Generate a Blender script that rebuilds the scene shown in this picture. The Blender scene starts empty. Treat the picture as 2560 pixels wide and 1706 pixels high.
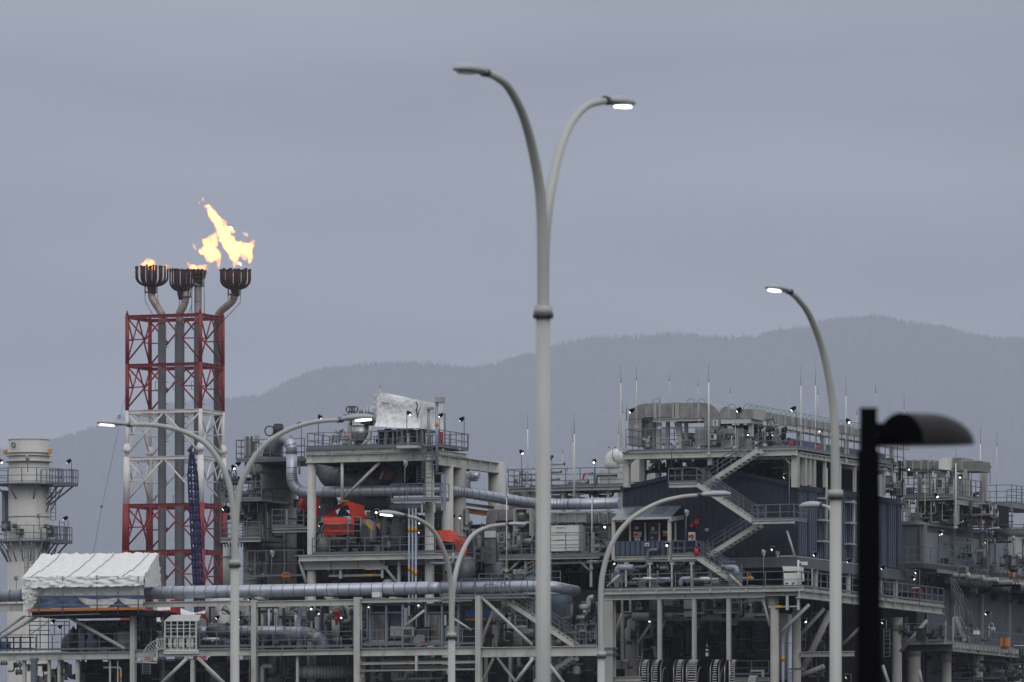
import bpy, math, random
import numpy as np
from mathutils import Vector, Matrix, noise
random.seed(7)
S = bpy.context.scene
D2R = math.radians

# ------------------------------------------------------------------ camera, sky, sun, exposure
FPX = 21333.0          # focal length in pixels of the 2560 px wide photograph (300 mm lens)
HZ = 2400.0            # picture row of the horizon (below the frame: rising-front lens)
CZ = 2.0               # eye height
cam_d = bpy.data.cameras.new('camera'); cam = bpy.data.objects.new('camera', cam_d)
S.collection.objects.link(cam); S.camera = cam
cam.location = (0, 0, CZ); cam.rotation_euler = (D2R(90), 0, 0)
cam_d.lens = 300; cam_d.sensor_width = 36; cam_d.shift_y = (HZ - 853) / 2560
cam_d.clip_start = 1; cam_d.clip_end = 60000
cam_d.dof.use_dof = True; cam_d.dof.focus_distance = 620; cam_d.dof.aperture_fstop = 5.0

world = bpy.data.worlds.new('World'); S.world = world; world.use_nodes = True
wn = world.node_tree; wn.nodes.clear()
def wnode(t, **k):
    n = wn.nodes.new(t)
    for a, b in k.items(): setattr(n, a, b)
    return n
wout = wnode('ShaderNodeOutputWorld'); wbg = wnode('ShaderNodeBackground')
wsky = wnode('ShaderNodeTexSky', sky_type='NISHITA', sun_disc=False, sun_elevation=D2R(34), sun_rotation=D2R(200), air_density=1.0, dust_density=3.0)
wtc = wnode('ShaderNodeTexCoord'); wsep = wnode('ShaderNodeSeparateXYZ')
wn.links.new(wtc.outputs['Generated'], wsep.inputs[0])
wr = wnode('ShaderNodeValToRGB')     # overcast cloud deck: brightness against height
for i, (pos, c) in enumerate([(0.0, (.23, .245, .30)), (.055, (.322, .342, .405)), (.085, (.362, .381, .435)), (.115, (.328, .348, .41)), (.3, (.63, .65, .71)), (1.0, (.95, .97, 1.0))]):
    e = wr.color_ramp.elements[i] if i < 2 else wr.color_ramp.elements.new(pos)
    e.position = pos; e.color = (*c, 1)
wn.links.new(wsep.outputs['Z'], wr.inputs[0])
wmap = wnode('ShaderNodeMapping'); wmap.inputs['Scale'].default_value = (7, 7, 42)
wno = wnode('ShaderNodeTexNoise'); wno.inputs['Scale'].default_value = 1.0; wno.inputs['Detail'].default_value = 4; wno.inputs['Roughness'].default_value = .5
wn.links.new(wtc.outputs['Generated'], wmap.inputs[0]); wn.links.new(wmap.outputs[0], wno.inputs['Vector'])
wmr = wnode('ShaderNodeMapRange'); wmr.inputs['From Min'].default_value = .3; wmr.inputs['From Max'].default_value = .7
wmr.inputs['To Min'].default_value = .55; wmr.inputs['To Max'].default_value = 1.5
wn.links.new(wno.outputs['Fac'], wmr.inputs['Value'])
wmul = wnode('ShaderNodeVectorMath', operation='SCALE'); wn.links.new(wr.outputs[0], wmul.inputs[0]); wn.links.new(wmr.outputs[0], wmul.inputs['Scale'])
wsc = wnode('ShaderNodeVectorMath', operation='SCALE'); wsc.inputs['Scale'].default_value = .06; wn.links.new(wsky.outputs[0], wsc.inputs[0])
wmx = wnode('ShaderNodeMix', data_type='RGBA'); wmx.inputs['Factor'].default_value = .93
wn.links.new(wsc.outputs[0], wmx.inputs[6]); wn.links.new(wmul.outputs[0], wmx.inputs[7])
wn.links.new(wmx.outputs[2], wbg.inputs['Color']); wbg.inputs['Strength'].default_value = 1.0
wn.links.new(wbg.outputs[0], wout.inputs['Surface'])

sun_d = bpy.data.lights.new('sun', 'SUN'); sun = bpy.data.objects.new('sun', sun_d); S.collection.objects.link(sun)
sun_d.energy = 0.75; sun_d.angle = D2R(50); sun_d.color = (1, .975, .94)
sun.rotation_euler = (D2R(48), 0, D2R(16))      # soft light from high behind the camera
S.view_settings.view_transform = 'Standard'; S.view_settings.look = 'None'; S.view_settings.gamma = 1
S.view_settings.exposure = 0.0
S.cycles.volume_bounces = 1; S.cycles.max_bounces = 5; S.cycles.diffuse_bounces = 3; S.cycles.glossy_bounces = 2
S.cycles.volume_max_steps = 256
S.cycles.use_denoising = True

# ------------------------------------------------------------------ frames and projection helpers
TH = D2R(22); CT, ST = math.cos(TH), math.sin(TH)
D0 = 600.0
# plant frame: u runs along the front of the works (to the right, towards the camera), v runs away from us, z up
_rg = [0, 0, 1.0]
def use(x0, y0, s): _rg[:] = [x0, y0, s]
def src(X, Y): return _rg[0] + X / _rg[2], _rg[1] + Y / _rg[2]
def P(X, Y, v):
    x, y = src(X, Y); a = (x - 1280) / FPX
    t = (v + D0 * CT) / (a * ST + CT)
    return Vector((t * a * CT - (t - D0) * ST, v, CZ + t * (HZ - y) / FPX))
def Q(X, Y, u):                      # same, on a plane of constant u (faces that run away from us)
    x, y = src(X, Y); a = (x - 1280) / FPX
    t = (u - D0 * ST) / (a * CT - ST)
    return Vector((u, t * a * ST + (t - D0) * CT, CZ + t * (HZ - y) / FPX))
def PX(v=10.0): return (D0 + v) / FPX / _rg[2]        # metres per zoomed pixel
def WP(x, y, D): return Vector(((x - 1280) * D / FPX, D, CZ + (HZ - y) * D / FPX))    # world frame

# ------------------------------------------------------------------ mesh builder
class MB:
    def __init__(s): s.v = []; s.f = []; s.mi = []; s.sm = []; s.subs = []
    def add(s, vs, fs, m=0, smooth=False):
        b = len(s.v); s.v += [tuple(p) for p in vs]
        for f in fs: s.f.append([b + i for i in f]); s.mi.append(m); s.sm.append(smooth)
    def box(s, a, b, m=0, j=.0035):
        r = random.random
        x0, x1 = sorted((a[0], b[0])); y0, y1 = sorted((a[1], b[1])); z0, z1 = sorted((a[2], b[2]))
        x0 -= r() * j; x1 += r() * j; y0 -= r() * j; y1 += r() * j; z0 -= r() * j; z1 += r() * j
        s.add([(x0,y0,z0),(x1,y0,z0),(x1,y1,z0),(x0,y1,z0),(x0,y0,z1),(x1,y0,z1),(x1,y1,z1),(x0,y1,z1)],
              [(3,2,1,0),(4,5,6,7),(0,1,5,4),(1,2,6,5),(2,3,7,6),(3,0,4,7)], m)
        return s
    def bar(s, p, q, w, h, m=0, off=(0, 0)):      # oriented box p->q, w across, h upright
        p = Vector(p); q = Vector(q); d = q - p
        if d.length < 1e-4: return s
        d.normalize(); up = Vector((0, 0, 1)) if abs(d.z) < .95 else Vector((0, 1, 0))
        sd = d.cross(up).normalized(); up = sd.cross(d).normalized()
        o = sd * off[0] + up * off[1]; w += random.random() * .004; h += random.random() * .004
        vs = [e + o + sd * (a * w / 2) + up * (b * h / 2) for e in (p, q) for a, b in ((-1,-1),(1,-1),(1,1),(-1,1))]
        s.add(vs, [(0,1,2,3),(7,6,5,4),(0,4,5,1),(1,5,6,2),(2,6,7,3),(3,7,4,0)], m); return s
    def ibar(s, p, q, w, h, m=0):                 # I-section with flanges on top and bottom
        tf = min(.045, h * .12)
        s.bar(p, q, w, tf, m, (0, h / 2 - tf / 2)); s.bar(p, q, w, tf, m, (0, -h / 2 + tf / 2)); s.bar(p, q, w * .12, h - 2 * tf, m)
        n = int((Vector(q) - Vector(p)).length / 2.2)
        for i in range(1, n + 1):
            c = Vector(p).lerp(Vector(q), i / (n + 1)); d = (Vector(q) - Vector(p)).normalized() * .012
            s.bar(c - d, c + d, w * .9, h - 2 * tf - .004, m)
        return s
    def tube(s, pts, r, n=8, m=0, seam=0, ms=1, caps=True, smooth=True):
        pts = [Vector(p) for p in pts]; N = len(pts); rr = r if isinstance(r, (list, tuple)) else [r] * N
        rings = []; prev = None
        for i, p in enumerate(pts):
            t = (pts[min(i + 1, N - 1)] - pts[max(i - 1, 0)])
            if t.length < 1e-6: t = Vector((0, 0, 1))
            t.normalize()
            if prev is None:
                a = Vector((0, 0, 1)) if abs(t.z) < .9 else Vector((1, 0, 0)); e = t.cross(a).normalized()
            else: e = (prev - t * prev.dot(t)).normalized()
            prev = e; g = t.cross(e)
            rings.append([p + (e * math.cos(k * 2 * math.pi / n) + g * math.sin(k * 2 * math.pi / n)) * rr[i] for k in range(n)])
        b = len(s.v)
        for R in rings: s.v += [tuple(p) for p in R]
        for i in range(N - 1):
            for k in range(n):
                k2 = (k + 1) % n
                s.f.append([b + i*n + k, b + i*n + k2, b + (i+1)*n + k2, b + (i+1)*n + k]); s.mi.append(m); s.sm.append(smooth)
        if caps:
            s.f.append([b + k for k in range(n)][::-1]); s.mi.append(m); s.sm.append(False)
            s.f.append([b + (N-1)*n + k for k in range(n)]); s.mi.append(m); s.sm.append(False)
        if seam:                                   # narrow raised joint bands along the cladding
            L = [0]
            for i in range(1, N): L.append(L[-1] + (pts[i] - pts[i-1]).length)
            tot = L[-1]; k = max(1, int(tot / seam))
            for q in range(1, k):
                d = tot * q / k; i = max(j for j in range(N) if L[j] <= d); i = min(i, N - 2)
                f = (d - L[i]) / max(1e-6, L[i+1] - L[i]); c = pts[i].lerp(pts[i+1], f); t = (pts[i+1] - pts[i]).normalized()
                R = (rr[i] * (1 - f) + rr[i+1] * f) * 1.02 + .004
                s.tube([c - t * .022, c + t * .022], R, n, ms)
        return s
    def cyl(s, c, r, z0, z1, n=24, m=0, r2=None, caps=True):
        return s.tube([(c[0], c[1], z0), (c[0], c[1], z1)], [r, r if r2 is None else r2], n, m, caps=caps)
    def ball(s, c, r, n=10, m=0, sc=(1, 1, 1)):
        c = Vector(c); vs = []; fs = []; k = n // 2
        for i in range(k + 1):
            a = math.pi * i / k
            for j in range(n):
                b = 2 * math.pi * j / n
                vs.append((c.x + r*sc[0]*math.sin(a)*math.cos(b), c.y + r*sc[1]*math.sin(a)*math.sin(b), c.z + r*sc[2]*math.cos(a)))
        for i in range(k):
            for j in range(n): fs.append((i*n+j, (i+1)*n+j, (i+1)*n+(j+1)%n, i*n+(j+1)%n))
        s.add(vs, fs, m, True); return s
    def ring(s, c, R, r, axis='v', n=16, m=0, arc=(0, 360)):
        c = Vector(c); full = arc == (0, 360); pts = []
        for i in range(n + 1):
            a = D2R(arc[0] + (arc[1] - arc[0]) * i / n); x, y = R * math.cos(a), R * math.sin(a)
            pts.append(c + (Vector((x, 0, y)) if axis == 'v' else Vector((0, x, y)) if axis == 'u' else Vector((x, y, 0))))
        return s.tube(pts, r, 5, m, caps=not full)
    def grid(s, fn, nx, ny, m=0, smooth=True):
        vs = [fn(i / nx, j / ny) for j in range(ny + 1) for i in range(nx + 1)]
        s.add(vs, [(j*(nx+1)+i, j*(nx+1)+i+1, (j+1)*(nx+1)+i+1, (j+1)*(nx+1)+i) for j in range(ny) for i in range(nx)], m, smooth); return s
    def poly(s, pts, d, m=0):                      # outline extruded by vector d
        d = Vector(d); pts = [Vector(p) for p in pts]; n = len(pts)
        s.add(pts + [p + d for p in pts], [list(range(n))[::-1], [n + i for i in range(n)]] + [(i, (i+1) % n, n + (i+1) % n, n + i) for i in range(n)], m); return s

def bend(pts, rad, n=8):                           # round the corners of a path
    pts = [Vector(p) for p in pts]; out = [pts[0]]
    for i in range(1, len(pts) - 1):
        a, b, c = pts[i-1], pts[i], pts[i+1]; d1 = (a - b); d2 = (c - b)
        r = min(rad, d1.length * .49, d2.length * .49); p, q = b + d1.normalized() * r, b + d2.normalized() * r
        for k in range(n + 1):
            t = k / n; out.append(p * (1-t)**2 + b * 2*t*(1-t) + q * t*t)
    out.append(pts[-1]); return out

# ------------------------------------------------------------------ things
THINGS = []
class Part:
    def __init__(s, name, mats, mb, label=None, stuff=False): s.name = name; s.mats = mats; s.mb = mb; s.subs = []; s.label = label; s.stuff = stuff
    def sub(s, name, *mats, label=None): p = Part(name, mats, MB(), label); s.subs.append(p); return p.mb
class Thing:
    def __init__(s, name, label, cat, group=None, frame='plant', kind=None):
        s.name, s.label, s.cat, s.group, s.frame, s.kind = name, label, cat, group, frame, kind; s.parts = []; s.solo = None; s.origin = None
        THINGS.append(s)
    def part(s, name, *mats, label=None):
        p = Part(name, mats, MB(), label); s.parts.append(p); return p.mb
    def partx(s, name, *mats, label=None):
        p = Part(name, mats, MB(), label); s.parts.append(p); return p
def thing(*a, **k): return Thing(*a, **k)
def one(name, label, cat, *mats, group=None, frame='plant', kind=None):    # a thing that is a single mesh
    t = Thing(name, label, cat, group, frame, kind); p = Part(name, mats, MB()); t.solo = p; return p.mb

def mk_mesh(name, mb, o, mats):
    me = bpy.data.meshes.new(name)
    me.from_pydata([(v[0]-o[0], v[1]-o[1], v[2]-o[2]) for v in mb.v], [], mb.f)
    for m in mats: me.materials.append(m)
    me.polygons.foreach_set('material_index', [min(i, len(mats) - 1) for i in mb.mi])
    me.polygons.foreach_set('use_smooth', mb.sm); me.update()
    return me
ORD = ['first', 'second', 'third', 'fourth', 'fifth', 'sixth', 'seventh', 'eighth']
def relabel():                                   # look-alikes in one place: tell them apart by their order from the left
    d = {}
    for t in THINGS:
        if t.label: d.setdefault(t.label, []).append(t)
    for lb, ts in d.items():
        if len(ts) < 2: continue
        def cu(t):
            ps = [t.solo] if t.solo else t.parts
            return min(v[0] for p in ps for v in p.mb.v)
        ts = sorted(ts, key=cu)
        for i, t in enumerate(ts):
            if i < 8: t.label = lb + ((', left one', ', right one')[i] if len(ts) == 2 else ', %s from left' % ORD[i])
def finish():
    relabel()
    L = S.collection.objects.link
    for t in THINGS:
        allp = [t.solo] if t.solo else t.parts
        vs = [v for p in allp for v in p.mb.v] + [v for p in allp for q in p.subs for v in q.mb.v]
        if not vs: continue
        a = np.array(vs); lo, hi = a.min(0), a.max(0); o = ((lo[0]+hi[0])/2, (lo[1]+hi[1])/2, lo[2])
        if t.frame == 'plant':
            wo = (o[0]*CT + o[1]*ST, D0 - o[0]*ST + o[1]*CT, o[2]); rz = -TH
        else: wo = o; rz = 0
        if t.solo:
            r = bpy.data.objects.new(t.name, mk_mesh(t.name, t.solo.mb, o, t.solo.mats)); L(r)
            kids = t.solo.subs; par = r
            for q in kids:
                d = bpy.data.objects.new(q.name, mk_mesh(q.name, q.mb, o, q.mats)); L(d); d.parent = r
        else:
            r = bpy.data.objects.new(t.name, None); L(r); r.empty_display_size = .3
            for p in t.parts:
                if not p.mb.v: continue
                c = bpy.data.objects.new(p.name, mk_mesh(p.name, p.mb, o, p.mats)); L(c); c.parent = r
                if p.label: c['label'] = p.label
                if p.stuff: c['kind'] = 'stuff'
                for q in p.subs:
                    if not q.mb.v: continue
                    d = bpy.data.objects.new(q.name, mk_mesh(q.name, q.mb, o, q.mats)); L(d); d.parent = c
                    if q.label: d['label'] = q.label
        r.location = wo; r.rotation_euler = (0, 0, rz)
        r['kind'] = t.kind or 'thing'
        if t.label: r['label'] = t.label
        if t.cat: r['category'] = t.cat
        if t.group: r['group'] = t.group

# ------------------------------------------------------------------ materials
def mat(name, col, rough=.55, metal=0.0, var=.12, scale=.6, dirt=None, streak=0.0, bump=0.0, emit=None, spec=.5):
    m = bpy.data.materials.new(name); m.use_nodes = True; nt = m.node_tree; nd = nt.nodes; lk = nt.links
    b = nd['Principled BSDF']; b.inputs['Roughness'].default_value = rough; b.inputs['Metallic'].default_value = metal
    b.inputs['Specular IOR Level'].default_value = spec
    if emit:
        b.inputs['Base Color'].default_value = (*col, 1); b.inputs['Emission Color'].default_value = (*emit[:3], 1); b.inputs['Emission Strength'].default_value = emit[3]; return m
    tc = nd.new('ShaderNodeTexCoord'); oi = nd.new('ShaderNodeObjectInfo')
    ad = nd.new('ShaderNodeVectorMath'); ad.operation = 'ADD'
    sc = nd.new('ShaderNodeVectorMath'); sc.operation = 'SCALE'; sc.inputs['Scale'].default_value = 37.0
    cx = nd.new('ShaderNodeCombineXYZ'); lk.new(oi.outputs['Random'], cx.inputs[0]); lk.new(cx.outputs[0], sc.inputs[0])
    lk.new(tc.outputs['Object'], ad.inputs[0]); lk.new(sc.outputs[0], ad.inputs[1])
    n = nd.new('ShaderNodeTexNoise'); n.inputs['Scale'].default_value = scale; n.inputs['Detail'].default_value = 5; n.inputs['Roughness'].default_value = .6
    lk.new(ad.outputs[0], n.inputs['Vector'])
    mr = nd.new('ShaderNodeMapRange'); mr.inputs['From Min'].default_value = .3; mr.inputs['From Max'].default_value = .7
    mr.inputs['To Min'].default_value = 1 - var; mr.inputs['To Max'].default_value = 1 + var; lk.new(n.outputs['Fac'], mr.inputs['Value'])
    vm = nd.new('ShaderNodeVectorMath'); vm.operation = 'SCALE'; vm.inputs[0].default_value = col; lk.new(mr.outputs[0], vm.inputs['Scale'])
    out = vm.outputs[0]
    if dirt:
        mp = nd.new('ShaderNodeMapping'); mp.inputs['Scale'].default_value = (2.2, 2.2, .25); lk.new(ad.outputs[0], mp.inputs[0])
        n2 = nd.new('ShaderNodeTexNoise'); n2.inputs['Scale'].default_value = 1.3; n2.inputs['Detail'].default_value = 6; n2.inputs['Roughness'].default_value = .7; lk.new(mp.outputs[0], n2.inputs['Vector'])
        m2 = nd.new('ShaderNodeMapRange'); m2.inputs['From Min'].default_value = .52; m2.inputs['From Max'].default_value = .72; m2.inputs['To Max'].default_value = streak or .5; lk.new(n2.outputs['Fac'], m2.inputs['Value'])
        mx = nd.new('ShaderNodeMix'); mx.data_type = 'RGBA'; lk.new(m2.outputs[0], mx.inputs['Factor']); lk.new(out, mx.inputs[6]); mx.inputs[7].default_value = (*dirt, 1); out = mx.outputs[2]
    lk.new(out, b.inputs['Base Color'])
    if bump:
        bp = nd.new('ShaderNodeBump'); bp.inputs['Strength'].default_value = bump; bp.inputs['Distance'].default_value = .1
        lk.new(n.outputs['Fac'], bp.inputs['Height']); lk.new(bp.outputs[0], b.inputs['Normal'])
    return m
class M: pass
M.cream = mat('cream_steel_paint', (.47, .475, .445), .5, dirt=(.22, .175, .125), streak=.5)
M.cream2 = mat('grey_cream_steel_paint', (.36, .365, .345), .55, dirt=(.17, .14, .10), streak=.5)
M.rail = mat('galvanised_blue_grey_steel', (.15, .17, .20), .5, .3)
M.gray = mat('mid_grey_paint', (.21, .22, .225), .55, dirt=(.12, .1, .08), streak=.3)
M.dgray = mat('dark_grey_paint', (.06, .064, .07), .65, spec=.25)
M.dark = mat('dark_equipment_and_bay_shade', (.022, .024, .027), .8, spec=.12)  # near-black; also stands for shade on the added backing walls
M.black = mat('black_paint', (.0025, .0025, .003), .8, spec=.05)
M.clad = mat('aluminium_pipe_cladding', (.42, .45, .52), .38, .55, var=.10, scale=.9, dirt=(.22, .23, .26), streak=.35)
M.seam = mat('cladding_joint', (.14, .15, .18), .5, .4)
M.bclad = mat('blue_grey_pipe_paint', (.27, .31, .38), .45, .2)
M.dclad = mat('dark_grey_pipe_insulation', (.10, .11, .125), .5, .3, dirt=(.05, .05, .055), streak=.5)
M.vess = mat('weathered_grey_vessel_cladding', (.21, .208, .195), .5, .15, var=.22, scale=.8, dirt=(.11, .10, .09), streak=.6)
M.galv = mat('galvanised_duct_sheet', (.30, .30, .29), .34, .7, var=.35, scale=1.1, dirt=(.22, .22, .21), streak=.5)
M.white = mat('white_paint', (.70, .70, .67), .5, dirt=(.4, .37, .32), streak=.35)
M.stack = mat('off_white_stack_paint', (.50, .495, .47), .5, var=.08, dirt=(.30, .27, .23), streak=.5)
M.wrap = mat('white_shrink_wrap', (.78, .79, .80), .45, var=.05, scale=2, bump=.35)
M.wrap2 = mat('white_tarpaulin', (.74, .74, .73), .6, var=.08, scale=2.5, bump=.5)
M.blue_t = mat('blue_tarpaulin', (.10, .15, .28), .6, var=.3, scale=1.5)
M.orange_t = mat('orange_red_tarpaulin', (.62, .05, .02), .55, var=.15, scale=1.2, bump=.3)
M.red = mat('red_tower_paint', (.25, .014, .018), .5, dirt=(.16, .02, .02), streak=.5)
M.tw = mat('white_tower_paint', (.74, .71, .69), .5, dirt=(.34, .30, .27), streak=.5)
M.redv = mat('red_equipment_paint', (.42, .02, .018), .5)
M.yel = mat('yellow_paint', (.62, .30, .03), .55)
M.ylab = mat('yellow_pipe_label', (.60, .33, .04), .6, var=.1)
M.ora = mat('orange_paint', (.55, .16, .03), .55)
M.wood = mat('weathered_timber', (.26, .13, .055), .8, var=.3, scale=3)
M.rust = mat('burnt_rusty_steel', (.045, .022, .018), .8, .2, var=.5, scale=1.5, dirt=(.12, .035, .02), streak=.8)
M.rustp = mat('heat_stained_steel', (.33, .28, .26), .5, .4, var=.3, dirt=(.22, .10, .06), streak=.8)
M.fpipe = mat('grey_flare_pipe', (.095, .10, .108), .6, .2, var=.1)
M.navy = mat('navy_profiled_cladding', (.022, .031, .050), .6, 0, var=.2, spec=.25, dirt=(.055, .06, .068), streak=.5)
M.navy2 = mat('blue_grey_and_lit_navy_cladding', (.075, .10, .145), .55, 0, var=.2, spec=.3, dirt=(.05, .055, .07), streak=.6)
M.slate = mat('slate_grey_panel', (.10, .115, .13), .6, spec=.3, dirt=(.15, .15, .15), streak=.5)
M.brown = mat('brown_grey_panel', (.10, .09, .08), .6, dirt=(.05, .045, .04), streak=.4)
M.conc = mat('fireproofed_column', (.30, .295, .275), .75, var=.12, dirt=(.16, .14, .11), streak=.5)
M.blue = mat('blue_crane_paint', (.012, .02, .10), .55, spec=.2)
M.pole = mat('grey_white_pole_enamel', (.41, .42, .40), .4, 0, var=.06, dirt=(.30, .29, .25), streak=.25)
M.head = mat('pale_grey_lamp_casting', (.36, .38, .42), .45, 0, var=.04)
M.dfit = mat('dark_lamp_fitting', (.05, .05, .05), .5)
M.green = mat('green_cable', (.03, .22, .15), .5)
M.lit = mat('lit_lamp_lens', (.9, .9, .85), emit=(1, .96, .86, 5))
M.litw = mat('lit_floodlight_lens', (.9, .9, .85), emit=(1, .98, .92, 2.4))
M.warm = mat('warm_floodlight_lens', (.9, .88, .8), emit=(1, .93, .78, 1.1))
M.dim = mat('dim_warm_lamp_lens', (.9, .9, .8), emit=(1, .82, .55, 1.6))
M.unlit = mat('unlit_lamp_lens', (.55, .55, .52), .2)
M.glass = mat('dark_glass', (.03, .035, .04), .1)
M.ground = mat('asphalt_ground', (.06, .06, .058), .9, var=.3, scale=.05)
M.sign = mat('white_sign_panel', (.72, .72, .70), .5, var=.04)
M.redsign = mat('red_sign_print', (.5, .03, .03), .5)
M.print = mat('black_sign_print', (.02, .02, .02), .5)

# ------------------------------------------------------------------ ground, hills, forest, haze
g = one('ground', None, None, M.ground, frame='world', kind='structure')
g.grid(lambda a, b: (-12000 + 24000 * a, -200 + 32700 * b, 0), 2, 2)

RIDGE = [(-900,1290),(-300,1190),(0,1128),(130,1105),(250,1068),(330,1038),(440,1010),(520,1000),(555,999),(650,995),(696,968),(762,938),(816,923),(903,915),(1022,909),(1100,916),(1175,924),(1250,908),(1338,887),(1400,862),(1469,848),(1580,843),(1697,838),(1795,846),(1893,843),(1915,832),(2013,821),(2067,802),(2132,798),(2176,792),(2241,802),(2340,816),(2448,843),(2500,849),(2560,846),(2900,900),(3500,1000)]
RX = np.array([r[0] for r in RIDGE], float); RY = np.array([r[1] for r in RIDGE], float)
YR = 30000.0
def hill_h(X, Y):
    x = 1280 + X * FPX / YR; zr = CZ + (HZ - np.interp(x, RX, RY)) * YR / FPX - 7
    f = np.clip((Y - 16500) / (YR - 16500), 0, 1); f = np.where(Y > YR, 1 - .25 * (Y - YR) / 1600, f ** 1.15)
    return zr * f
def nz(x, y, z=0): return noise.noise(Vector((x, y, z)))
hl = one('hills', None, None, mat('forest_floor', (.018, .024, .02), .95, var=.5, scale=.01), frame='world', kind='structure')
def hfn(a, b):
    X = -4700 + 9400 * a; Y = 16500 + 15600 * b
    z = float(hill_h(X, Y)); amp = 125 * math.sin(min(1, b / .867) * math.pi)
    return (X, Y, z + amp * nz(X / 600, Y / 1000) + amp * .4 * nz(X / 210, Y / 330, 3) - .5)
hl.grid(hfn, 300, 140)
def forest():
    N = 42000; rs = np.random.RandomState(3)
    yy = YR - np.abs(rs.gamma(1.3, 2900, N)); yy[:9000] = YR - rs.rand(9000) * 170; yy = np.clip(yy, 18000, YR)
    xx = (rs.rand(N) - .5) * 4300 * (yy / YR)
    zz = np.empty(N)
    for i in range(N):
        b = (yy[i] - 16500) / 15600; amp = 125 * math.sin(min(1, b / .867) * math.pi)
        zz[i] = float(hill_h(xx[i], yy[i])) + amp * nz(xx[i]/600, yy[i]/1000) + amp * .4 * nz(xx[i]/210, yy[i]/330, 3) - 2
    h = 12 + 18 * rs.rand(N) ** 2 + 4 * np.array([nz(x / 60, y / 60) for x, y in zip(xx, yy)]); r = h * (.16 + .06 * rs.rand(N))
    K = 5; ang = np.arange(K) * 2 * np.pi / K
    V = np.empty((N, K + 1, 3)); V[:, 0] = np.c_[xx, yy, zz + h]
    for k in range(K): V[:, k+1] = np.c_[xx + r * math.cos(ang[k]), yy + r * math.sin(ang[k]), zz]
    idx = np.arange(N)[:, None] * (K + 1)
    F = np.concatenate([np.concatenate([idx, idx + 1 + k, idx + 1 + (k + 1) % K], 1) for k in range(K)])
    me = bpy.data.meshes.new('forest'); me.vertices.add(N * (K+1)); me.vertices.foreach_set('co', V.ravel())
    me.loops.add(len(F) * 3); me.loops.foreach_set('vertex_index', F.ravel().astype('i4'))
    me.polygons.add(len(F)); me.polygons.foreach_set('loop_start', np.arange(len(F), dtype='i4') * 3)
    me.update(calc_edges=True); me.validate()
    me.materials.append(mat('conifer_foliage', (.024, .034, .026), .9, var=.75, scale=.006))
    o = bpy.data.objects.new('forest', me); S.collection.objects.link(o)
    o['kind'] = 'stuff'; o['label'] = 'distant conifer forest covering the misty blue hills behind the works'; o['category'] = 'forest'
forest()

hz = MB(); hz.box((-7600, -60, -1), (7600, 32600, 2560), j=0)
me = mk_mesh('haze', hz, (0, 0, 0), []); ho = bpy.data.objects.new('haze', me); S.collection.objects.link(ho)
hm = bpy.data.materials.new('haze'); hm.use_nodes = True; hm.node_tree.nodes.clear()
ho_out = hm.node_tree.nodes.new('ShaderNodeOutputMaterial'); pv = hm.node_tree.nodes.new('ShaderNodeVolumePrincipled')
pv.inputs['Color'].default_value = (.79, .845, .99, 1); pv.inputs['Density'].default_value = .000048; pv.inputs['Anisotropy'].default_value = 0.0
hm.node_tree.links.new(pv.outputs[0], ho_out.inputs['Volume']); me.materials.append(hm)
ho['kind'] = 'stuff'; ho['label'] = 'thin blue grey damp haze lying over the whole works and hills'; ho['category'] = 'haze'
# ------------------------------------------------------------------ street lamps in the foreground (world frame)
def luminaire(t, c, d, L, lit, tilt=.08):
    """lamp head at c (neck end) pointing along unit vector d (may slope)"""
    d = Vector(d).normalized(); up = Vector((0, 0, 1)); sd = d.cross(up).normalized(); up = sd.cross(d).normalized()
    hp = t.partx('lamp_head', M.head); mb = hp.mb; W = L * .2; H = L * .085; ns, nr = 14, 14; vs = []
    for i in range(ns + 1):
        s = i / ns; x = s * L
        w = W * (.32 + .68 * min(1, s / .35)) * (math.sqrt(max(0, 1 - ((s - .62) / .38) ** 2)) if s > .62 else 1) + .002
        h = H * (.55 + .45 * min(1, s / .4)) * (math.sqrt(max(0, 1 - ((s - .6) / .4) ** 2)) if s > .6 else 1) + .002
        for k in range(nr):
            a = 2 * math.pi * k / nr; zz = math.sin(a); zz = zz if zz > 0 else zz * .45
            vs.append(Vector(c) + d * x + sd * (w * math.cos(a)) + up * (h * zz * 1.3))
    mb.add(vs, [(i*nr+k, i*nr+(k+1) % nr, (i+1)*nr+(k+1) % nr, (i+1)*nr+k) for i in range(ns) for k in range(nr)] + [tuple(range(nr))[::-1], tuple(ns*nr + k for k in range(nr))], 0, True)
    ln = hp.sub('lens', M.lit if lit else M.unlit)
    ln.add([Vector(c) + d * (L * (.67 + .235 * math.cos(a))) + sd * (W * .64 * math.sin(a)) - up * (H * .62 + q * .012) for q in (0, 1) for a in [2*math.pi*k/24 for k in range(24)]],
           [tuple(range(24)), tuple(range(24, 48))[::-1]] + [(k, (k+1) % 24, 24+(k+1) % 24, 24+k) for k in range(24)])
    t.part('neck_collar', M.dfit).tube([Vector(c) - d * .10, Vector(c) + d * .06], W * .36, 12)
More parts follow.
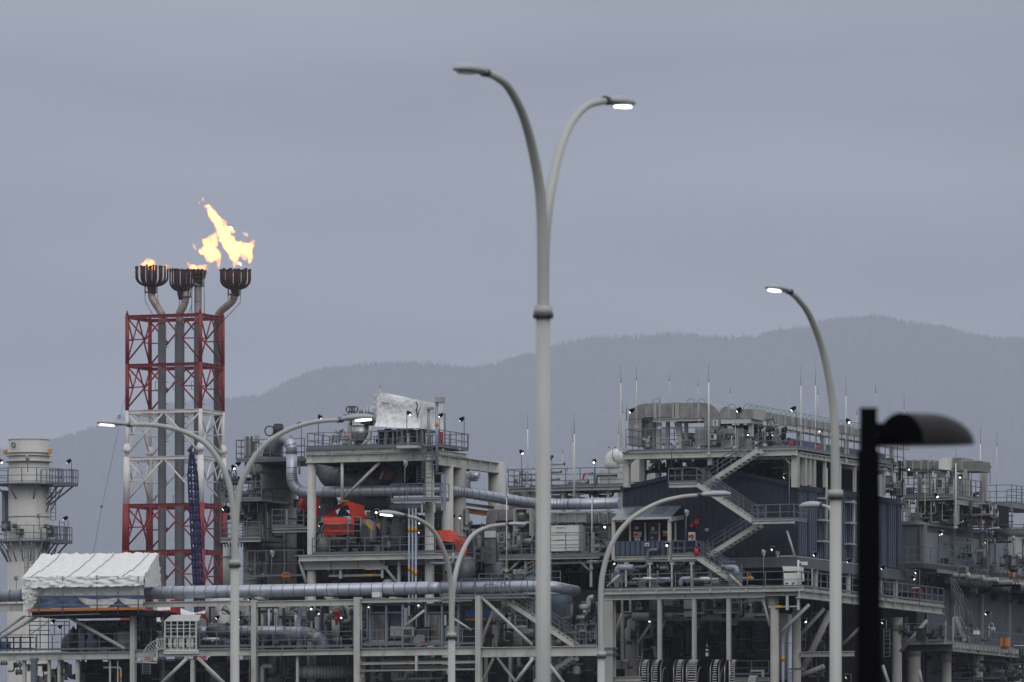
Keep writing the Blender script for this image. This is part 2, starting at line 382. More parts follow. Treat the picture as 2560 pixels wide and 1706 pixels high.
def street_lamp(label, x0, D, arms, ring_y, r0, group='curved arm street lamps', fork=None):
    """arms: lists of control points (x, y, dD), the last one the neck of the head, + head tip (x, y, dD), lit"""
    t = thing('street_lamp', label, 'street lamp', group, frame='world')
    base = WP(x0, HZ, D); rz = WP(x0, ring_y, D).z
    pole = t.partx('pole', M.pole)
    pole.mb.tube([(base.x, D, 0), (base.x, D, rz)], [r0 * 1.1, r0], 20)
    fl = t.part('base_plate', M.pole); fl.cyl((base.x, D), r0 * 2, 0, .04, 16)
    if ring_y:
        rg = t.part('pole_collar', M.pole, M.dfit); rg.cyl((base.x, D), r0 * 1.3, rz - .02, rz + .12, 20); rg.cyl((base.x, D), r0 * 1.42, rz - .07, rz + .012, 20, 1)
    for pts, tip, lit in arms:
        W = [WP(x, y, D + dd) for x, y, dd in pts]
        # smooth curve through the points (Catmull-Rom)
        Q_ = []
        for i in range(len(W) - 1):
            p0, p1, p2, p3 = W[max(0, i-1)], W[i], W[i+1], W[min(len(W)-1, i+2)]
            for k in range(8):
                s = k / 8; Q_.append(.5 * ((2*p1) + (p2-p0)*s + (2*p0-5*p1+4*p2-p3)*s*s + (3*p1-p0-3*p2+p3)*s**3))
        Q_.append(W[-1]); n = len(Q_)
        t.part('arm', M.pole).tube(Q_, [r0 * (.84 - .38 * i / n) for i in range(n)], 16)
        e = WP(tip[0], tip[1], D + tip[2]); luminaire(t, W[-1], e - W[-1], (e - W[-1]).length, lit)
# tall twin lamp in the middle of the picture
street_lamp('tallest twin arm street lamp in the middle, only its right head lit', 1358, 133,
    [([(1358,785,0),(1357,640,-.02),(1352,500,-.15),(1335,390,-.5),(1308,290,-1.1),(1272,220,-1.8),(1240,193,-2.3),(1212,182,-2.6)], (1142,171,-3.4), False),
     ([(1358,785,0),(1360,640,.05),(1367,545,.15),(1378,470,.4),(1397,385,.9),(1427,310,1.6),(1468,265,2.3),(1518,252,2.9)], (1576,262,3.8), True)], 785, .112)
# wide twin lamp at left
street_lamp('wide twin arm street lamp with both heads lit, standing before the flare tower', 587, 222,
    [([(587,1412,0),(586,1340,0),(581,1255,0),(562,1180,0),(520,1115,0),(460,1080,0),(392,1064,0),(322,1062,0)], (240,1057,-.25), True),
     ([(587,1412,0),(588,1340,0),(594,1255,0),(610,1190,0),(655,1120,0),(715,1078,0),(782,1056,0),(852,1050,0)], (936,1043,-.55), True)], 1412, .112)
# small twin lamp behind
street_lamp('smaller twin arm street lamp between the orange tarpaulins, only its left head lit', 1129, 267,
    [([(1129,1592,0),(1129,1520,0),(1126,1450,-.1),(1112,1385,-.5),(1085,1330,-1.0),(1048,1300,-1.6),(1010,1289,-2.0)], (944,1282,-2.5), True),
     ([(1129,1592,0),(1130,1520,0),(1136,1450,.1),(1152,1390,.5),(1180,1340,1.0),(1220,1318,1.7),(1268,1311,2.3)], (1314,1313,2.8), False)], 1592, .11)
# single lamp, arm to the right
street_lamp('single arm street lamp curving right with unlit head before the navy building', 1503, 257,
    [([(1503,1640,0),(1502,1520,0),(1506,1440,0),(1530,1360,0),(1575,1300,.1),(1640,1260,.3),(1700,1243,.5),(1750,1238,.7)], (1828,1236,1.2), False)], 1640, .11)
# single lamp, arm to the left
street_lamp('single arm street lamp curving left with a lit head above the hill line', 2089, 178,
    [([(2089,1240,0),(2088,1150,0),(2087,1090,0),(2083,1020,0),(2072,945,-.1),(2052,860,-.35),(2022,785,-.9),(1992,745,-1.5),(1972,729,-2.0)], (1918,718,-2.7), True)], 1240, .12)
street_lamp('farther street lamp almost hidden behind a nearer pole, its grey head beside the navy wall', 2087, 330,
    [([(2087,1450,0),(2087,1400,0),(2086,1330,0),(2083,1290,.2),(2075,1272,.6),(2064,1266,1.2),(2056,1264,1.8)], (2006,1268,3.4), False)], 1450, .12)
# near black lamp with a hooded shade
t = thing('hooded_lamp', 'black square post lamp with a hooded half dome shade, nearest and out of focus', 'lamp', frame='world')
DB = 70.0; k = DB / FPX
p0 = WP(2171, HZ, DB); top = WP(2171, 1027, DB).z
pm = t.part('post', M.black)
w1, w0 = 20 * k, 37 * k
for z0_, z1_, a, b in ((0, WP(0, 1130, DB).z, w0, 27 * k), (WP(0, 1130, DB).z, top, 21.5 * k, 20.5 * k)):
    pm.add([(p0.x + sx * w + (4*k if z < 4 else 0), DB + sy * w, z) for z, w in ((z0_, a), (z1_, b)) for sx, sy in ((-1,-1),(1,-1),(1,1),(-1,1))],
           [(3,2,1,0),(4,5,6,7),(0,1,5,4),(1,2,6,5),(2,3,7,6),(3,0,4,7)])
t.part('post_cap', M.black).box((p0.x - w1 * 1.08, DB - w1 * 1.08, top), (p0.x + w1 * 1.08, DB + w1 * 1.08, top + .02))
sh = t.partx('shade', mat('dark_shade_enamel', (.009, .008, .009), .5, var=.1, spec=.2))
c0 = WP(2250, 1112, DB); ns, nr = 20, 20; L_ = 182 * k; vs = []
for i in range(ns + 1):
    s = i / ns; q = 1 - .04 * s if s < .35 else math.sqrt(max(0, 1 - ((s - .35) / .65) ** 2)) ** 1.05 * .986
    hh = 80 * k * max(q, .03); ww = 92 * k * max(q, .03)
    for j in range(nr + 1):
        a = math.pi * j / nr
        dx = L_ * s - .6 * ww * math.cos(a); dy = ww * math.cos(a) * .8 + .85 * L_ * s
        vs.append((c0.x + dx, DB - dy * -1, c0.z + hh * math.sin(a) + 8 * k * s))
sh.mb.add(vs, [(i*(nr+1)+j, i*(nr+1)+j+1, (i+1)*(nr+1)+j+1, (i+1)*(nr+1)+j) for i in range(ns) for j in range(nr)], 0, True)
sh.sub('painted_dark_mouth', M.black).add([Vector(vs[j]) + Vector((-.004, -.004, 0)) for j in range(nr + 1)], [tuple(range(nr + 1))])  # black sheet over the hood's open end paints in its dark inside
lo_ = [vs[i*(nr+1)] for i in range(ns+1)] + [vs[i*(nr+1)+nr] for i in range(ns, -1, -1)]
sh.mb.add(lo_, [tuple(range(len(lo_)))])
sh.sub('mounting_arm', M.black).bar((p0.x + w1 * .5, DB, c0.z + 40 * k), (c0.x + 30 * k, DB, c0.z + 40 * k), .05, .09)
# ------------------------------------------------------------------ flare derrick
use(0, 0, 1)
VF = 420.0
FL = P(318, 1000, VF); FR = P(501, 1000, VF); uL, uR = FL.x, FR.x
vB = Q(557, 1000, uR).y
t = thing('flare_tower', 'tall red and white lattice tower carrying the four flare pipes', 'flare tower')
zs = [P(318, y, VF).z for y in (789, 911, 1027, 1143, 1261, 1377, 1500)]
cols_ = [M.red, M.red, M.tw, M.tw, M.red, M.red]
def corner(q, z):                       # batter below the node caps
    b = max(0, zs[3] + 1.0 - z) * .012
    u = (uL - b, uR + b, uR + b, uL - b)[q]; v = (VF - b, VF - b, vB + b, vB + b)[q]
    return Vector((u, v, z))
for i in range(6):
    z1, z0 = zs[i], zs[i + 1]; mt = cols_[i]; r = .25 if i < 3 else .42 + .05 * (i - 3)
    for q in range(4):
        rr = r if i != 2 else .25
        t.part('leg', mt).tube([corner(q, z0), corner(q, z1)], rr, 12)
    for q in range(4):
        a0, b0 = corner(q, z0), corner((q + 1) % 4, z0); a1, b1 = corner(q, z1), corner((q + 1) % 4, z1)
        t.part('horizontal_beam', mt).ibar(a1 - Vector((0,0,.2)), b1 - Vector((0,0,.2)), .34, .42)
        bm = t.part('bracing', mt); m1 = (a1 + b1) / 2; mc0 = (a0 + b0) / 2
        bm.tube([a0 + Vector((0,0,.3)), m1 - Vector((0,0,.3))], .11, 6); bm.tube([b0 + Vector((0,0,.3)), m1 - Vector((0,0,.3))], .11, 6)
        qa = a0.lerp(m1, .5); qb = b0.lerp(m1, .5)
        bm.tube([a1 - Vector((0,0,.3)), qa], .11, 6); bm.tube([b1 - Vector((0,0,.3)), qb], .11, 6)
        am = a0.lerp(a1, .5); bb = b0.lerp(b1, .5)
        bm.tube([am, qa], .085, 6); bm.tube([bb, qb], .085, 6)
for q in range(4):
    c = corner(q, zs[3] + .9)
    t.part('node_cap', M.tw).tube([c - Vector((0,0,.3)), c + Vector((0,0,.05)), c + Vector((0,0,.75))], [.56, .56, .3], 12)
    c = corner(q, zs[0]); t.part('leg_tip', M.red).tube([c, c + Vector((0,0,.6))], [.2, .08], 6)
    t.part('footing_leg', M.red).tube([corner(q, 0), corner(q, zs[6])], .55, 10)
# flare pipes with candelabra burners
def burner(t, cx, cy, v, R, n, y_top, y_man, r, flare=1.0):
    c = P(cx, y_man, v); zt = P(cx, y_top, v).z; h = zt - c.z
    for ringi, (RR, nn, lo) in enumerate(((R, n, .0), (R * .62, max(5, n * 2 // 3), .12), (R * .28, 4, .2))):
        for k in range(nn):
            a = 2 * math.pi * (k + .5 * ringi) / nn + .2; dx, dy = math.cos(a), math.sin(a)
            b = Vector((c.x + dx * .25, c.y + dy * .25, c.z + h * lo * .6))
            e = Vector((c.x + dx * RR, c.y + dy * RR, c.z + h * (.34 + .1 * lo)))
            tt = Vector((e.x, e.y, zt + random.uniform(-.08, .08)))
            m = t.part('burner_arm', M.rust)
            m.tube(bend([b, Vector(((b.x + e.x*2)/3, (b.y+e.y*2)/3, c.z + h * .12)), e, tt], h * .25, 4), [r] * 2 + [r] * 9 + [r], 6) if False else m.tube(bend([b, Vector(((b.x + e.x*2)/3, (b.y+e.y*2)/3, c.z + h * .12)), e, tt], h * .25, 4), r, 6)
            m.cyl((e.x, e.y), r * 1.25, tt.z - .22, tt.z, 6)
    t.part('manifold', M.rust).tube([(c.x, c.y, c.z - h * .35), (c.x, c.y, c.z - h * .05), (c.x, c.y, c.z + h * .3)], [.42, .62, .3], 12)
pv_ = [(405, 378, 716, 380, 666, 42, 15), (449, 464, 728, 455, 674, 32, 14), (495, 495, 700, 497, 674, 17, 9), (544, 586, 722, 589, 674, 38, 11)]
FLB = []
for i, (xb, xt, yt, xc, ytop, half, n) in enumerate(pv_):
    nm = ['leftmost, bent left, with a small flame at its crown', 'second from the left, slightly bent right, its sooty crown unlit',
          'third from the left, straight, with a narrow burning crown', 'rightmost, bent far right under the big flame'][i]
    f = thing('flare_pipe', 'grey flare pipe, ' + nm, 'flare stack', 'flare pipes inside the lattice tower')
    v = (VF + vB) / 2 + (-1.5, -1.2, -.6, 0)[i] if i < 3 else vB + 1.1
    kpx = (D0 + v) / FPX
    lo, md = P(xb, 1560, v), P(xb, 812, v)
    lo.z = 0
    f.part('riser', M.fpipe, M.seam).tube([lo, md], .52 if i != 1 else .62, 18, seam=6.5)
    e1 = P(xt, yt + 28, v); e2 = P(xt, yt - 2, v)
    e1.x = e2.x
    top = f.part('upper_pipe', M.rustp, M.rust)
    top.tube(bend([md, P(xb, 785, v), e1, e2], .9, 6), .46, 16, seam=1.2)
    bp = f.part('flange', M.dgray)
    bp.cyl((e2.x, e2.y), .72, e2.z + .1, e2.z + .28, 16); bp.cyl((e2.x, e2.y), .8, e2.z - .9, e2.z - .8, 16)
    lp = f.part('pilot_line', M.gray)
    for s_ in (-1, 1):
        lp.tube(bend([P(xb + s_ * 16, 800, v), Vector((e1.x + s_ * .85, v, e1.z - .4)), Vector((e2.x + s_ * .85, v, e2.z + .2)), Vector((e2.x + s_ * 1.3, v, e2.z + .9))], .4, 4), .05, 5)
        lp.cyl((e2.x + s_ * .75, v - .2), .09, e2.z - 1.0, e2.z + .5, 6)
    burner(f, xc, yt - 20, v, half * kpx, n, ytop, yt + 2, .11 if i != 3 else .17)
    FLB.append((xc, ytop, v, half))
    bk = f.part('pipe_bracket', M.dgray)
    for y in (870, 957, 1012, 1060, 1105):
        c = P(xb, y, v); bk.box((c.x + .5, c.y - .1, c.z), (c.x + .95, c.y, c.z + .06)); 
    for y in (965, 1250):
        c = P(xb - 14, y, v); kk = .35
        for dz in (-kk*1.4, kk*1.4): bk.bar((c.x, c.y-.3, c.z+dz), (c.x + .4, c.y-.3, c.z+dz), .05, .05)
        bk.bar((c.x, c.y-.3, c.z-kk*1.4), (c.x, c.y-.3, c.z+kk*1.4), .05, .05)
# crane boom, blue lattice
t = thing('crane_boom', 'slender dark blue lattice crane boom leaning beside the flare tower', 'crane')
a = P(479, 1130, 300); b = P(495, 1470, 300); b2 = P(505, 1640, 300)
bo = t.part('lattice_boom', M.blue); w = .26; prev = None
n = 26
for i in range(n + 1):
    c = a.lerp(b2, i / n); ww = .12 + (w + .02) * min(1, i / 3)
    cr = [c + Vector((sx * ww, sy * ww, 0)) for sx, sy in ((-1,-1),(1,-1),(1,1),(-1,1))]
    if prev:
        for q in range(4):
            bo.tube([prev[q], cr[q]], .095, 5); bo.tube([prev[q], cr[(q + 1) % 4]], .055, 4); bo.tube([prev[(q+1) % 4], cr[q]], .05, 4)
    prev = cr
t.part('boom_head', M.dgray).tube([a - Vector((.3, 0, 0)), a + Vector((.1, 0, .7))], [.3, .15], 8)
jo = t.part('pendant_line', M.dgray); jo.tube([a, P(500, 1300, 300)], .04, 4)
hk = one('crane_hook_line', 'thin crane hoist line with a small hook block left of the flare tower', 'crane line', M.dgray)
hk.tube([P(330, 930, 300), P(300, 1045, 300), P(284, 1062, 300)], .02, 4); hk.tube([P(296, 1075, 300), P(255, 1266, 300), P(234, 1382, 300)], .02, 4)
hk.ring(P(298, 1042, 300), .13, .05); hk.ring(P(254, 1267, 300), .12, .05)

# ------------------------------------------------------------------ flames (glowing gas volumes)
def fire_mat():
    m = bpy.data.materials.new('burning_gas'); m.use_nodes = True; nt = m.node_tree; nd = nt.nodes; lk = nt.links; nd.clear()
    o = nd.new('ShaderNodeOutputMaterial'); e = nd.new('ShaderNodeEmission'); tc = nd.new('ShaderNodeTexCoord')
    n = nd.new('ShaderNodeTexNoise'); n.inputs['Scale'].default_value = 1.25; n.inputs['Detail'].default_value = 4; n.inputs['Roughness'].default_value = .62; n.inputs['Distortion'].default_value = .8
    mp = nd.new('ShaderNodeMapping'); mp.inputs['Rotation'].default_value = (0, D2R(-28), 0); mp.inputs['Scale'].default_value = (1.15, 1, .55)
    lk.new(tc.outputs['Object'], mp.inputs[0]); lk.new(mp.outputs[0], n.inputs['Vector'])
    mr = nd.new('ShaderNodeMapRange'); mr.inputs['From Min'].default_value = .335; mr.inputs['From Max'].default_value = .60; mr.inputs['To Min'].default_value = .0; mr.inputs['To Max'].default_value = 4.2
    lk.new(n.outputs['Fac'], mr.inputs['Value']); e.inputs['Color'].default_value = (1, .37, .045, 1); lk.new(mr.outputs[0], e.inputs['Strength']); lk.new(e.outputs[0], o.inputs['Volume'])
    try: m.cycles.volume_step_rate = .12
    except Exception: pass
    return m
M.fire = fire_mat()
S.cycles.volume_step_rate = .3
def flame(label, strokes, v, group='gas flames above the flare tips', ds=1.0):
    """strokes: [(x, y, r_px), ...] chains grown into one ragged closed surface"""
    mb = one('flame', label, 'flame', M.fire, group=group); k = PX(v); tmp = MB(); rs = random.Random(len(label))
    for st in strokes:
        for (x0, y0, r0), (x1, y1, r1) in zip(st, st[1:]):
            d = math.hypot(x1 - x0, y1 - y0); n = max(1, int(d / (.45 * max(4, min(r0, r1)))))
            for i in range(n + 1):
                s = i / n; x, y, r = x0 + (x1-x0)*s, y0 + (y1-y0)*s, r0 + (r1-r0)*s
                for q in range(3):
                    rr = r * (1, .62, .5)[q]; a = rs.uniform(0, 6.28); dd = 0 if q == 0 else r * .62
                    c = P(x + math.cos(a) * dd, y + math.sin(a) * dd * 1.1, v); tmp.ball((c.x, rs.uniform(-.25, .25) * r * k, c.z), max(.13, rr * k * .97), 10)
    ob = bpy.data.objects.new('tmp', mk_mesh('tmp', tmp, (0, 0, 0), [])); S.collection.objects.link(ob)
    md = ob.modifiers.new('r', 'REMESH'); md.mode = 'VOXEL'; md.voxel_size = .11
    dg = bpy.context.evaluated_depsgraph_get(); ev = ob.evaluated_get(dg); me = ev.to_mesh(); vs = []
    for q in me.vertices:
        c = q.co; d = noise.noise_vector(c * 1.6) * .16 + noise.noise_vector(c * 4.1) * .09
        vs.append((c.x + d.x, c.y + d.y + v, c.z + d.z * 1.4))
    mb.add(vs, [tuple(p.vertices) for p in me.polygons], 0, True)
    ev.to_mesh_clear(); bpy.data.objects.remove(ob)
use(320, 480, 6.03)
vm = (VF + vB) / 2
flame('big ragged yellow white flame blowing left above the rightmost flare crown',
  [[(1160,215,24),(1225,225,38),(1250,320,62),(1330,410,72),(1410,540,86),(1470,690,104),(1560,840,112),(1610,950,86),(1630,1050,52),(1612,1125,18)],
   [(1540,560,40),(1590,590,34)], [(1430,440,30),(1480,460,14)], [(1640,840,86),(1770,830,82),(1845,820,56),(1900,735,26)], [(1800,900,72),(1845,960,46),(1830,1070,12)], [(1730,940,50),(1760,1010,30)],
   [(1325,610,18),(1285,710,66),(1150,755,48)], [(1300,790,60),(1230,850,84),(1105,905,46)], [(1250,930,100),(1350,960,58),(1365,1060,34),(1360,1140,10)], [(1190,1010,34),(1260,1050,34)]], vB + 1.1)
flame('small torn flame wisp right of the big flame top', [[(1750,635,20),(1800,665,24)]], vm)
flame('tiny detached spark of flame above the tip of the big flame', [[(1120,105,14),(1130,120,14)], [(1075,160,13),(1080,170,10)]], vm)
flame('tiny detached spark of flame left of the big flame', [[(990,800,14),(995,830,16),(1025,855,8)]], vm)
flame('small pointed orange flame on the leftmost flare crown',
  [[(230,1080,26),(290,1075,56),(350,1090,62),(400,1140,30)], [(325,990,14),(330,1040,38),(340,1110,56)], [(200,1090,10),(210,1125,12)], [(300,1150,30),(380,1155,26)]], vm - 1.5)
flame('tiny orange flame at the right edge of the leftmost crown', [[(550,1140,24),(600,1138,22)], [(575,1110,14),(575,1150,20)]], vm - 1.5)
flame('low wide orange flame over the straight third flare pipe', [[(935,1125,30),(1000,1150,44),(1100,1130,36),(1195,1120,24)], [(990,1180,24),(1010,1195,18)], [(1120,1160,34),(1190,1150,24)], [(900,1085,8),(930,1110,14)]], vm - .6)
# ------------------------------------------------------------------ kit of parts for the works (zoomed-pixel coordinates)
def rect(mb, X0, Y0, X1, Y1, v, d, m=0):
    Ym, Xm = (Y0 + Y1) / 2, (X0 + X1) / 2
    a, b = P(X0, Ym, v), P(X1, Ym, v); za, zb = P(Xm, Y0, v).z, P(Xm, Y1, v).z
    mb.box((a.x, v, zb), (b.x, v + d, za), m); return mb
def rectq(mb, X0, Y0, X1, Y1, u, d, m=0):         # box on a receding face (constant u), thickness d towards -u; Y at the near end
    a, b = Q(X0, Y0, u), Q(X1, Y0, u); z0 = Q(X0, Y1, u).z
    mb.box((u - d, a.y, z0), (u, b.y, a.z), m); return mb
def BX(t, name, mt, X0, Y0, X1, Y1, v, d, label=None):
    p = t.partx(name, *(mt if isinstance(mt, tuple) else (mt,)), label=label); rect(p.mb, X0, Y0, X1, Y1, v, d); return p
def HB(t, X0, X1, Y0, Y1, v, w=.3, mt=None, name='beam'):
    Ym, Xm = (Y0 + Y1) / 2, (X0 + X1) / 2; a, b = P(X0, Ym, v), P(X1, Ym, v); zc = P(Xm, Ym, v).z
    h = P(Xm, Y0, v).z - P(Xm, Y1, v).z; a.z = b.z = zc
    a.y = b.y = v + w / 2; t.part(name, mt or M.cream).ibar(a, b, w, h); return zc
def VB(t, X0, X1, Y0, Y1, v, mt=None, rnd=False, name='column', d=None):
    c0, c1 = P(X0, Y0, v), P(X1, Y0, v); w = c1.x - c0.x; z0 = 0 if Y1 is None else P(X0, Y1, v).z
    m = t.part(name, mt or M.cream); uc = (c0.x + c1.x) / 2
    if rnd: m.cyl((uc, v + w / 2), w / 2 * .925, z0, c0.z, 20)
    else:
        d = d or w; tf = min(.05, w * .14)
        m.box((c0.x, v, z0), (c1.x, v + tf, c0.z)); m.box((c0.x, v + d - tf, z0), (c1.x, v + d, c0.z)); m.box((uc - tf/2, v + tf, z0), (uc + tf/2, v + d - tf, c0.z))
    return m
def BR(t, a, b, v, r, mt=None, v2=None, name='brace'):
    p, q = P(a[0], a[1], v), P(b[0], b[1], v if v2 is None else v2); t.part(name, mt or M.cream).tube([p, q], r, 10)
def RAIL(t, pts, h=1.1, mt=None, sp=1.3, name='railing', mids=1, toe=True):
    m = t.part(name, mt or M.rail); pts = [Vector(p) for p in pts]
    for a, b in zip(pts, pts[1:]):
        L = (b - a).length; n = max(1, round(L / sp)); up = Vector((0, 0, h))
        for i in range(n + 1):
            c = a.lerp(b, i / n); m.bar(c, c + up, .055, .055)
        m.bar(a + up, b + up, .06, .05)
        for k in range(mids): z = Vector((0, 0, h * (k + 1) / (mids + 1))); m.bar(a + z, b + z, .045, .045)
        if toe: z = Vector((0, 0, .08)); m.bar(a + z, b + z, .015, .14)
    return m
def DECK(t, p, q, depth, th=.09, mt=None, name='deck'):       # p,q on the front edge; slab runs to +v
    m = t.part(name, mt or M.gray); z = (p.z + q.z) / 2
    m.box((p.x, p.y, z - th), (q.x, p.y + depth, z)); return m
def FLOOD(X, Y, Xp, Yb, v, face='r', label='', lit=True, group='mast floodlights around the decks', ht=None, s=1.0, lens=None):
    """head centre (X,Y), pole foot (Xp,Yb)"""
    t = thing('floodlight', label, 'floodlight', group)
    c = P(X, Y, v); f = P(Xp, Yb, v); topz = c.z + .12
    sx = 1 if c.x > f.x + .02 else -1 if c.x < f.x - .02 else 0
    t.part('pole', M.rail).tube([(f.x, v, f.z), (f.x, v, topz), (c.x, v, topz + .06)] if abs(c.x - f.x) > .1 else [(f.x, v, f.z), (f.x, v, topz)], .03 * s, 6)
    dx = {'l': -.8, 'r': .8, 'f': 0, 'b': 0}[face]; dy = {'l': -.5, 'r': -.5, 'f': -1, 'b': .6}[face]
    n = Vector((dx, dy, -.75)).normalized(); c = Vector((c.x, v - .05, c.z)); r = .135 * s
    h = t.partx('lamp_housing', M.black if face != 'b' else M.head)
    h.mb.tube([c - n * .26 * s, c - n * .16 * s, c + n * .02 * s, c + n * .12 * s], [r * .55, r * .9, r * 1.12, r * 1.2], 12)
    h.sub('lens', lens or ((M.litw, M.warm)[len(THINGS) % 3 == 0] if lit else M.unlit)).tube([c + n * .122 * s + Vector((0, 0, -.03)), c + n * .14 * s + Vector((0, 0, -.03))], r * .66, 12)
    t.part('mounting_bracket', M.head).box((c.x - r * 1.1, v - .08, c.z + .10 * s), (c.x + r * 1.1, v + .1, c.z + .17 * s))
    return t
def MAST(X, Y0, Y1, v, label, r=.05, frac=.36, group='lightning masts along the roofs'):
    r *= .68
    t = thing('lightning_mast', label, 'mast', group); a, b = P(X, Y1, v), P(X, Y0, v); b.x = a.x
    k = a.lerp(b, 1 - frac * .6)
    t.part('mast_tube', M.white).tube([a, a.lerp(b, .5), k], [r, r * .8, r * .6], 8)
    t.part('air_terminal', M.gray).tube([k, b], [.02, .013], 5)
    c = t.part('terminal_clamp', M.dgray); c.ball((k.x, k.y, k.z), .045, 8)
    t.part('mast_foot', M.cream).box((a.x - .12, v - .12, a.z - .05), (a.x + .12, v + .12, a.z + .12))
def STAIR(t, a, b, w=.9, mt=None, rails=True, tread=None, sides=(0, 1)):
    """a upper end, b lower end of the front stringer"""
    a, b = Vector(a), Vector(b); mt = mt or M.cream
    n = max(3, round(abs(a.z - b.z) / .2)); d = (b - a)
    for s_ in (0, 1): o = Vector((0, s_ * w, 0)); t.part('stringer', mt).bar(a + o, b + o, .05, .30)
    tr = t.part('treads', tread or M.rail)
    sgn = 1 if b.x > a.x else -1
    for i in range(1, n):
        c = a.lerp(b, i / n); tr.box((c.x - .14, c.y + .03, c.z - .02), (c.x + .14, c.y + w - .03, c.z + .02))
    if rails:
        for s_ in sides:
            o = Vector((0, s_ * w, .1)); m = t.part('handrail', M.rail); L = d.length; k = max(2, round(L / 1.3))
            for i in range(k + 1):
                c = a.lerp(b, i / k) + o; m.bar(c, c + Vector((0, 0, 1.05)), .05, .05)
            for h in (.38, .7, 1.05): m.tube([a + o + Vector((0, 0, h)), b + o + Vector((0, 0, h))], .03, 5)
def LADDER(t, X, Y0, Y1, v, w=.42, cage=True, mt=None):
    mt = mt or M.rail; a, b = P(X, Y0, v), P(X, Y1, v); m = t.part('ladder', mt)
    for s_ in (-1, 1): m.bar((a.x + s_ * w/2, v, b.z), (a.x + s_ * w/2, v, a.z), .04, .06)
    z = b.z
    while z < a.z: m.tube([(a.x - w/2, v, z), (a.x + w/2, v, z)], .018, 4); z += .3
    if cage:
        c = t.part('ladder_cage', mt); z = b.z + 2.1; R = .38
        while z < a.z + .1: c.ring((a.x, v - .28, z), R, .02, 'z', 10, arc=(-200, 20)); z += .75
        for k in range(5):
            an = D2R(-200 + 55 * k); c.bar((a.x + R*math.cos(an), v - .28 + R*math.sin(an), b.z + 2), (a.x + R*math.cos(an), v - .28 + R*math.sin(an), a.z), .03, .03)
def VALVE(mb, c, r, m=0, wheel=True, ax='u'):
    c = Vector(c); mb.ball(c, r, 8, m); d = Vector((1, 0, 0)) if ax == 'u' else Vector((0, 0, 1))
    for s_ in (-1, 1): mb.tube([c + d * s_ * r * 1.0, c + d * s_ * r * 1.25], r * 1.15, 10, m)
    if wheel:
        e = Vector((0, -r * 1.1, r * 1.6)); mb.tube([c, c + e], r * .2, 5, m); mb.ring(c + e, r * 1.1, r * .12, 'v', 12, m)
def PIPE(label, pts, r, mt, group=None, rad=None, seam=0, n=14, name='pipe', cat='pipe', mats=None):
    mb = one(name, label, cat, *(mats or (mt, M.seam)), group=group)
    mb.tube(bend(pts, rad or r * 3) if len(pts) > 2 else pts, r, n, seam=seam); return mb
def jit(a): return random.uniform(-a, a)
def COLH(label, X0, X1, Y0, Y1, v, mt, group): pass
CN = {M.gray: 'grey', M.dgray: 'dark grey', M.dark: 'near black', M.bclad: 'blue grey', M.cream2: 'cream', M.vess: 'weathered', M.clad: 'silver clad', M.cream: 'cream', M.redv: 'red', M.yel: 'yellow', M.dclad: 'insulated', M.galv: 'galvanised', M.white: 'white', M.brown: 'brown grey', M.slate: 'slate grey', M.navy: 'navy', M.navy2: 'blue', M.rail: 'steel grey', M.ora: 'orange', M.wood: 'timber', M.black: 'black', M.conc: 'concrete', M.stack: 'off white', M.green: 'green'}
_seen = {}
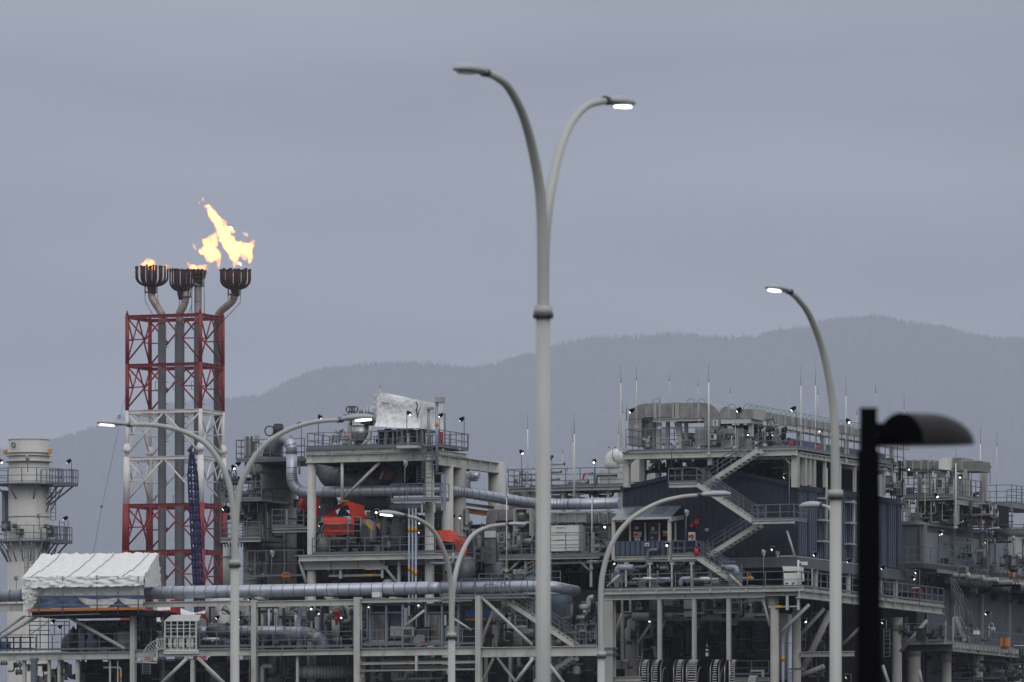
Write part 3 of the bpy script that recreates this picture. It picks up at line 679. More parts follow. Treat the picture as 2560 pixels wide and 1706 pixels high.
def CLUTTER(X0, Y0, X1, Y1, v0, v1, n, where, kinds='hvbwtc', big=1.0, pal=None, seed=None):
    """n separate small pieces of process equipment standing between v0 and v1; deep dark tangles nobody could count become one mass"""
    rs = random.Random(seed or int(X0 * 7 + Y0 * 3 + n)); k = PX(v0)
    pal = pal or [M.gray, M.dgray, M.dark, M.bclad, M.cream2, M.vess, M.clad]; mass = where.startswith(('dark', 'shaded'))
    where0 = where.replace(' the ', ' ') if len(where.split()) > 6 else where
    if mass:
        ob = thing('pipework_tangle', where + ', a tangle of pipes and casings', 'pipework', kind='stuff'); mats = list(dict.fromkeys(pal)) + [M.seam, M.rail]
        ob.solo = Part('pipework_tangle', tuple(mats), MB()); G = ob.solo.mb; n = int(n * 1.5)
    for i in range(n):
        kd = rs.choice(kinds); X = rs.uniform(X0, X1); Y = rs.uniform(Y0, Y1); v = rs.uniform(v0, v1); mt = rs.choice(pal); c = P(X, Y, v); zlo = P(X, Y1, v).z
        W = (X1 - X0) * k; H = (Y1 - Y0) * k; col = CN.get(mt, 'painted'); uR = P(X1, Y, v).x; uL = P(X0, Y, v).x
        pos = ('upper ', '', 'lower ')[min(2, int(3 * (Y - Y0) / (Y1 - Y0)))] + ('left', 'middle', 'right')[min(2, int(3 * (X - X0) / (X1 - X0)))]
        def T(name, desc, cat):
            lb = f'{col} {desc}, {pos} of {where0}'
            return thing(name, lb, cat, where)
        mi = mats.index(mt) if mass else 0; ds = len(mats) - 2 if mass else 1
        if kd == 'h':
            L = min(rs.uniform(.15, .5) * W, uR - c.x); r = rs.choice((.05, .08, .11, .16, .2)) * big; dz = rs.choice((-1, 1, 0)) * rs.uniform(.4, 1.2)
            if L < .4: L = .4
            if c.z + dz < zlo: dz = abs(dz) * .5
            pts = [c, c + Vector((L * .6, 0, 0)), c + Vector((L * .6, 0, dz)), c + Vector((L, 0, dz))] if dz else [c, c + Vector((L, 0, 0))]
            if mass: G.tube(bend(pts, r * 3) if dz else pts, r, 8, mi, seam=.9 if r > .12 else 0, ms=ds); continue
            t = T('pipe' if r > .07 else 'conduit', ('stepped pipe' if dz else 'level pipe') if r > .07 else ('stepped thin pipe' if dz else 'level thin pipe'), 'pipe' if r > .07 else 'conduit')  # the thinner clutter pipes carry the conduit name
            t.part('pipe_run', mt, M.seam).tube(bend(pts, r * 3) if dz else pts, r, 8, seam=.9 if r > .12 else 0)
            if r > .07:
                for e, d in ((pts[0], 1), (pts[-1], -1)): t.part('end_flange', M.dgray).tube([e, e + Vector((d * .05, 0, 0))], r * 1.35, 10)
        elif kd == 'v':
            L = rs.uniform(.3, .9) * H; r = rs.choice((.04, .06, .09, .14)) * big
            z1 = min(P(X, Y0, v).z, c.z + L); a = Vector((c.x, v, z1)); b = Vector((c.x, v, max(zlo, z1 - L)))
            e = b + Vector((rs.choice((-1, 1)) * rs.uniform(.3, .8), 0, 0)); e.x = max(uL, min(uR, e.x)); pts = bend([a, b, e], r * 3)
            if mass: G.tube(pts, r, 8, mi); continue
            t = T('pipe' if r > .07 else 'conduit', 'upright pipe' if r > .07 else 'upright thin pipe', 'pipe' if r > .07 else 'conduit'); t.part('pipe_run', mt).tube(pts, r, 8)
            if r > .07: t.part('end_flange', M.dgray).tube([a, a + Vector((0, 0, .05))], r * 1.4, 10)
        elif kd == 'b':
            w, h, d = rs.uniform(.3, 1.0) * big, rs.uniform(.4, 1.2) * big, rs.uniform(.3, .7)
            if mass: G.box((c.x - w/2, v, c.z - h/2), (c.x + w/2, v + d, c.z + h/2), mi); continue
            t = T('equipment_box', 'equipment box', 'equipment box')
            t.part('cabinet', mt).box((c.x - w/2, v, c.z - h/2), (c.x + w/2, v + d, c.z + h/2)); 
            t.part('door_panel', M.dgray if mt is not M.dgray else M.gray).box((c.x - w*.38, v - .02, c.z - h*.38), (c.x + w*.38, v - .004, c.z + h*.32))
            for s_ in (-1, 1): t.part('leg', M.rail).box((c.x + s_*w*.4 - .03, v + .1, c.z - h/2 - .6), (c.x + s_*w*.4 + .03, v + .16, c.z - h/2))
        elif kd == 'w':
            r = rs.uniform(.1, .22) * big; e = c + Vector((0, -r * .6, r * 2))
            if mass: VALVE(G, c, r, mi); continue
            t = T('valve', 'handwheel valve', 'valve')
            vb = t.part('valve_body', mt); vb.ball(c, r, 8)
            for s_ in (-1, 1): vb.tube([c + Vector((s_*r*.8, 0, 0)), c + Vector((s_*r*1.7, 0, 0))], r * .75, 8); vb.tube([c + Vector((s_*r*1.5, 0, 0)), c + Vector((s_*r*1.75, 0, 0))], r * 1.15, 10)
            t.part('valve_stem', M.dgray).tube([c, e], r * .25, 6); t.part('handwheel', M.dgray if mt is M.redv else mt).ring(e, r * 1.3, r * .14, 'v', 12)
        elif kd == 't':
            L = max(.6, min(rs.uniform(.2, .5) * W, uR - c.x)); tr = G if mass else None
            if not mass: t = T('cable_tray', 'cable tray', 'cable tray'); tr = t.part('tray', mt); hg = t.part('hanger', M.rail)
            tr.box((c.x, v, c.z), (c.x + L, v + .4, c.z + .02), mi); tr.box((c.x, v, c.z + .02), (c.x + L, v + .02, c.z + .12), mi)
            for q in (.1, L - .14): (G if mass else (hg if q == .1 else t.part('hanger', M.rail))).box((c.x + q, v + .02, c.z + .12), (c.x + q + .04, v + .06, c.z + .9), mi)
        elif kd == 'c':
            r = rs.uniform(.25, .6) * big; h = rs.uniform(1, 2.2) * big; z = max(zlo, c.z - h)
            if mass: G.tube([(c.x, v, z), (c.x, v, z + h)], r, 14, mi, seam=.6, ms=ds); G.ball((c.x, v, z + h), r, 14, mi, sc=(1, 1, .5)); continue
            t = T('vessel', 'domed upright vessel', 'vessel')
            s_ = t.part('shell', mt, M.seam); s_.tube([(c.x, v, z), (c.x, v, z + h)], r, 14, seam=.6); s_.ball((c.x, v, z + h), r, 14, sc=(1, 1, .5))
            t.part('nozzle', M.dgray).tube([(c.x, v, z + h), (c.x, v, z + h + r * .9)], r * .25, 8)
            t.part('support_skirt', M.gray).cyl((c.x, v), r * .8, z - .4, z, 12)
        elif kd == 's':
            w = rs.uniform(.12, .3); h = rs.uniform(.6, 1) * H; z1 = min(P(X, Y0, v).z, c.z + h)
            if mass: G.box((c.x - w/2, v, z1 - h), (c.x + w/2, v + w, z1), mi); continue
            t = T('support_post', 'steel post', 'post'); t.part('shaft', mt).box((c.x - w/2, v, z1 - h), (c.x + w/2, v + w, z1)); t.part('base_plate', M.gray).box((c.x - w, v - w/2, z1 - h - .04), (c.x + w, v + w * 1.5, z1 - h))
# ================================================================== LEFT: pipe rack, wrapped scaffold, white stack
use(0, 1050, 2.39)
rack = thing('pipe_rack', 'long cream steel pipe rack along the bottom left, carrying the silver main', 'pipe rack')
HB(rack, -60, 778, 1388, 1434, 0, .35); HB(rack, 802, 1500, 1370, 1412, .02, .35)
HB(rack, -60, 300, 1096, 1142, 0, .3); HB(rack, 700, 1500, 1084, 1117, .0, .3)
VB(rack, 776, 804, 1132, None, -.12); VB(rack, 1500, 1529, 1078, None, -.12)
use(540, 1330, 3.677)
HB(rack, 370, 1268, 628, 683, 0, .3); HB(rack, 1320, 2352, 608, 645, 0.1, .3)
HB(rack, 370, 1268, 1082, 1134, 0, .35); HB(rack, 1318, 2420, 1062, 1136, 0, .35)
VB(rack, 1266, 1320, 600, None, -.15)
HB(rack, 1320, 2420, 1192, 1214, 0, .2); HB(rack, 1320, 2420, 1262, 1276, 0, .15); VB(rack, 1830, 1850, 1138, 1280, 0)
VB(rack, 735, 755, 1140, None, .4); VB(rack, 1348, 1366, 1140, None, 3); VB(rack, 1420, 1455, 1140, None, 6, M.cream2)
BR(rack, (1735, 870), (1915, 722), .3, .09); BR(rack, (2190, 800), (2350, 905), .3, .08); BR(rack, (-90, 1250), (90, 1420), .3, .12)
use(1080, 1330, 4.171)
VB(rack, 450, 504, 668, None, -.15); HB(rack, 505, 1720, 1196, 1300, 0, .4)
BR(rack, (520, 685), (1045, 1180), .1, .115); BR(rack, (640, 810), (532, 1105), 1.5, .1); BR(rack, (1060, 1312), (845, 1600), .1, .12); BR(rack, (1190, 1335), (1390, 1600), .1, .12)
BR(rack, (640, 1318), (505, 1600), 1.2, .1); BR(rack, (680, 1318), (900, 1600), 1.2, .1); VB(rack, 628, 680, 800, 1196, 3.5, M.cream2); VB(rack, 1018, 1062, 1300, 1330, 0.05)
VB(rack, 545, 572, 1305, None, 2.5, M.cream2); VB(rack, 800, 822, 1305, None, 2.5, M.cream2)
use(0, 1050, 2.39)
BR(rack, (-60, 1340), (235, 1165), -.1, .13); BR(rack, (395, 1168), (745, 1368), -.1, .13); BR(rack, (-80, 1330), (150, 1170), .8, .1)
BR(rack, (1118, 1425), (960, 1580), 0.1, .13); BR(rack, (1182, 1422), (1345, 1580), .1, .13)
for X0, X1 in ((133, 151), (284, 298), (344, 356), (452, 470), (652, 660), (700, 706), (1138, 1158)): VB(rack, X0, X1, 1432, None, .3)
for X0, X1 in ((360, 374), (968, 980)): VB(rack, X0, X1, 1432, None, 3, M.cream2)
a, b = P(-60, 1390, 0), P(778, 1390, 0); a.z = b.z = P(380, 1388, 0).z
DECK(rack, a, b, 9); RAIL(rack, [a + Vector((0,.05,.14)), b + Vector((0,.05,.14))], 1.15, M.rail)
a, b = P(1190, 1372, 0), P(1500, 1372, 0); a.z = b.z = P(1150, 1370, 0).z
DECK(rack, P(800, 1372, .02), b, 9); RAIL(rack, [a + Vector((0,.05,.12)), b + Vector((0,.05,.12))])
use(540, 1330, 3.677)
a, b = P(375, 1080, 0), P(1264, 1080, 0); a.z = b.z = P(820, 1080, 0).z
DECK(rack, a, b, 9); RAIL(rack, [a + Vector((0,.05,.14)), b + Vector((0,.05,.14))], 1.1)
a, b = P(1325, 1062, 0), P(2420, 1062, 0); a.z = b.z = P(1800, 1060, 0).z
DECK(rack, a, b, 9); RAIL(rack, [a + Vector((0,.05,.14)), b + Vector((0,.05,.14))], 1.1)
# upper walkway beside the main (right end), rail in front of the reducer
a, b = P(2060, 606, 0), P(2860, 606, 0); a.z = b.z = P(2300, 606, 0).z
DECK(rack, a, b, 1.4); RAIL(rack, [a + Vector((0,.02,.1)), b + Vector((0,.02,.1))], 1.05)

# silver main along the rack
use(0, 1050, 2.39)
mb = one('pipeline', 'thick silver clad main pipe running the whole width of the left rack', 'pipeline', M.clad, M.seam)
zc = P(1200, 1029, 1.6).z; uA, uB = P(-60, 1029, 1.6).x, None
use(540, 1330, 3.677); uB = P(1965, 540, 1.6).x; uC = P(2055, 545, 1.6).x; R1_, R2_ = 60 * PX(0), 50 * PX(0)
zr = zc + .1
use(1080, 1330, 4.171); uD = P(1240, 572, 1.6).x
mb.tube([(uA, 1.6, zc), (uB, 1.6, zc)], R1_, 28, seam=.86)
mb.tube([(uB, 1.6, zc), (uC, 1.6, zc)], [R1_, R2_], 28)
mb.tube(bend([(uC, 1.6, zc), (uD, 1.6, zc), (uD + 1.0, 4.0, zc - .3)], .8), R2_, 28, seam=.86)
use(540, 1330, 3.677)
t = thing('pipe_shoe', 'small white box bracket on the lower side of the silver main', 'bracket'); BX(t, 'bracket_box', M.white, 1433, 552, 1505, 600, .75, .4); BX(t, 'saddle_plate', M.cream, 1440, 598, 1500, 608, .8, 1.2)
t = thing('drain_valve', 'little upright valve on top of the silver main near its reducer', 'valve'); vm_ = t.part('valve_body', M.gray); c = P(1882, 470, 1.6); VALVE(vm_, c, .09)
t.part('stub', M.clad).tube([c, c - Vector((0, 0, .35))], .05, 8)
for X in (385, 1025, 1620):
    t = thing('pipe_support', 'cream saddle between the silver main and the rack beam', 'pipe support', 'saddles under the silver main'); BX(t, 'saddle', M.cream, X - 28, 598, X + 28, 612, .9, 1.4); BX(t, 'web_plate', M.cream2, X - 8, 610, X + 8, 622, .2, 1.8)

# white sheeted scaffold tent over the main
use(0, 1050, 2.39)
t = thing('scaffold_tent', 'scaffold shelter sheeted in wrinkled white tarpaulin over the silver main', 'scaffold tent')
def wr(x, y, s=1.0): return noise.noise(Vector((x * 3.1, y * 2.3, s))) * .12 + noise.noise(Vector((x * 9, y * 6.5, s + 5))) * .05
V0, V1 = -1.6, 3.4
A = P(135, 940, V0); B = P(862, 934, V0); C_ = P(948, 792, V1); D_ = P(248, 803, V1)
rf = t.partx('roof_sheet', M.wrap2)
def frf(a, b):
    p = A.lerp(B, a).lerp(D_.lerp(C_, a), b); sag = -.25 * math.sin(b * math.pi) * abs(math.sin(a * math.pi * 4)) ** .5 * .5
    return p + Vector((0, 0, wr(a * 6, b * 3) * .9 + sag + (jit(.05) if b in (0, 1) else 0)))
rf.mb.grid(frf, 70, 26)
st = rf.sub('tie_strap', M.brown)
for a in (.12, .42, .58, .88): st.tube([frf(a + .10 * (b - .5), b) + Vector((0, -.02, .03)) for b in [i / 12 for i in range(13)]], .022, 4)
def flap(name, c00, c10, c01, c11, nx, ny, amp=1.0, seed=1, mt=None):      # hanging sheet
    m = t.part(name, mt or M.wrap2)
    def f(a, b):
        p = Vector(c00).lerp(Vector(c10), a).lerp(Vector(c01).lerp(Vector(c11), a), b); w_ = wr(a * nx / 5, b * ny / 5, seed) * amp
        fold = math.sin(a * nx * .6 + 6 * noise.noise(Vector((a * 3, b * 2, seed)))) * .05 * amp * (.4 + noise.noise(Vector((a * 5, 3, seed))) + .4)
        return p + Vector((0, w_ + fold, w_ * .6))
    m.grid(f, nx, ny)
flap('valance', P(135, 938, V0), P(862, 934, V0), P(150, 1004, V0 - .25), P(855, 990, V0 - .25), 60, 10, 1.2, 2)
flap('front_sheet', P(225, 990, V0 + .5), P(865, 985, V0 + .5), P(232, 1060, V0 + .5), P(858, 1052, V0 + .5), 60, 8, 1.0, 3)
flap('side_sheet', P(862, 934, V0), P(948, 792, V1), P(868, 1000, V0 + .2), P(962, 990, V1), 24, 20, 1.5, 4)
flap('hanging_flap', P(128, 938, V0 - .3), P(258, 990, V0 + .1), P(140, 1172, V0 - .3), P(196, 1118, V0 + .1), 14, 26, 1.5, 5)
flap('blue_sheet', P(232, 1052, V0 + .35), P(860, 1048, V0 + .35), P(200, 1128, V0 + .35), P(858, 1118, V0 + .35), 50, 9, .9, 6, M.blue_t)
sw = t.part('white_swag', M.wrap2)
def fsw(a, b):
    p = P(470 + 385 * a, 1058, V0 + .2); dz = -(.72 * abs(math.sin(a * math.pi * 1.6)) ** .8 + .15) * (.2 + .8 * b)
    return Vector((p.x, p.y + wr(a * 4, b * 2, 9), p.z + dz))
sw.grid(fsw, 24, 6)
for X in (232, 375, 580, 705, 826):
    t.part('scaffold_post', M.rail).tube([P(X, 935 if X > 240 else 1000, V0 - .1), P(X, 1160, V0 - .1)], .045, 6)
for Y in (1052, 1108): t.part('scaffold_ledger', M.rail).tube([P(205, Y + 3, V0 - .15), P(862, Y - 3, V0 - .15)], .045, 6)
bd = t.part('plank_edge', M.ora); z = P(520, 1134, V0).z; bd.box((P(175, 1134, V0).x, V0 - .1, z - .07), (P(852, 1134, V0).x, V0 + .1, z + .1))
bd = t.part('plank_floor', M.wood); bd.box((P(175, 1134, V0).x, V0 + .1, z - .12), (P(852, 1134, V0).x, 4.6, z - .02))
for q in range(5): t.part('floor_joist', M.dark).box((P(180, 1134, V0).x, V0 + .3 + q * 1.0, z - .45), (P(900, 1134, V0).x, V0 + .45 + q * 1.0, z - .13))
hp_ = t.part('outrigger_tube', M.rail); hp_.tube([P(160, 1175, V0), P(600, 1160, V0)], .05, 6)

# white exhaust stack
t = thing('exhaust_stack', 'white cylindrical exhaust stack with two ringed walkways at the far left', 'stack')
VS = 45; cx = P(172, 700, VS); rS = 126 * PX(VS); zf = lambda Y: P(172, Y, VS).z
sh = t.partx('shell', M.stack, M.cream2)
sh.mb.cyl((cx.x, cx.y), rS, zf(1700), zf(120), 48, 0); 
for Y, e, hh in ((196, .10, 6), (214, .14, 5), (248, .25, 6), (577, .06, 5), (922, .06, 6), (386, .05, 4)): sh.mb.cyl((cx.x, cx.y), rS + e, zf(Y + hh), zf(Y), 48, 0)
sh.sub('rim', M.stack).tube([(cx.x, cx.y, zf(122)), (cx.x, cx.y, zf(118))], rS * 1.02, 48)
sk = t.part('lower_shell', M.stack); sk.cyl((cx.x, cx.y), rS * 1.05, 0, zf(755), 40); sk.tube([(cx.x, cx.y, zf(755)), (cx.x, cx.y, zf(735))], [rS * 1.05, rS], 40)
def ring_platform(t, c, r0, r1, z, mt=M.rail, arcs=(0, 360), h=1.15):
    n = 36; fl = t.part('ring_deck', mt); a0, a1 = D2R(arcs[0]), D2R(arcs[1])
    vs = []; 
    for i in range(n + 1):
        a = a0 + (a1 - a0) * i / n
        for r, zz in ((r0, z - .1), (r1, z - .1), (r1, z), (r0, z)): vs.append((c[0] + r * math.cos(a), c[1] + r * math.sin(a), zz))
    fl.add(vs, [(4*i+k, 4*i+(k+1) % 4, 4*i+4+(k+1) % 4, 4*i+4+k) for i in range(n) for k in range(4)])
    rl = t.part('railing', M.rail); m = max(6, int((a1 - a0) * r1 / 1.1)); prev = None
    for i in range(m + 1):
        a = a0 + (a1 - a0) * i / m; p = Vector((c[0] + r1 * math.cos(a), c[1] + r1 * math.sin(a), z)); rl.bar(p, p + Vector((0,0,h)), .055, .055)
        if prev is not None:
            for q in (.12, h * .5, h): rl.bar(prev + Vector((0,0,q)), p + Vector((0,0,q)), .05, .05)
        prev = p
    for i in range(0, m, 2):
        kb = t.part('bracket', mt); a = a0 + (a1 - a0) * i / m; kb.tube([(c[0] + r1 * .97 * math.cos(a), c[1] + r1 * .97 * math.sin(a), z - .1), (c[0] + r0 * math.cos(a), c[1] + r0 * math.sin(a), z - 1.2 * (r1 - r0))], .06, 5)
ring_platform(t, (cx.x, cx.y), rS, rS + 1.0, zf(385)); ring_platform(t, (cx.x, cx.y), rS, rS + .8, zf(727))
for Yd, Xr, nm in ((393, 438, 'upper'), (735, 402, 'lower')):
    a = P(245, Yd, VS - .8); b = P(Xr - 24, Yd, VS - .8); z = a.z = b.z = zf(Yd)
    dk = t.part('side_deck', M.rail); dk.box((a.x, VS - .8, z - .12), (b.x, VS + .8, z))
    RAIL(t, [a + Vector((0,0,0)), b, b + Vector((0, 1.6, 0)), a + Vector((0, 1.6, 0))], 1.15, sp=.45)
    bk = t.part('side_bracket', M.rail)
    for s_ in (0, 1.4): bk.tube([(b.x - .4, VS - .7 + s_, z - .1), (cx.x + rS, VS - .2 + s_ * .5, z - 1.5)], .07, 5); bk.tube([(b.x - 1.2, VS - .7 + s_, z - .1), (cx.x + rS, VS - .2 + s_ * .5, z - 2.1)], .05, 5)
for k in range(10):
    an = D2R(180 + k * 20); r1 = rS + .9
    t.part('gusset_strut', M.gray).tube([(cx.x + r1 * math.cos(an), cx.y + r1 * math.sin(an), zf(740)), (cx.x + rS * 1.04 * math.cos(an), cx.y + rS * 1.04 * math.sin(an), zf(850))], .05, 6)
LADDER(t, 318, 395, 600, VS - .3); LADDER(t, 186, 730, 1160, VS - 2.6 * 1.6); LADDER(t, 370, 600, 730, VS, cage=False)
cd = t.part('side_duct', M.gray); cd.box((P(28, 600, VS).x, VS - .5, zf(620)), (P(44, 600, VS).x, VS + .2, zf(420)))
for X, Y in ((131, 155),): t.part('porthole', M.gray).ring((P(X, Y, VS).x, VS - rS * .98, zf(Y)), .17, .06)
for X in (40, 306): t.part('lifting_lug', M.yel).box((P(X, 190, VS).x - .12, VS - .4, zf(205)), (P(X, 190, VS).x + .12, VS - .1, zf(180)))
for X, Y, w, h in ((30, 635, .6, .8), (112, 668, .5, .45), (268, 636, .25, .3), (82, 634, .25, .3), (298, 670, .4, .8), (290, 640, .3, .3)):
    q = thing('instrument_cabinet', {30: 'dark control box at the left edge of the stack lower walkway', 112: 'dark valve cluster on the stack lower walkway', 268: 'small round gauge box on the stack, right of middle', 82: 'small round gauge box on the stack, left of middle', 298: 'tall dark pipework cluster at the right of the stack lower walkway', 290: 'small junction box above the tall dark pipework on the stack'}[X], 'instrument')
    c = P(X, Y, VS - rS - .5); q.part('casing', M.dgray).box((c.x - w/2, c.y, c.z - h/2), (c.x + w/2, c.y + .4, c.z + h/2)); q.part('gauge', M.gray).tube([(c.x, c.y - .12, c.z), (c.x, c.y - .01, c.z)], min(w, h) * .35, 12)
for i, (X, Y, Xp, Yb, f, lb, dv) in enumerate([(411, 250, 427, 330, 'l', 'floodlight on a pole at the right end of the stack upper walkway', -.8), (8, 248, -4, 320, 'r', 'floodlight at the left frame edge beside the stack top', -2), (166, 230, 166, 312, 'b', 'floodlight standing in front of the stack flange ring', -4.5),
        (391, 590, 406, 670, 'l', 'floodlight on a pole at the right end of the stack lower walkway', -.8), (234, 572, 234, 655, 'b', 'floodlight standing in front of the stack mid seam', -4.3), (97, 945, 97, 1100, 'b', 'floodlight low on the stack left of the tent', -4.3)]):
    FLOOD(X, Y, Xp, Yb, VS + dv, f, lb, lit=f != 'b', group='floodlights on the white stack')

# area under the tent and on the rack deck
t = thing('blue_scaffold', 'low scaffold frame with blue painted tubes at the left edge of the deck', 'scaffold')
for X in (5, 45, 82, 120, 182, 215): t.part('upright', M.blue if X < 190 else M.rail).tube([P(X, 1296, 1), P(X, 1384, 1)], .05, 6)
for Y in (1300, 1330, 1365): t.part('ledger', M.blue).tube([P(-20, Y, .95), P(205, Y, .95)], .045, 6)
t.part('blue_netting', M.blue_t).grid(lambda a, b: P(-10 + 75 * a, 1325 + 45 * b, 1.3 + .05 * math.sin(a * 12)), 10, 6)
t = thing('inspection_scaffold', 'thin grey scaffold tower between the stack and the deck equipment', 'scaffold')
for X in (178, 240, 290, 385, 415): t.part('upright', M.rail).tube([P(X, 1150 + (X > 300) * 50, 6), P(X, 1380, 6)], .04, 5)
for Y in (1205, 1228, 1258, 1285): t.part('ledger', M.rail).tube([P(170, Y, 6), P(418 if Y < 1240 else 300, Y, 6)], .035, 5)
t.part('diagonal', M.rail).tube([P(180, 1285, 6), P(290, 1205, 6)], .03, 5)
PIPE('dark insulated duct elbow standing on the deck under the white tent', [P(398, 1385, 3), P(398, 1310, 3), P(480, 1310, 3)], .42, M.dclad, rad=.9, n=20, seam=.5, name='duct_elbow', cat='duct')
t = thing('deck_shed', 'low tan slatted shed roof under the scaffold tent', 'shed')
BX(t, 'slatted_roof', M.brown, 458, 1198, 830, 1262, 4, 3)
sl = t.part('roof_slats', M.stack)
for i in range(12): X = 480 + i * 24; sl.bar(P(X, 1208, 3.9), P(X + 18, 1240, 3.9), .10, .06)
BX(t, 'body', M.dark, 458, 1262, 830, 1385, 4.4, 3)
BX(t, 'side_panel', M.slate, 458, 1240, 640, 1265, 3.8, .3)
CLUTTER(420, 1250, 780, 1375, 1.2, 3.6, 16, 'equipment under the white scaffold tent', 'hvbwtc', pal=[M.dgray, M.dark, M.gray, M.bclad])
CLUTTER(800, 1180, 990, 1375, 1.5, 5, 16, 'pipework beside the white roofed skid', 'hvbw', pal=[M.gray, M.dgray, M.cream2, M.rail])
CLUTTER(-20, 1450, 450, 1568, 1.5, 6, 16, 'pipework under the left rack deck', 'hvbws', pal=[M.gray, M.cream2, M.cream, M.rail, M.dgray, M.stack])
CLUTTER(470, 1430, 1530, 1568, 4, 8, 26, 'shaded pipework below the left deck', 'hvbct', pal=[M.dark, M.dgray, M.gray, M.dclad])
t = thing('added_dark_block', 'big dark block added as a backdrop behind the left rack below deck level', 'equipment'); BX(t, 'casing', M.dark, 455, 1440, 1560, 1640, 9.5, 6)  # plain dark box added to keep the bay below deck dark
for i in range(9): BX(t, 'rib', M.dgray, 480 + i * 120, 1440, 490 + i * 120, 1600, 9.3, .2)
t = thing('yellow_banded_pipe', 'thin cream pipe with a yellow band hooked below the left deck', 'pipe'); t.part('pipe_run', M.cream).tube(bend([P(620, 1480, .6), P(722, 1480, .6), P(722, 1640, .6)], .2), .07, 8); t.part('colour_band', M.yel).tube([P(722, 1510, .6), P(722, 1555, .6)], .08, 8)
t = thing('blue_post', 'blurred blue grey square post before the left deck', 'post'); BX(t, 'post_shaft', M.rail, 183, 1440, 212, 1720, -8, .35); BX(t, 'post_head', M.rail, 178, 1424, 216, 1442, -8.05, .45)
# caged ladder
t = thing('caged_ladder', 'curved cream caged ladder climbing to the white roofed skid', 'ladder')
cg = t.part('hoops', M.cream)
for i in range(13):
    a = D2R(180 - i * 7.6); R0, R1q = 130, 72
    c0, c1 = P(978 + R0 * math.cos(a), 1440 - R0 * math.sin(a), -.3), P(978 + R1q * math.cos(a), 1440 - R1q * math.sin(a), -.3)
    cg.bar(c0, c1, .05, .05)
for R0 in (130, 72): t.part('curved_rail', M.cream).tube([P(978 + R0 * math.cos(D2R(180 - i*7.6)), 1440 - R0 * math.sin(D2R(180 - i*7.6)), -.32) for i in range(13)], .05, 6)
ld = t.part('ladder', M.rail)
for X in (852, 898): ld.bar(P(X, 1440, -.3), P(X, 1520, -.3), .05, .05)
for i in range(8): ld.bar(P(852, 1445 + i * 10, -.3), P(898, 1445 + i * 10, -.3), .03, .03)
t.part('landing_frame', M.cream).tube([P(800, 1448, -.3), P(938, 1452, -.3), P(938, 1385, -.3)], .07, 6)
# white roofed analyser skid
t = thing('analyser_skid', 'open skid of upright white panels under a pale sloping roof', 'equipment skid')
rf = t.part('roof', M.white); a0, a1 = P(985, 1198, .2), P(1190, 1196, .2); b0, b1 = P(1022, 1166, 2.2), P(1200, 1164, 2.2)
rf.add([a0, a1, b1, b0] + [p - Vector((0,0,.08)) for p in (a0, a1, b1, b0)], [(0,1,2,3), (7,6,5,4), (0,4,5,1), (1,5,6,2), (2,6,7,3), (3,7,4,0)])
BX(t, 'base_beam', M.white, 975, 1378, 1185, 1398, -.05, .4)
for X in (985, 1172): VB(t, X - 4, X + 4, 1200, 1380, .1, M.cream, name='post')
for X in (1005, 1038, 1070, 1085, 1115, 1142): BX(t, 'panel_strip', M.white, X, 1305, X + 12, 1358, .3, .1)
for X in (1024, 1058, 1098, 1130, 1160): BX(t, 'upright', M.gray, X, 1205, X + 5, 1378, .5, .1)
for Y in (1222, 1262, 1298, 1362): BX(t, 'cross_rail', M.cream2, 985, Y, 1175, Y + 7, .25, .1)
for X, Y in ((1000, 1240), (1048, 1238), (1110, 1282), (1150, 1245)): BX(t, 'instrument_box', M.gray, X, Y, X + 26, Y + 30, .6, .3)
BX(t, 'backing_sheet', M.dgray, 990, 1205, 1168, 1378, 2.2, .1)
RAIL(t, [P(985, 1385, -.1), P(1172, 1385, -.1)], 2.2, M.white, sp=.45, mids=3)
# red crawler machine and sheeted crate behind
t = thing('red_machine', 'red machine body half hidden behind the pale skid roof', 'machine')
BX(t, 'track_body', M.redv, 958, 1152, 1015, 1200, 12, 2); BX(t, 'mast', M.redv, 1018, 1076, 1052, 1160, 12.5, .8); BX(t, 'engine_body', M.redv, 1165, 1158, 1205, 1198, 12, 2); t.part('roller', M.redv).tube([P(965, 1162, 11.8), P(1012, 1160, 11.8)], .3, 12)
t = thing('sheeted_load', 'low load sheeted in white plastic behind the pale skid roof', 'sheeted load')
m = t.part('cover_sheet', M.wrap); a0, a1 = P(930, 1205, 16), P(1215, 1205, 16); 
m.grid(lambda a, b: Vector((a0.x + (a1.x - a0.x) * a, 16 + 1.5 * b, a0.z + 1.2 * min(1, 4 * b) * (.75 + .25 * math.sin(a * 5 + 1)) + wr(a * 8, b * 3) * .8)), 30, 10)
t.part('load_box', M.dgray).box((a0.x + .2, 16.1, a0.z - .5), (a1.x - .2, 17.4, a0.z + .4))
# silver pipe with dark sleeve on the deck
t = thing('deck_pipe', 'silver pipe with a black insulated sleeve lying behind the deck rail', 'pipe')
t.part('silver_length', M.clad, M.seam).tube([P(1150, 1262, 2.2), P(1248, 1262, 2.2)], .33, 18, seam=.5); t.part('insulated_sleeve', M.dclad).tube([P(1245, 1262, 2.2), P(1365, 1262, 2.2)], .41, 18); t.part('silver_length', M.clad, M.seam).tube([P(1362, 1260, 2.2), P(1700, 1258, 2.2)], .33, 18, seam=.5)
PIPE('thin white pipe with an orange tip on the deck beside the pale skid', [P(1215, 1310, 1.2), P(1308, 1310, 1.2)], .1, M.white, name='thin_pipe')
CLUTTER(1190, 1285, 1500, 1375, .8, 4, 16, 'small fittings on the deck right of the pale skid', 'hvbwc', pal=[M.dark, M.dgray, M.gray, M.rail])
CLUTTER(1190, 1130, 1500, 1240, 6, 14, 14, 'grey pipework behind the deck pipe', 'hvbwts', pal=[M.gray, M.dgray, M.rail, M.cream2])
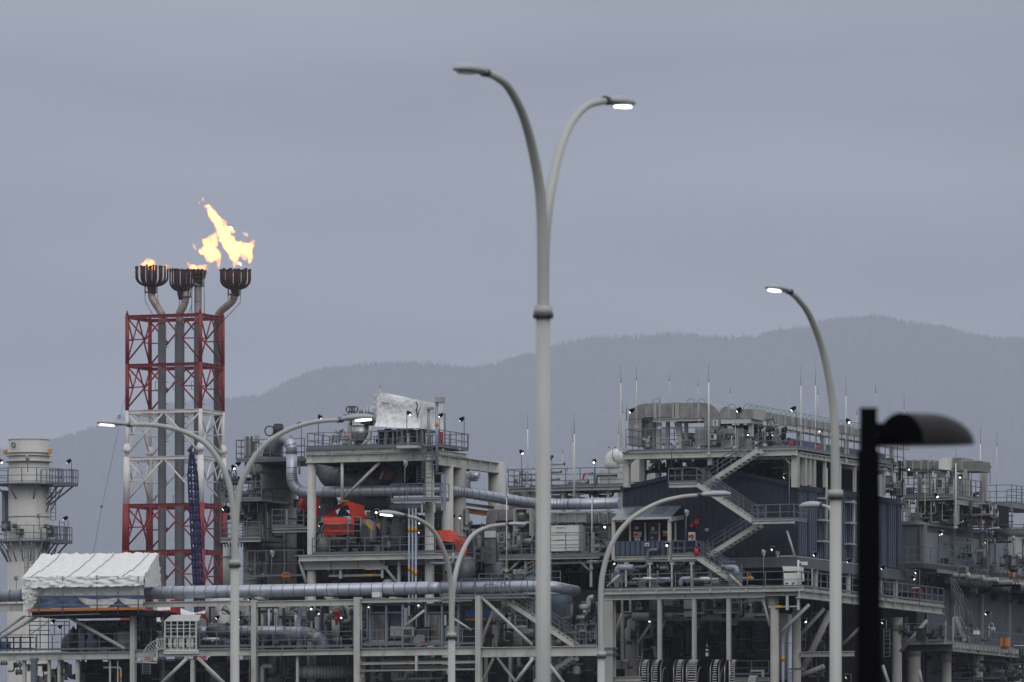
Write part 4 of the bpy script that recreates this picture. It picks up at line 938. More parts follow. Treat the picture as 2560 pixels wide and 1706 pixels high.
for X, Y, Yb, lb in ((318, 1205, 1290, 'small floodlight under the white tent, left one'), (358, 1240, 1320, 'small floodlight under the white tent, right one'), (1300, 1180, 1300, 'small floodlight glowing above the silver deck pipe, left one'), (1436, 1184, 1300, 'small floodlight glowing above the silver deck pipe, right one')):
    FLOOD(X, Y, X + 8, Yb, 3.5 if X < 500 else 1.5, 'l', lb, s=.8, group='floodlights under the main pipe')
# ================================================================== CENTRE: process module, insulated column, wrapped unit
use(540, 950, 3.647)
VC = 14.0
# tall insulated column at the left of the centre
t = thing('process_column', 'fat dark insulated process column with a ribbed dome, left of the cream module', 'process column')
c = P(520, 1000, VC + 6); rC = 219 * PX(VC + 6); zf = lambda Y: P(520, Y, VC + 6).z
sh = t.part('shell', M.vess, M.seam); sh.tube([(c.x, c.y, 0), (c.x, c.y, zf(868))], rC, 48, seam=1.05)
dm = t.part('dome', M.vess); dm.tube([(c.x, c.y, zf(870)), (c.x, c.y, zf(830)), (c.x, c.y, zf(795)), (c.x, c.y, zf(762)), (c.x, c.y, zf(748))], [rC, rC*.97, rC*.88, rC*.66, rC*.35], 48)
for i in range(22):
    a = D2R(180 + i * 8.5); t.part('dome_rib', M.gray).tube([(c.x + rC*1.01*math.cos(a), c.y + rC*1.01*math.sin(a), zf(860)), (c.x + rC*.92*math.cos(a), c.y + rC*.92*math.sin(a), zf(795)), (c.x + rC*.7*math.cos(a), c.y + rC*.7*math.sin(a), zf(762))], .035, 4)
mh = t.part('manway_cover', M.gray); q = P(480, 1070, VC + 6 - rC); mh.tube([(q.x, q.y - .25, q.z), (q.x, q.y + .6, q.z)], 64 * PX(VC), 28); t.part('manway_rim', M.dgray).ring((q.x, q.y - .25, q.z), 64 * PX(VC), .05, 'v', 28)
t.part('manway_seam', M.dgray).box((q.x - 60*PX(VC), q.y - .28, q.z - .015), (q.x + 60*PX(VC), q.y - .255, q.z + .015))
for X in (420, 455, 600, 640): t.part('riser_pipe', M.dgray).tube([P(X, 1000 + (X > 500) * 180, VC + 1.0), P(X, 1900, VC + 1.0)], .06, 6)
# slim side column
t2 = thing('side_column', 'slimmer weathered cylinder standing against the left of the dark column', 'process column')
c2 = P(328, 1300, VC + 2); r2 = 84 * PX(VC); t2.part('shell', M.vess, M.seam).tube([(c2.x, c2.y, 0), (c2.x, c2.y, P(328, 1150, VC + 2).z)], r2, 30, seam=1.1)
t2.part('head', M.vess).ball((c2.x, c2.y, P(328, 1150, VC + 2).z), r2, 20, sc=(1, 1, .4))
t3 = thing('pale_column', 'pale cream round column at the left foot of the side cylinder', 'column'); 
t3.part('shaft', M.stack).tube([P(115, 1500, VC + 2), P(115, 1900, VC + 2)], .42, 18); t3.part('collar', M.stack).tube([P(115, 1608, VC + 2), P(115, 1614, VC + 2)], .56, 18)
# platforms of the column
t = thing('column_platform', 'upper walkway around the dark column head, with brown panels on it', 'walkway')
z = P(500, 722, VC).z; a = P(185, 722, VC); b = P(806, 722, VC); a.z = b.z = z
t.part('deck', M.rail).box((a.x, VC, z - .1), (b.x, VC + 8, z)); HB(t, 185, 806, 712, 742, VC - .02, .2, M.cream2)
q0 = a + Vector((0, 4.5, 0)); RAIL(t, [q0, a, b], 1.15 * 1.25, sp=.9, mids=2); RAIL(t, [q0, q0 + Vector((0, 4, 0))], 1.4, mids=2); RAIL(t, [a + Vector((0, 8, 0)), b + Vector((0, 8, 0))], 1.4, mids=2, sp=1.0)
for X in (270, 355, 760): t.part('hanger_leg', M.cream2).tube([P(X, 742, VC + .5), P(X, 860, VC + .5)], .09, 8)
for i, (X0, X1, Y0, Y1) in enumerate(((255, 275, 520, 690), (280, 292, 515, 695), (298, 312, 530, 690), (315, 330, 515, 660), (350, 385, 506, 556), (335, 352, 560, 640))):
    q = thing('panel', 'brown grey upright panel on the upper walkway of the dark column', 'panel', 'upright panels on the column walkway'); BX(q, 'panel_face', M.brown if i % 2 else M.cream2, X0, Y0, X1, Y1, VC + 1.2, .12); BX(q, 'foot', M.rail, X0, Y1, X1, Y1 + 25, VC + 1.2, .1)
def vsl(name, label, X, Y, r, v, mt, wheel=True):
    q = thing(name, label, 'valve'); c = P(X, Y, v); b = q.part('valve_body', mt); b.ball(c, r, 10); b.tube([c - Vector((0,0,r*1.6)), c], r * .8, 10)
    q.part('actuator', mt).tube([c + Vector((0,0,r*.5)), c + Vector((0,0,r*1.9))], r * .95, 14); q.part('actuator_cap', mt).tube([c + Vector((0,0,r*1.9)), c + Vector((0,0,r*2.1))], r * .75, 14)
    if wheel: q.part('handwheel', M.dgray).ring(c + Vector((-r*1.6, -.1, r*.9)), r * .85, r * .12, 'v', 14)
vsl('control_valve', 'big dark actuated valve with a handwheel on top of the dark column', 568, 512, .42, VC + 2, M.dgray)
q = thing('inlet_funnel', 'dark cone shaped nozzle cover at the top of the dark column', 'nozzle'); q.part('cone', M.dgray).tube([P(510, 700, VC + 4), P(512, 620, VC + 4), P(525, 560, VC + 4)], [.75, .55, .2], 14); q.part('flange', M.gray).tube([P(526, 560, VC + 4), P(527, 550, VC + 4)], .34, 14)
t = thing('column_platform', 'middle walkway left of the dark column, dark and cluttered', 'walkway')
for (X0, X1, Y, vv, h) in ((40, 415, 1085, VC, 140),):
    a, b = P(X0, Y, vv), P(X1, Y, vv); a.z = b.z; t.part('deck', M.rail).box((a.x, vv, a.z - .15), (b.x, vv + 5, a.z)); HB(t, 210, X1, Y - 8, Y + 20, vv - .02, .15, M.cream2); RAIL(t, [a + Vector((0, 4, 0)), a, b], 1.05 * 1.2, mids=2, sp=.8)
t = thing('column_platform', 'lower railed walkway left of the dark column with a pale edge beam', 'walkway')
a, b = P(42, 1448, VC - 1), P(402, 1448, VC - 1); a.z = b.z; t.part('deck', M.rail).box((a.x, VC - 1, a.z - .1), (b.x, VC + 4, a.z)); HB(t, 40, 402, 1440, 1478, VC - 1.05, .2, M.cream); RAIL(t, [a + Vector((0, 5, 0)), a, b], 1.25, mids=2, sp=.95)
for i in range(14): t.part('under_bracket', M.dgray).tube([P(50 + i * 26, 1480, VC - .9), P(62 + i * 24, 1525, VC + .2)], .05, 4)
t = thing('column_platform', 'small railed landing in front of the dark column, right side', 'walkway')
a, b = P(512, 1335, VC - 2), P(800, 1335, VC - 2); a.z = b.z; t.part('deck', M.rail).box((a.x, VC - 2, a.z - .1), (b.x, VC + 1, a.z)); HB(t, 508, 930, 1338, 1362, VC - 2.05, .2, M.cream2); RAIL(t, [a, b], 1.25, mids=2, sp=1.0); HB(t, 512, 930, 1375, 1390, VC - 2.05, .1, M.cream2)
VB(t, 635, 652, 1190, 1335, VC - 1.5, M.cream2)
t = thing('column_railing', 'lowest rail line across the foot of the dark column', 'railing'); a, b = P(285, 1790, VC - 3), P(800, 1790, VC - 3); a.z = b.z; RAIL(t, [a, b], 1.9, mids=1, sp=1.5)
q = thing('barrier_frame', 'small orange barrier frame at the foot of the dark column', 'barrier')
for X in (608, 640, 672): q.part('upright', M.ora).tube([P(X, 1760, VC - 3.3), P(X, 1835, VC - 3.3)], .04, 5)
for Y in (1762, 1795): q.part('bar', M.ora).tube([P(604, Y, VC - 3.3), P(680, Y, VC - 3.3)], .05, 5)
CLUTTER(60, 880, 400, 1080, VC + .5, VC + 4, 18, 'pipework on the middle column walkway', 'vwhb', pal=[M.dark, M.dgray, M.gray, M.rail])
CLUTTER(50, 1100, 400, 1300, VC + .5, VC + 1.5, 12, 'fittings beside the side column', 'vwh', pal=[M.dark, M.dgray, M.rail])
CLUTTER(740, 1080, 940, 1330, VC + .2, VC + 2.5, 16, 'dark fittings right of the column', 'vwhb', big=.8, pal=[M.dark, M.dgray, M.gray])
CLUTTER(420, 1180, 900, 1560, VC - .6, VC + 1, 6, 'thin lines on the column front', 'v', pal=[M.dgray, M.dark, M.gray])
CLUTTER(240, 1560, 420, 1850, VC, VC + 2, 10, 'fittings at the foot of the side column', 'vwbh', pal=[M.dgray, M.gray, M.rail])

# ---------------- main module frame
VM = 9.0
mod = thing('steel_module', 'cream steel frame module with a railed top deck under the white wrapped unit', 'steel module')
VB(mod, 815, 895, 640, None, VM, M.cream, True)                      # big round front column
HB(mod, 812, 2030, 668, 745, VM - .1, .5); HB(mod, 812, 1900, 628, 664, VM - .12, .3)
VB(mod, 1130, 1158, 745, 1100, VM, M.cream, True); VB(mod, 1886, 1972, 660, None, VM, M.cream, True)
VB(mod, 1098, 1120, 745, 1000, VM + 8, M.cream2, True); VB(mod, 1700, 1720, 745, 900, VM + 8, M.cream2)
BR(mod, (1165, 1078), (1492, 752), VM + .3, .11); BR(mod, (1160, 900), (1290, 752), VM + 8, .1, M.cream2)
ue = P(2038, 700, VM).x                                              # receding right side of the module
def HBQ(t, X0, X1, Y0, Y1, u, w=.3, mt=None, name='side_beam'):
    a, b = Q(X0, Y0, u), Q(X1, Y0, u); h = Q(X0, Y0, u).z - Q(X0, Y1, u).z; z = a.z - h / 2
    t.part(name, mt or M.cream).ibar((u - w/2, a.y, z), (u - w/2, b.y, z), w, h)
HBQ(mod, 2036, 2600, 676, 775, ue, .5); HBQ(mod, 2036, 2300, 636, 672, ue + .02, .3)
for X0, X1, v, mt in ((2155, 2235, None, M.cream2),): pass
use(1080, 950, 3.646)
a = Q(188, 800, ue); mod.part('column', M.cream).cyl((ue - .4, a.y), .42, 0, P(200, 780, a.y).z, 18)
a = Q(290, 780, ue); mod.part('column', M.conc).cyl((ue - .4, a.y), .55, 0, P(290, 740, a.y).z, 18)
a = Q(625, 800, ue); mod.part('column', M.cream).cyl((ue - .4, a.y + .2), .62, 0, P(625, 745, a.y).z, 20)
HBQ(mod, 300, 580, 1118, 1142, ue, .3, M.cream2)
use(540, 950, 3.647)
zt_ = P(1400, 612, VM).z; a = P(826, 612, VM); b = P(2036, 612, VM); a.z = b.z = zt_; a.x += .05; b.x = ue
vd = Q(2300, 650, ue).y
dk = mod.part('top_deck', M.rail); dk.box((a.x, VM - .2, zt_ - .12), (ue, vd, zt_))
RAIL(mod, [a + Vector((0, .05, 0)), P(1700, 612, VM) * 1 + Vector((0, .05, zt_ - P(1700, 612, VM).z))], 1.1, sp=1.35)
RAIL(mod, [a + Vector((0, .05, 0)), a + Vector((0, vd - VM, 0))], 1.1, sp=1.3, toe=False)
RAIL(mod, [Vector((ue - .05, VM, zt_)), Vector((ue - .05, vd, zt_))], 1.1, sp=1.15)
RAIL(mod, [a + Vector((0, vd - VM, 0)), Vector((ue, vd, zt_))], 1.1, sp=1.5)
z2 = zt_ + .03; mod.part('front_landing', M.cream).box((P(1700, 600, VM).x, VM - 1.1, z2 - .25), (P(1885, 600, VM).x, VM - .25, z2 - .05))
RAIL(mod, [Vector((P(1702, 600, VM).x, VM - .25, z2)), Vector((P(1702, 600, VM).x, VM - 1.05, z2)), Vector((P(1883, 600, VM).x, VM - 1.05, z2)), Vector((P(1883, 600, VM).x, VM - .25, z2))], 1.15, sp=1.0)
for i in range(9): BX(mod, 'stiffener', M.cream, 1000 + i * 152, 626, 1012 + i * 152, 642, VM - .16, .05)
LADDER(mod, 1940, 470, 1160, VM - .6, .5)
# lower deck of the module
use(540, 1330, 3.677)
HB(mod, 753, 2230, 206, 258, VM - .8, .35); HB(mod, 800, 1540, 262, 342, VM - .2, .5); HB(mod, 1540, 2200, 262, 300, VM + .5, .4, M.cream2)
zl = P(1400, 204, VM).z; a = P(885, 200, VM - .75); b = P(2180, 200, VM - .75); a.z = b.z = zl
mod.part('lower_deck', M.rail).box((P(755, 200, VM).x, VM - .75, zl - .1), (ue, VM + 16, zl))
RAIL(mod, [a, b], 1.15, sp=1.3); RAIL(mod, [a, a + Vector((0, 6, 0))], 1.15, sp=1.0); RAIL(mod, [b, b + Vector((0, 8, 0))], 1.15, sp=1.3)
VB(mod, 1668, 1690, 250, 470, VM, M.cream); BR(mod, (1505, 262), (1662, 465), VM, .1); BR(mod, (770, 275), (830, 470), VM - .2, .12, M.cream2)
VB(mod, 1132, 1152, 342, 430, VM); VB(mod, 1518, 1534, 342, 425, VM); HB(mod, 1035, 1530, 390, 410, VM + .3, .15); BX(mod, 'yellow_label', M.ylab, 1352, 390, 1448, 408, VM + .2, .08)
# mid landing with the silver pipe behind it
use(540, 950, 3.647)
t = thing('access_landing', 'railed cream landing in front of the silver pipe at the module column', 'landing')
a, b = P(1596, 1086, VM - 1.6), P(2046, 1086, VM - 1.6); a.z = b.z
t.part('deck', M.rail).box((a.x, VM - 1.6, a.z - .1), (b.x, VM, a.z)); HB(t, 1594, 2048, 1084, 1112, VM - 1.64, .2); RAIL(t, [a + Vector((0, 1.6, 0)), a, b, b + Vector((0, 1.6, 0))], 1.13, sp=1.2, mids=1)
for X in (1870, 1985): VB(t, X, X + 12, 1112, 1210, VM - 1.5)
# silver pipe that leaves the column, drops and runs right
vP = VM + 2.2
mb = one('pipeline', 'silver clad pipe arching off the dark column and running right behind the poles', 'pipeline', M.clad, M.seam)
r = 51 * PX(vP); yH = P(1200, 1018, vP).z
pts = [P(560, 700, vP + 3), P(575, 560, vP + 3), P(688, 530, vP), P(690, 560, vP), P(690, 1018, vP)]; pts[-1].z = yH
e = P(2100, 1005, vP); e.z = yH
use(1080, 950, 3.646); f = P(985, 1140, vP + 13); f2 = P(1800, 1146, vP + 15); f2.z = f.z; f2.y = f.y
path = bend([pts[0], P(-1403 + 15, -160, vP) if False else pts[1], pts[2], pts[3]], .9, 8)
use(540, 950, 3.647)
a1 = P(520, 640, vP + 3.5); a2 = P(600, 505, vP + 1.5); a3 = P(690, 545, vP); a4 = P(690, 700, vP)
arc = [P(555, 640, vP + 3), P(560, 585, vP + 2.2), P(580, 550, vP + 1.4), P(612, 535, vP + .7), P(648, 545, vP + .3), P(675, 575, vP), P(688, 620, vP), P(690, 680, vP)]
low = bend([P(690, 680, vP), Vector((P(690, 1018, vP).x, vP, yH)), e, f, f2], 2.6, 16)
mb.tube(arc, r, 24, seam=.22); k = [i for i, p in enumerate(low) if p.x < P(860, 1018, vP).x]
mb.tube(low, r, 24, seam=.95)
for i in range(1, len(low) - 1):
    if (low[i+1] - low[i]).length < .8:
        tdir = (low[i+1] - low[i]).normalized(); mb.tube([low[i] - tdir * .02, low[i] + tdir * .02], r * 1.022, 24, 1)
t = thing('branch_pipe', 'silver inverted U branch pipe standing on the sloping silver pipe', 'pipe')
use(1080, 950, 3.646)
t.part('stub', M.clad, M.seam).tube([P(130, 893, VM + 9), P(410, 893, VM + 9)], 34 * PX(15), 18, seam=.6); t.part('riser', M.clad, M.seam).tube(bend([P(322, 1010, VM + 5), P(322, 872, VM + 5), P(430, 872, VM + 5)], .8, 10), 30 * PX(15), 18, seam=.3)
# things on the top deck
use(540, 950, 3.647)
t = thing('wrapped_unit', 'tall equipment unit wrapped in taut white plastic on the cream top deck', 'wrapped unit')
vW = VM + 2.5; W = lambda X, Y, v: P(X, Y, v)
fr = t.partx('front_wrap', M.wrap)
tl, tm, tr = W(1470, 120, vW), W(1600, 150, vW), W(1865, 188, vW); bl, br = W(1465, 425, vW), W(1868, 455, vW)
def ff(a, b):
    top = tl.lerp(tr, a); top.z += .12 * math.sin(a * math.pi * 3) * (1 - a); p = bl.lerp(br, a).lerp(top, b)
    n_ = noise.noise(Vector((a * 4, b * 3, 1))) * .10 + noise.noise(Vector((a * 22 + b * 9, b * 2, 4))) * .045 + noise.noise(Vector((a * 9 - b * 8, b * 4 + a * 5, 14))) * .05; lowf = math.exp(-b * 9) * .12 * math.sin(a * 34 + 5 * b)
    return p + Vector((0, n_ + lowf - .45 * math.exp(-b * 8), n_ * .5))
fr.mb.grid(ff, 50, 40)
rw = t.part('side_wrap', M.wrap); sr = W(2068, 228, vW + 6); sb = W(2070, 480, vW + 6)
rw.grid(lambda a, b: br.lerp(sb, a).lerp(tr.lerp(sr, a), b) + Vector((noise.noise(Vector((a * 6, b * 3, 2))) * .1, noise.noise(Vector((a * 6, b * 3, 3))) * .1, 0)), 26, 30)
lw = t.part('end_wrap', M.wrap); ll = W(1432, 118, vW + 1.2); l2 = W(1436, 412, vW + 1.2)
lw.grid(lambda a, b: l2.lerp(bl, a).lerp(ll.lerp(tl, a), b) + Vector((noise.noise(Vector((a * 5, b * 14, 8))) * .5 * (1 - a), 0, 0)), 8, 26)
tp = t.part('top_wrap', M.wrap); bk = W(1620, 190, vW + 7)
tp.grid(lambda a, b: ff(a, 1) + (sr - tr) * b, 20, 8)
t.part('patch', M.wrap2).poly([W(1495, 160, vW - .2), W(1575, 170, vW - .2), W(1572, 208, vW - .2), W(1497, 200, vW - .2)], (0, .06, 0))
t.part('tear', M.dgray).tube([W(1824, 200, vW - .25), W(1838, 240, vW - .2), W(1826, 280, vW - .22), W(1840, 330, vW - .2), W(1832, 345, vW - .2)], .05, 4)
t.part('tear', M.gray).tube([W(1868, 240, vW - .25), W(1850, 290, vW - .2), W(1842, 320, vW - .2)], .03, 4)
for i in range(9): t.part('top_peg', M.wrap).box(W(1880 + i * 14, 196 + i * 3, vW + i * .4), W(1886 + i * 14, 210 + i * 3, vW + i * .4) + Vector((0, .1, 0)))
BX(t, 'rack_lid', M.dgray, 1470, 452, 1890, 468, vW - .1, 3)
for X in (1480, 1540, 1612, 1695, 1760, 1835, 1880): VB(t, X - 5, X + 5, 465, 600, vW, M.gray, name='frame_post')
BX(t, 'cream_cabinet', M.cream2, 1560, 480, 1616, 600, vW + 1.5, .8); BX(t, 'dark_cabinet', M.dark, 1475, 470, 1560, 600, vW + 1.2, 1); BX(t, 'pale_cabinet', M.gray, 1640, 478, 1695, 600, vW + 1.4, 1); BX(t, 'dark_cabinet', M.dark, 1760, 470, 1860, 600, vW + 1, 1)
t = thing('orange_curtain', 'orange plastic curtain below the right edge of the white wrap', 'tarpaulin')
for X0, X1, v in ((1862, 1895, vW + .6), (2028, 2074, vW + 5)):
    a0, a1 = P(X0, 600, v), P(X1, 600, v); t.part('sheet', M.orange_t).grid(lambda a, b: Vector((a0.x + (a1.x-a0.x)*a, v + .06*math.sin(a*18), a0.z + b * 125 * PX(v))), 10, 4)
t = thing('small_vessel', 'light grey cylindrical tank on the cream top deck left of the wrapped unit', 'tank')
c = P(1316, 500, VM + 3); z0, z1 = P(1316, 560, VM + 3).z, P(1316, 420, VM + 3).z; t.part('shell', M.galv, M.seam).tube([(c.x, c.y, z0), (c.x, c.y, z1)], 78 * PX(18), 26, seam=.5); t.part('rim', M.white).cyl((c.x, c.y), 82 * PX(18), z1, z1 + .08, 26); t.part('neck', M.dgray).tube([(c.x + .5, c.y, z1), (c.x + .5, c.y, z1 + .9)], .45, 16)
t.part('skirt', M.dgray).cyl((c.x, c.y), 60 * PX(18), zt_, z0, 20)
PIPE('silver arched duct entering the left side of the white wrapped unit', [P(1330, 345, vW + 3), P(1390, 300, vW + 3), P(1440, 295, vW + 3), P(1475, 330, vW + 3)], .45, M.clad, rad=.8, seam=.2, n=18, name='arched_duct', cat='duct')
PIPE('pale sloping pipe leaning on the rail left of the wrapped unit', [P(1335, 600, VM + 1.2), P(1400, 530, VM + 1.2), P(1415, 420, VM + 1.2)], .14, M.cream, rad=.8)
q = thing('vent_stand', 'pale post with a flat top carrying three small curled vents', 'vent stand'); VB(q, 1200, 1228, 325, 600, VM + 4, M.cream2, name='post'); BX(q, 'top_plate', M.cream2, 1158, 308, 1262, 326, VM + 4, .8)
for X in (1212, 1240, 1268): q.part('curled_vent', M.dgray).ring(P(X, 270, VM + 4.2), .22, .05, 'v', 12); q.part('vent_stem', M.dgray).tube([P(X - 6, 308, VM + 4.2), P(X - 4, 285, VM + 4.2)], .03, 5)
vsl('vent_valve', 'small capped relief valve poking up behind the left lamp head', 1322, 320, .16, VM + 4, M.gray, False)
t = thing('crane_post', 'blue grey pipe post with yellow band and boxed top beside the wrapped unit', 'post')
t.part('tube', M.bclad).tube([P(2013, 205, VM - .5), P(2013, 835, VM - .5)], 15 * PX(VM), 14); BX(t, 'top_box', M.cream2, 1996, 155, 2050, 205, VM - .7, .8); t.part('yellow_band', M.yel).tube([P(2013, 372, VM - .5), P(2013, 426, VM - .5)], 16.5 * PX(VM), 14)
VB(t, 1918, 1944, 262, 600, VM + .4, M.cream2, True, 'side_post'); BX(t, 'post_cap', M.cream2, 1912, 248, 1955, 268, VM + .2, .7)
t = thing('conduit_post', 'short blue grey channel post right of the railed landing', 'post'); BX(t, 'channel', M.bclad, 2052, 862, 2082, 1190, VM - 1.2, .3); BX(t, 'top_arm', M.brown, 2000, 842, 2070, 862, VM - 1.2, .3)
t = thing('rooftop_stand', 'dark narrow ladder stand at the right end of the white wrap', 'stand')
for X in (2084, 2090): t.part('stile', M.rail).tube([P(X, 305, vW + 4), P(X, 600, vW + 4)], .03, 5)
CLUTTER(1050, 470, 1235, 595, VM + .6, VM + 3, 16, 'pale fittings on the top deck', 'vwh', big=.7, pal=[M.cream, M.cream2, M.rail, M.gray, M.redv])
CLUTTER(1480, 480, 1880, 600, vW + .1, vW + 1, 10, 'fittings under the wrapped unit', 'vwb', big=.8, pal=[M.dark, M.dgray, M.gray])
# pipes under the top deck
PIPE('dark insulated pipe looping down under the cream top deck', [P(1060, 745, VM + 7), P(1060, 745, VM + 7) + Vector((-.8, 0, -.3)), P(1010, 840, VM + 6), P(1040, 905, VM + 5.5), P(1200, 905, VM + 5), P(1330, 950, VM + 5)], .72, M.dclad, rad=1.3, n=22, seam=.55)
PIPE('dark insulated pipe swelling over the silver pipe under the deck', [P(1280, 980, VM + 5), P(1330, 930, VM + 5), P(1430, 925, VM + 5), P(1530, 990, VM + 5)], .85, M.dclad, rad=1.2, n=22, seam=.5)
PIPE('dark pipe rising from the column behind the red cover', [P(930, 1100, VM + 3.5), P(1060, 1110, VM + 3.5), P(985, 1190, VM + 3.5), P(985, 1400, VM + 3.5)], .62, M.dclad, rad=1.4, n=22, seam=.5)
PIPE('large dark pipe behind the top deck ladder', [P(1640, 700, VM + 9), P(1640, 930, VM + 9), P(1900, 930, VM + 9)], .9, M.dark, rad=1.4, n=18, seam=.8)
PIPE('dark pipe hung beneath the silver pipe, left of the landing', [P(1180, 1100, VM + 4), P(1590, 1110, VM + 4)], .7, M.dclad, n=18, seam=.8)
PIPE('grey pipe under the railed landing', [P(1600, 1170, VM + 2), P(2070, 1168, VM + 2)], .35, M.dclad, n=14, seam=.8)
PIPE('grey pipe stub at the right of the module ladder', [P(1990, 880, VM + 5), P(2160, 885, VM + 5)], .55, M.dclad, n=16, seam=.6)
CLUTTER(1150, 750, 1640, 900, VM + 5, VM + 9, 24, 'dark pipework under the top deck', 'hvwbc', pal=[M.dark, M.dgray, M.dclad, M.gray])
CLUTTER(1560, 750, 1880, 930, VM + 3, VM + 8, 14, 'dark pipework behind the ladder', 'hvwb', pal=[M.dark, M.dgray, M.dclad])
t = thing('added_dark_soffit', 'added dark soffit and joists shading the bay under the cream top deck', 'deck soffit'); BX(t, 'soffit', M.dark, 905, 738, 2020, 752, VM + 1, 11)  # dark slab added under the deck so the bay stays in shade
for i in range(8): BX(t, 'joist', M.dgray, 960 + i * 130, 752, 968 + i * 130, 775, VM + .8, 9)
t = thing('timber_stack', 'bundle of tan timber slats seen between dark pipes under the top deck', 'timber')
for i in range(7): t.part('slat', M.wood).bar(P(1500 + i * 3, 905 - i * 9, VM + 4), P(1600 + i * 3, 905 - i * 9, VM + 4), .3, .09)
t.part('strap', M.white).bar(P(1495, 905, VM + 3.8), P(1522, 840, VM + 3.8), .1, .1)
t = thing('scaffold_tower', 'slim grey scaffold ladder tower left of the module ladder', 'scaffold')
for X in (1832, 1880): t.part('upright', M.rail).tube([P(X, 785, VM + 1), P(X, 935, VM + 1)], .04, 5)
for Y in range(790, 935, 24): t.part('rung', M.rail).tube([P(1832, Y, VM + 1), P(1880, Y, VM + 1)], .035, 5)
# orange covers
def tarp(label, faces, amp=.06):
    q = thing('orange_cover', label, 'tarpaulin', None)
    for k, (a, b, c_, d_, nx, ny) in enumerate(faces):
        a, b, c_, d_ = [P(*p) for p in (a, b, c_, d_)]
        q.part('cover_panel', M.orange_t).grid(lambda s, u: a.lerp(b, s).lerp(d_.lerp(c_, s), u) + Vector((0, amp * noise.noise(Vector((s * 5 + k, u * 4, k))), amp * .8 * noise.noise(Vector((s * 4, u * 5, k + 3))))), nx, ny)
    return q
v1 = VM - .2
q = tarp('orange red tarpaulin tent hanging open over equipment below the silver pipe', [
  ((965, 1256, v1), (1135, 1125, v1), (1190, 1105, v1 + 1), (1210, 1130, v1 + 1), 14, 5),
  ((1190, 1105, v1), (1345, 1142, v1 + 2), (1372, 1272, v1 + 2), (1240, 1255, v1), 14, 12),
  ((1215, 1180, v1 - .1), (1372, 1250, v1 + 2), (1372, 1275, v1 + 2), (1225, 1290, v1), 12, 8),
  ((970, 1258, v1 + .1), (1250, 1250, v1 + .1), (1262, 1310, v1 - .1), (980, 1315, v1 - .1), 18, 5),
  ((978, 1330, v1 - .1), (1262, 1325, v1 - .1), (1255, 1405, v1 + .2), (985, 1420, v1 + .2), 18, 7),
  ((965, 1256, v1), (1080, 1170, v1 + 2.5), (1120, 1260, v1 + 3), (980, 1260, v1 + .3), 10, 8)])
q.part('ridge_pole', M.wood).tube([P(1120, 1110, v1 - .2), P(1215, 1108, v1 + .3)], .1, 6); q.part('painted_opening_shade', M.dark).poly([P(1140, 1150, v1 + 2.8), P(1230, 1240, v1 + 2.8), P(1100, 1250, v1 + 2.8)], (0, .1, 0))  # dark sheet painted in for the shade inside the open tent
for X in (965, 1205, 1320): q.part('frame_post', M.rail).tube([P(X, 1250, v1 - .3), P(X, 1440, v1 - .3)], .06, 6)
for Y in (1255, 1320, 1382): q.part('frame_rail', M.rail).tube([P(968, Y, v1 - .3), P(1320, Y - 3, v1 - .3)], .045, 6)
q = thing('red_cover', 'darker red tarpaulin strip showing between the big column and dark pipe', 'tarpaulin'); q.part('cover_panel', M.redv).grid(lambda a, b: P(885 + 68 * a, 1075 + 170 * b, VM + 2 + .1 * math.sin(a * 9)), 8, 10); q.part('tie', M.dgray).tube([P(950, 1075, VM + 1.9), P(950, 1250, VM + 1.9)], .04, 4)
q = thing('red_drum', 'small red drum cover left of the big cream column', 'drum'); q.part('drum', M.redv).tube([P(776, 1140, VM + 5), P(812, 1140, VM + 5)], .5, 16); q.part('base', M.dgray).box(P(772, 1215, VM + 4.6), P(815, 1180, VM + 5.4))
use(1080, 950, 3.646)
v2 = VM + 1
q = tarp('orange red tarpaulin sloping over equipment at the right end of the lower deck', [
  ((14, 1372, v2), (172, 1370, v2 + .5), (325, 1492, v2 + .3), (75, 1470, v2 - .2), 16, 10),
  ((14, 1372, v2), (80, 1470, v2 - .2), (72, 1565, v2), (10, 1480, v2 + .6), 8, 8),
  ((172, 1370, v2 + .5), (245, 1400, v2 + 2), (335, 1500, v2 + 2), (325, 1500, v2 + .3), 10, 8),
  ((205, 1440, v2 - .3), (328, 1492, v2 + .3), (320, 1640, v2 + .3), (215, 1610, v2 - .1), 14, 14)], .08)
q.part('tie_rope', M.ora).tube([P(232, 1410, v2 - .2), P(262, 1520, v2 - .35), P(250, 1620, v2 - .3)], .03, 4); BX(q, 'covered_equipment', M.dark, 30, 1470, 200, 1620, v2 + .8, 1.5)
# equipment on the lower deck
use(540, 950, 3.647)
for i, (X, Y, R_, lab) in enumerate(((1400, 1330, .85, 'nearest grey pipe elbow with a yellow label on the lower deck'), (1500, 1345, .75, 'second pipe elbow with an orange label behind the nearest elbow'), (1580, 1350, .7, 'third dark pipe elbow in the row on the lower deck'), (1650, 1360, .65, 'fourth and last pipe elbow of the row on the lower deck'))):
    q = thing('pipe_elbow', lab, 'pipe', 'row of pipe elbows on the lower deck'); v = VM + 1.2 + i * 1.3; m = q.part('elbow', M.dclad if i else M.gray, M.seam)
    m.tube(bend([P(X - 70, Y - 20, v), P(X + 20, Y - 22, v), P(X + 30, Y + 150, v)], 1.1, 10), 40 * PX(v), 18, seam=.3)
    if i < 2: q.part('label_band', M.ylab).bar(P(X - 30, Y - 30, v - R_ * .8), P(X + 28, Y + 35, v - R_ * .9), .05, .22)
    q.part('base_block', M.cream2).box(P(X + 5, Y + 120, v - .4), P(X + 55, Y + 60, v + .3))
CLUTTER(900, 1430, 1750, 1560, VM + .5, VM + 4, 34, 'machinery behind the lower deck rail', 'hvwbcs', pal=[M.gray, M.dgray, M.dark, M.cream2, M.vess, M.rail])
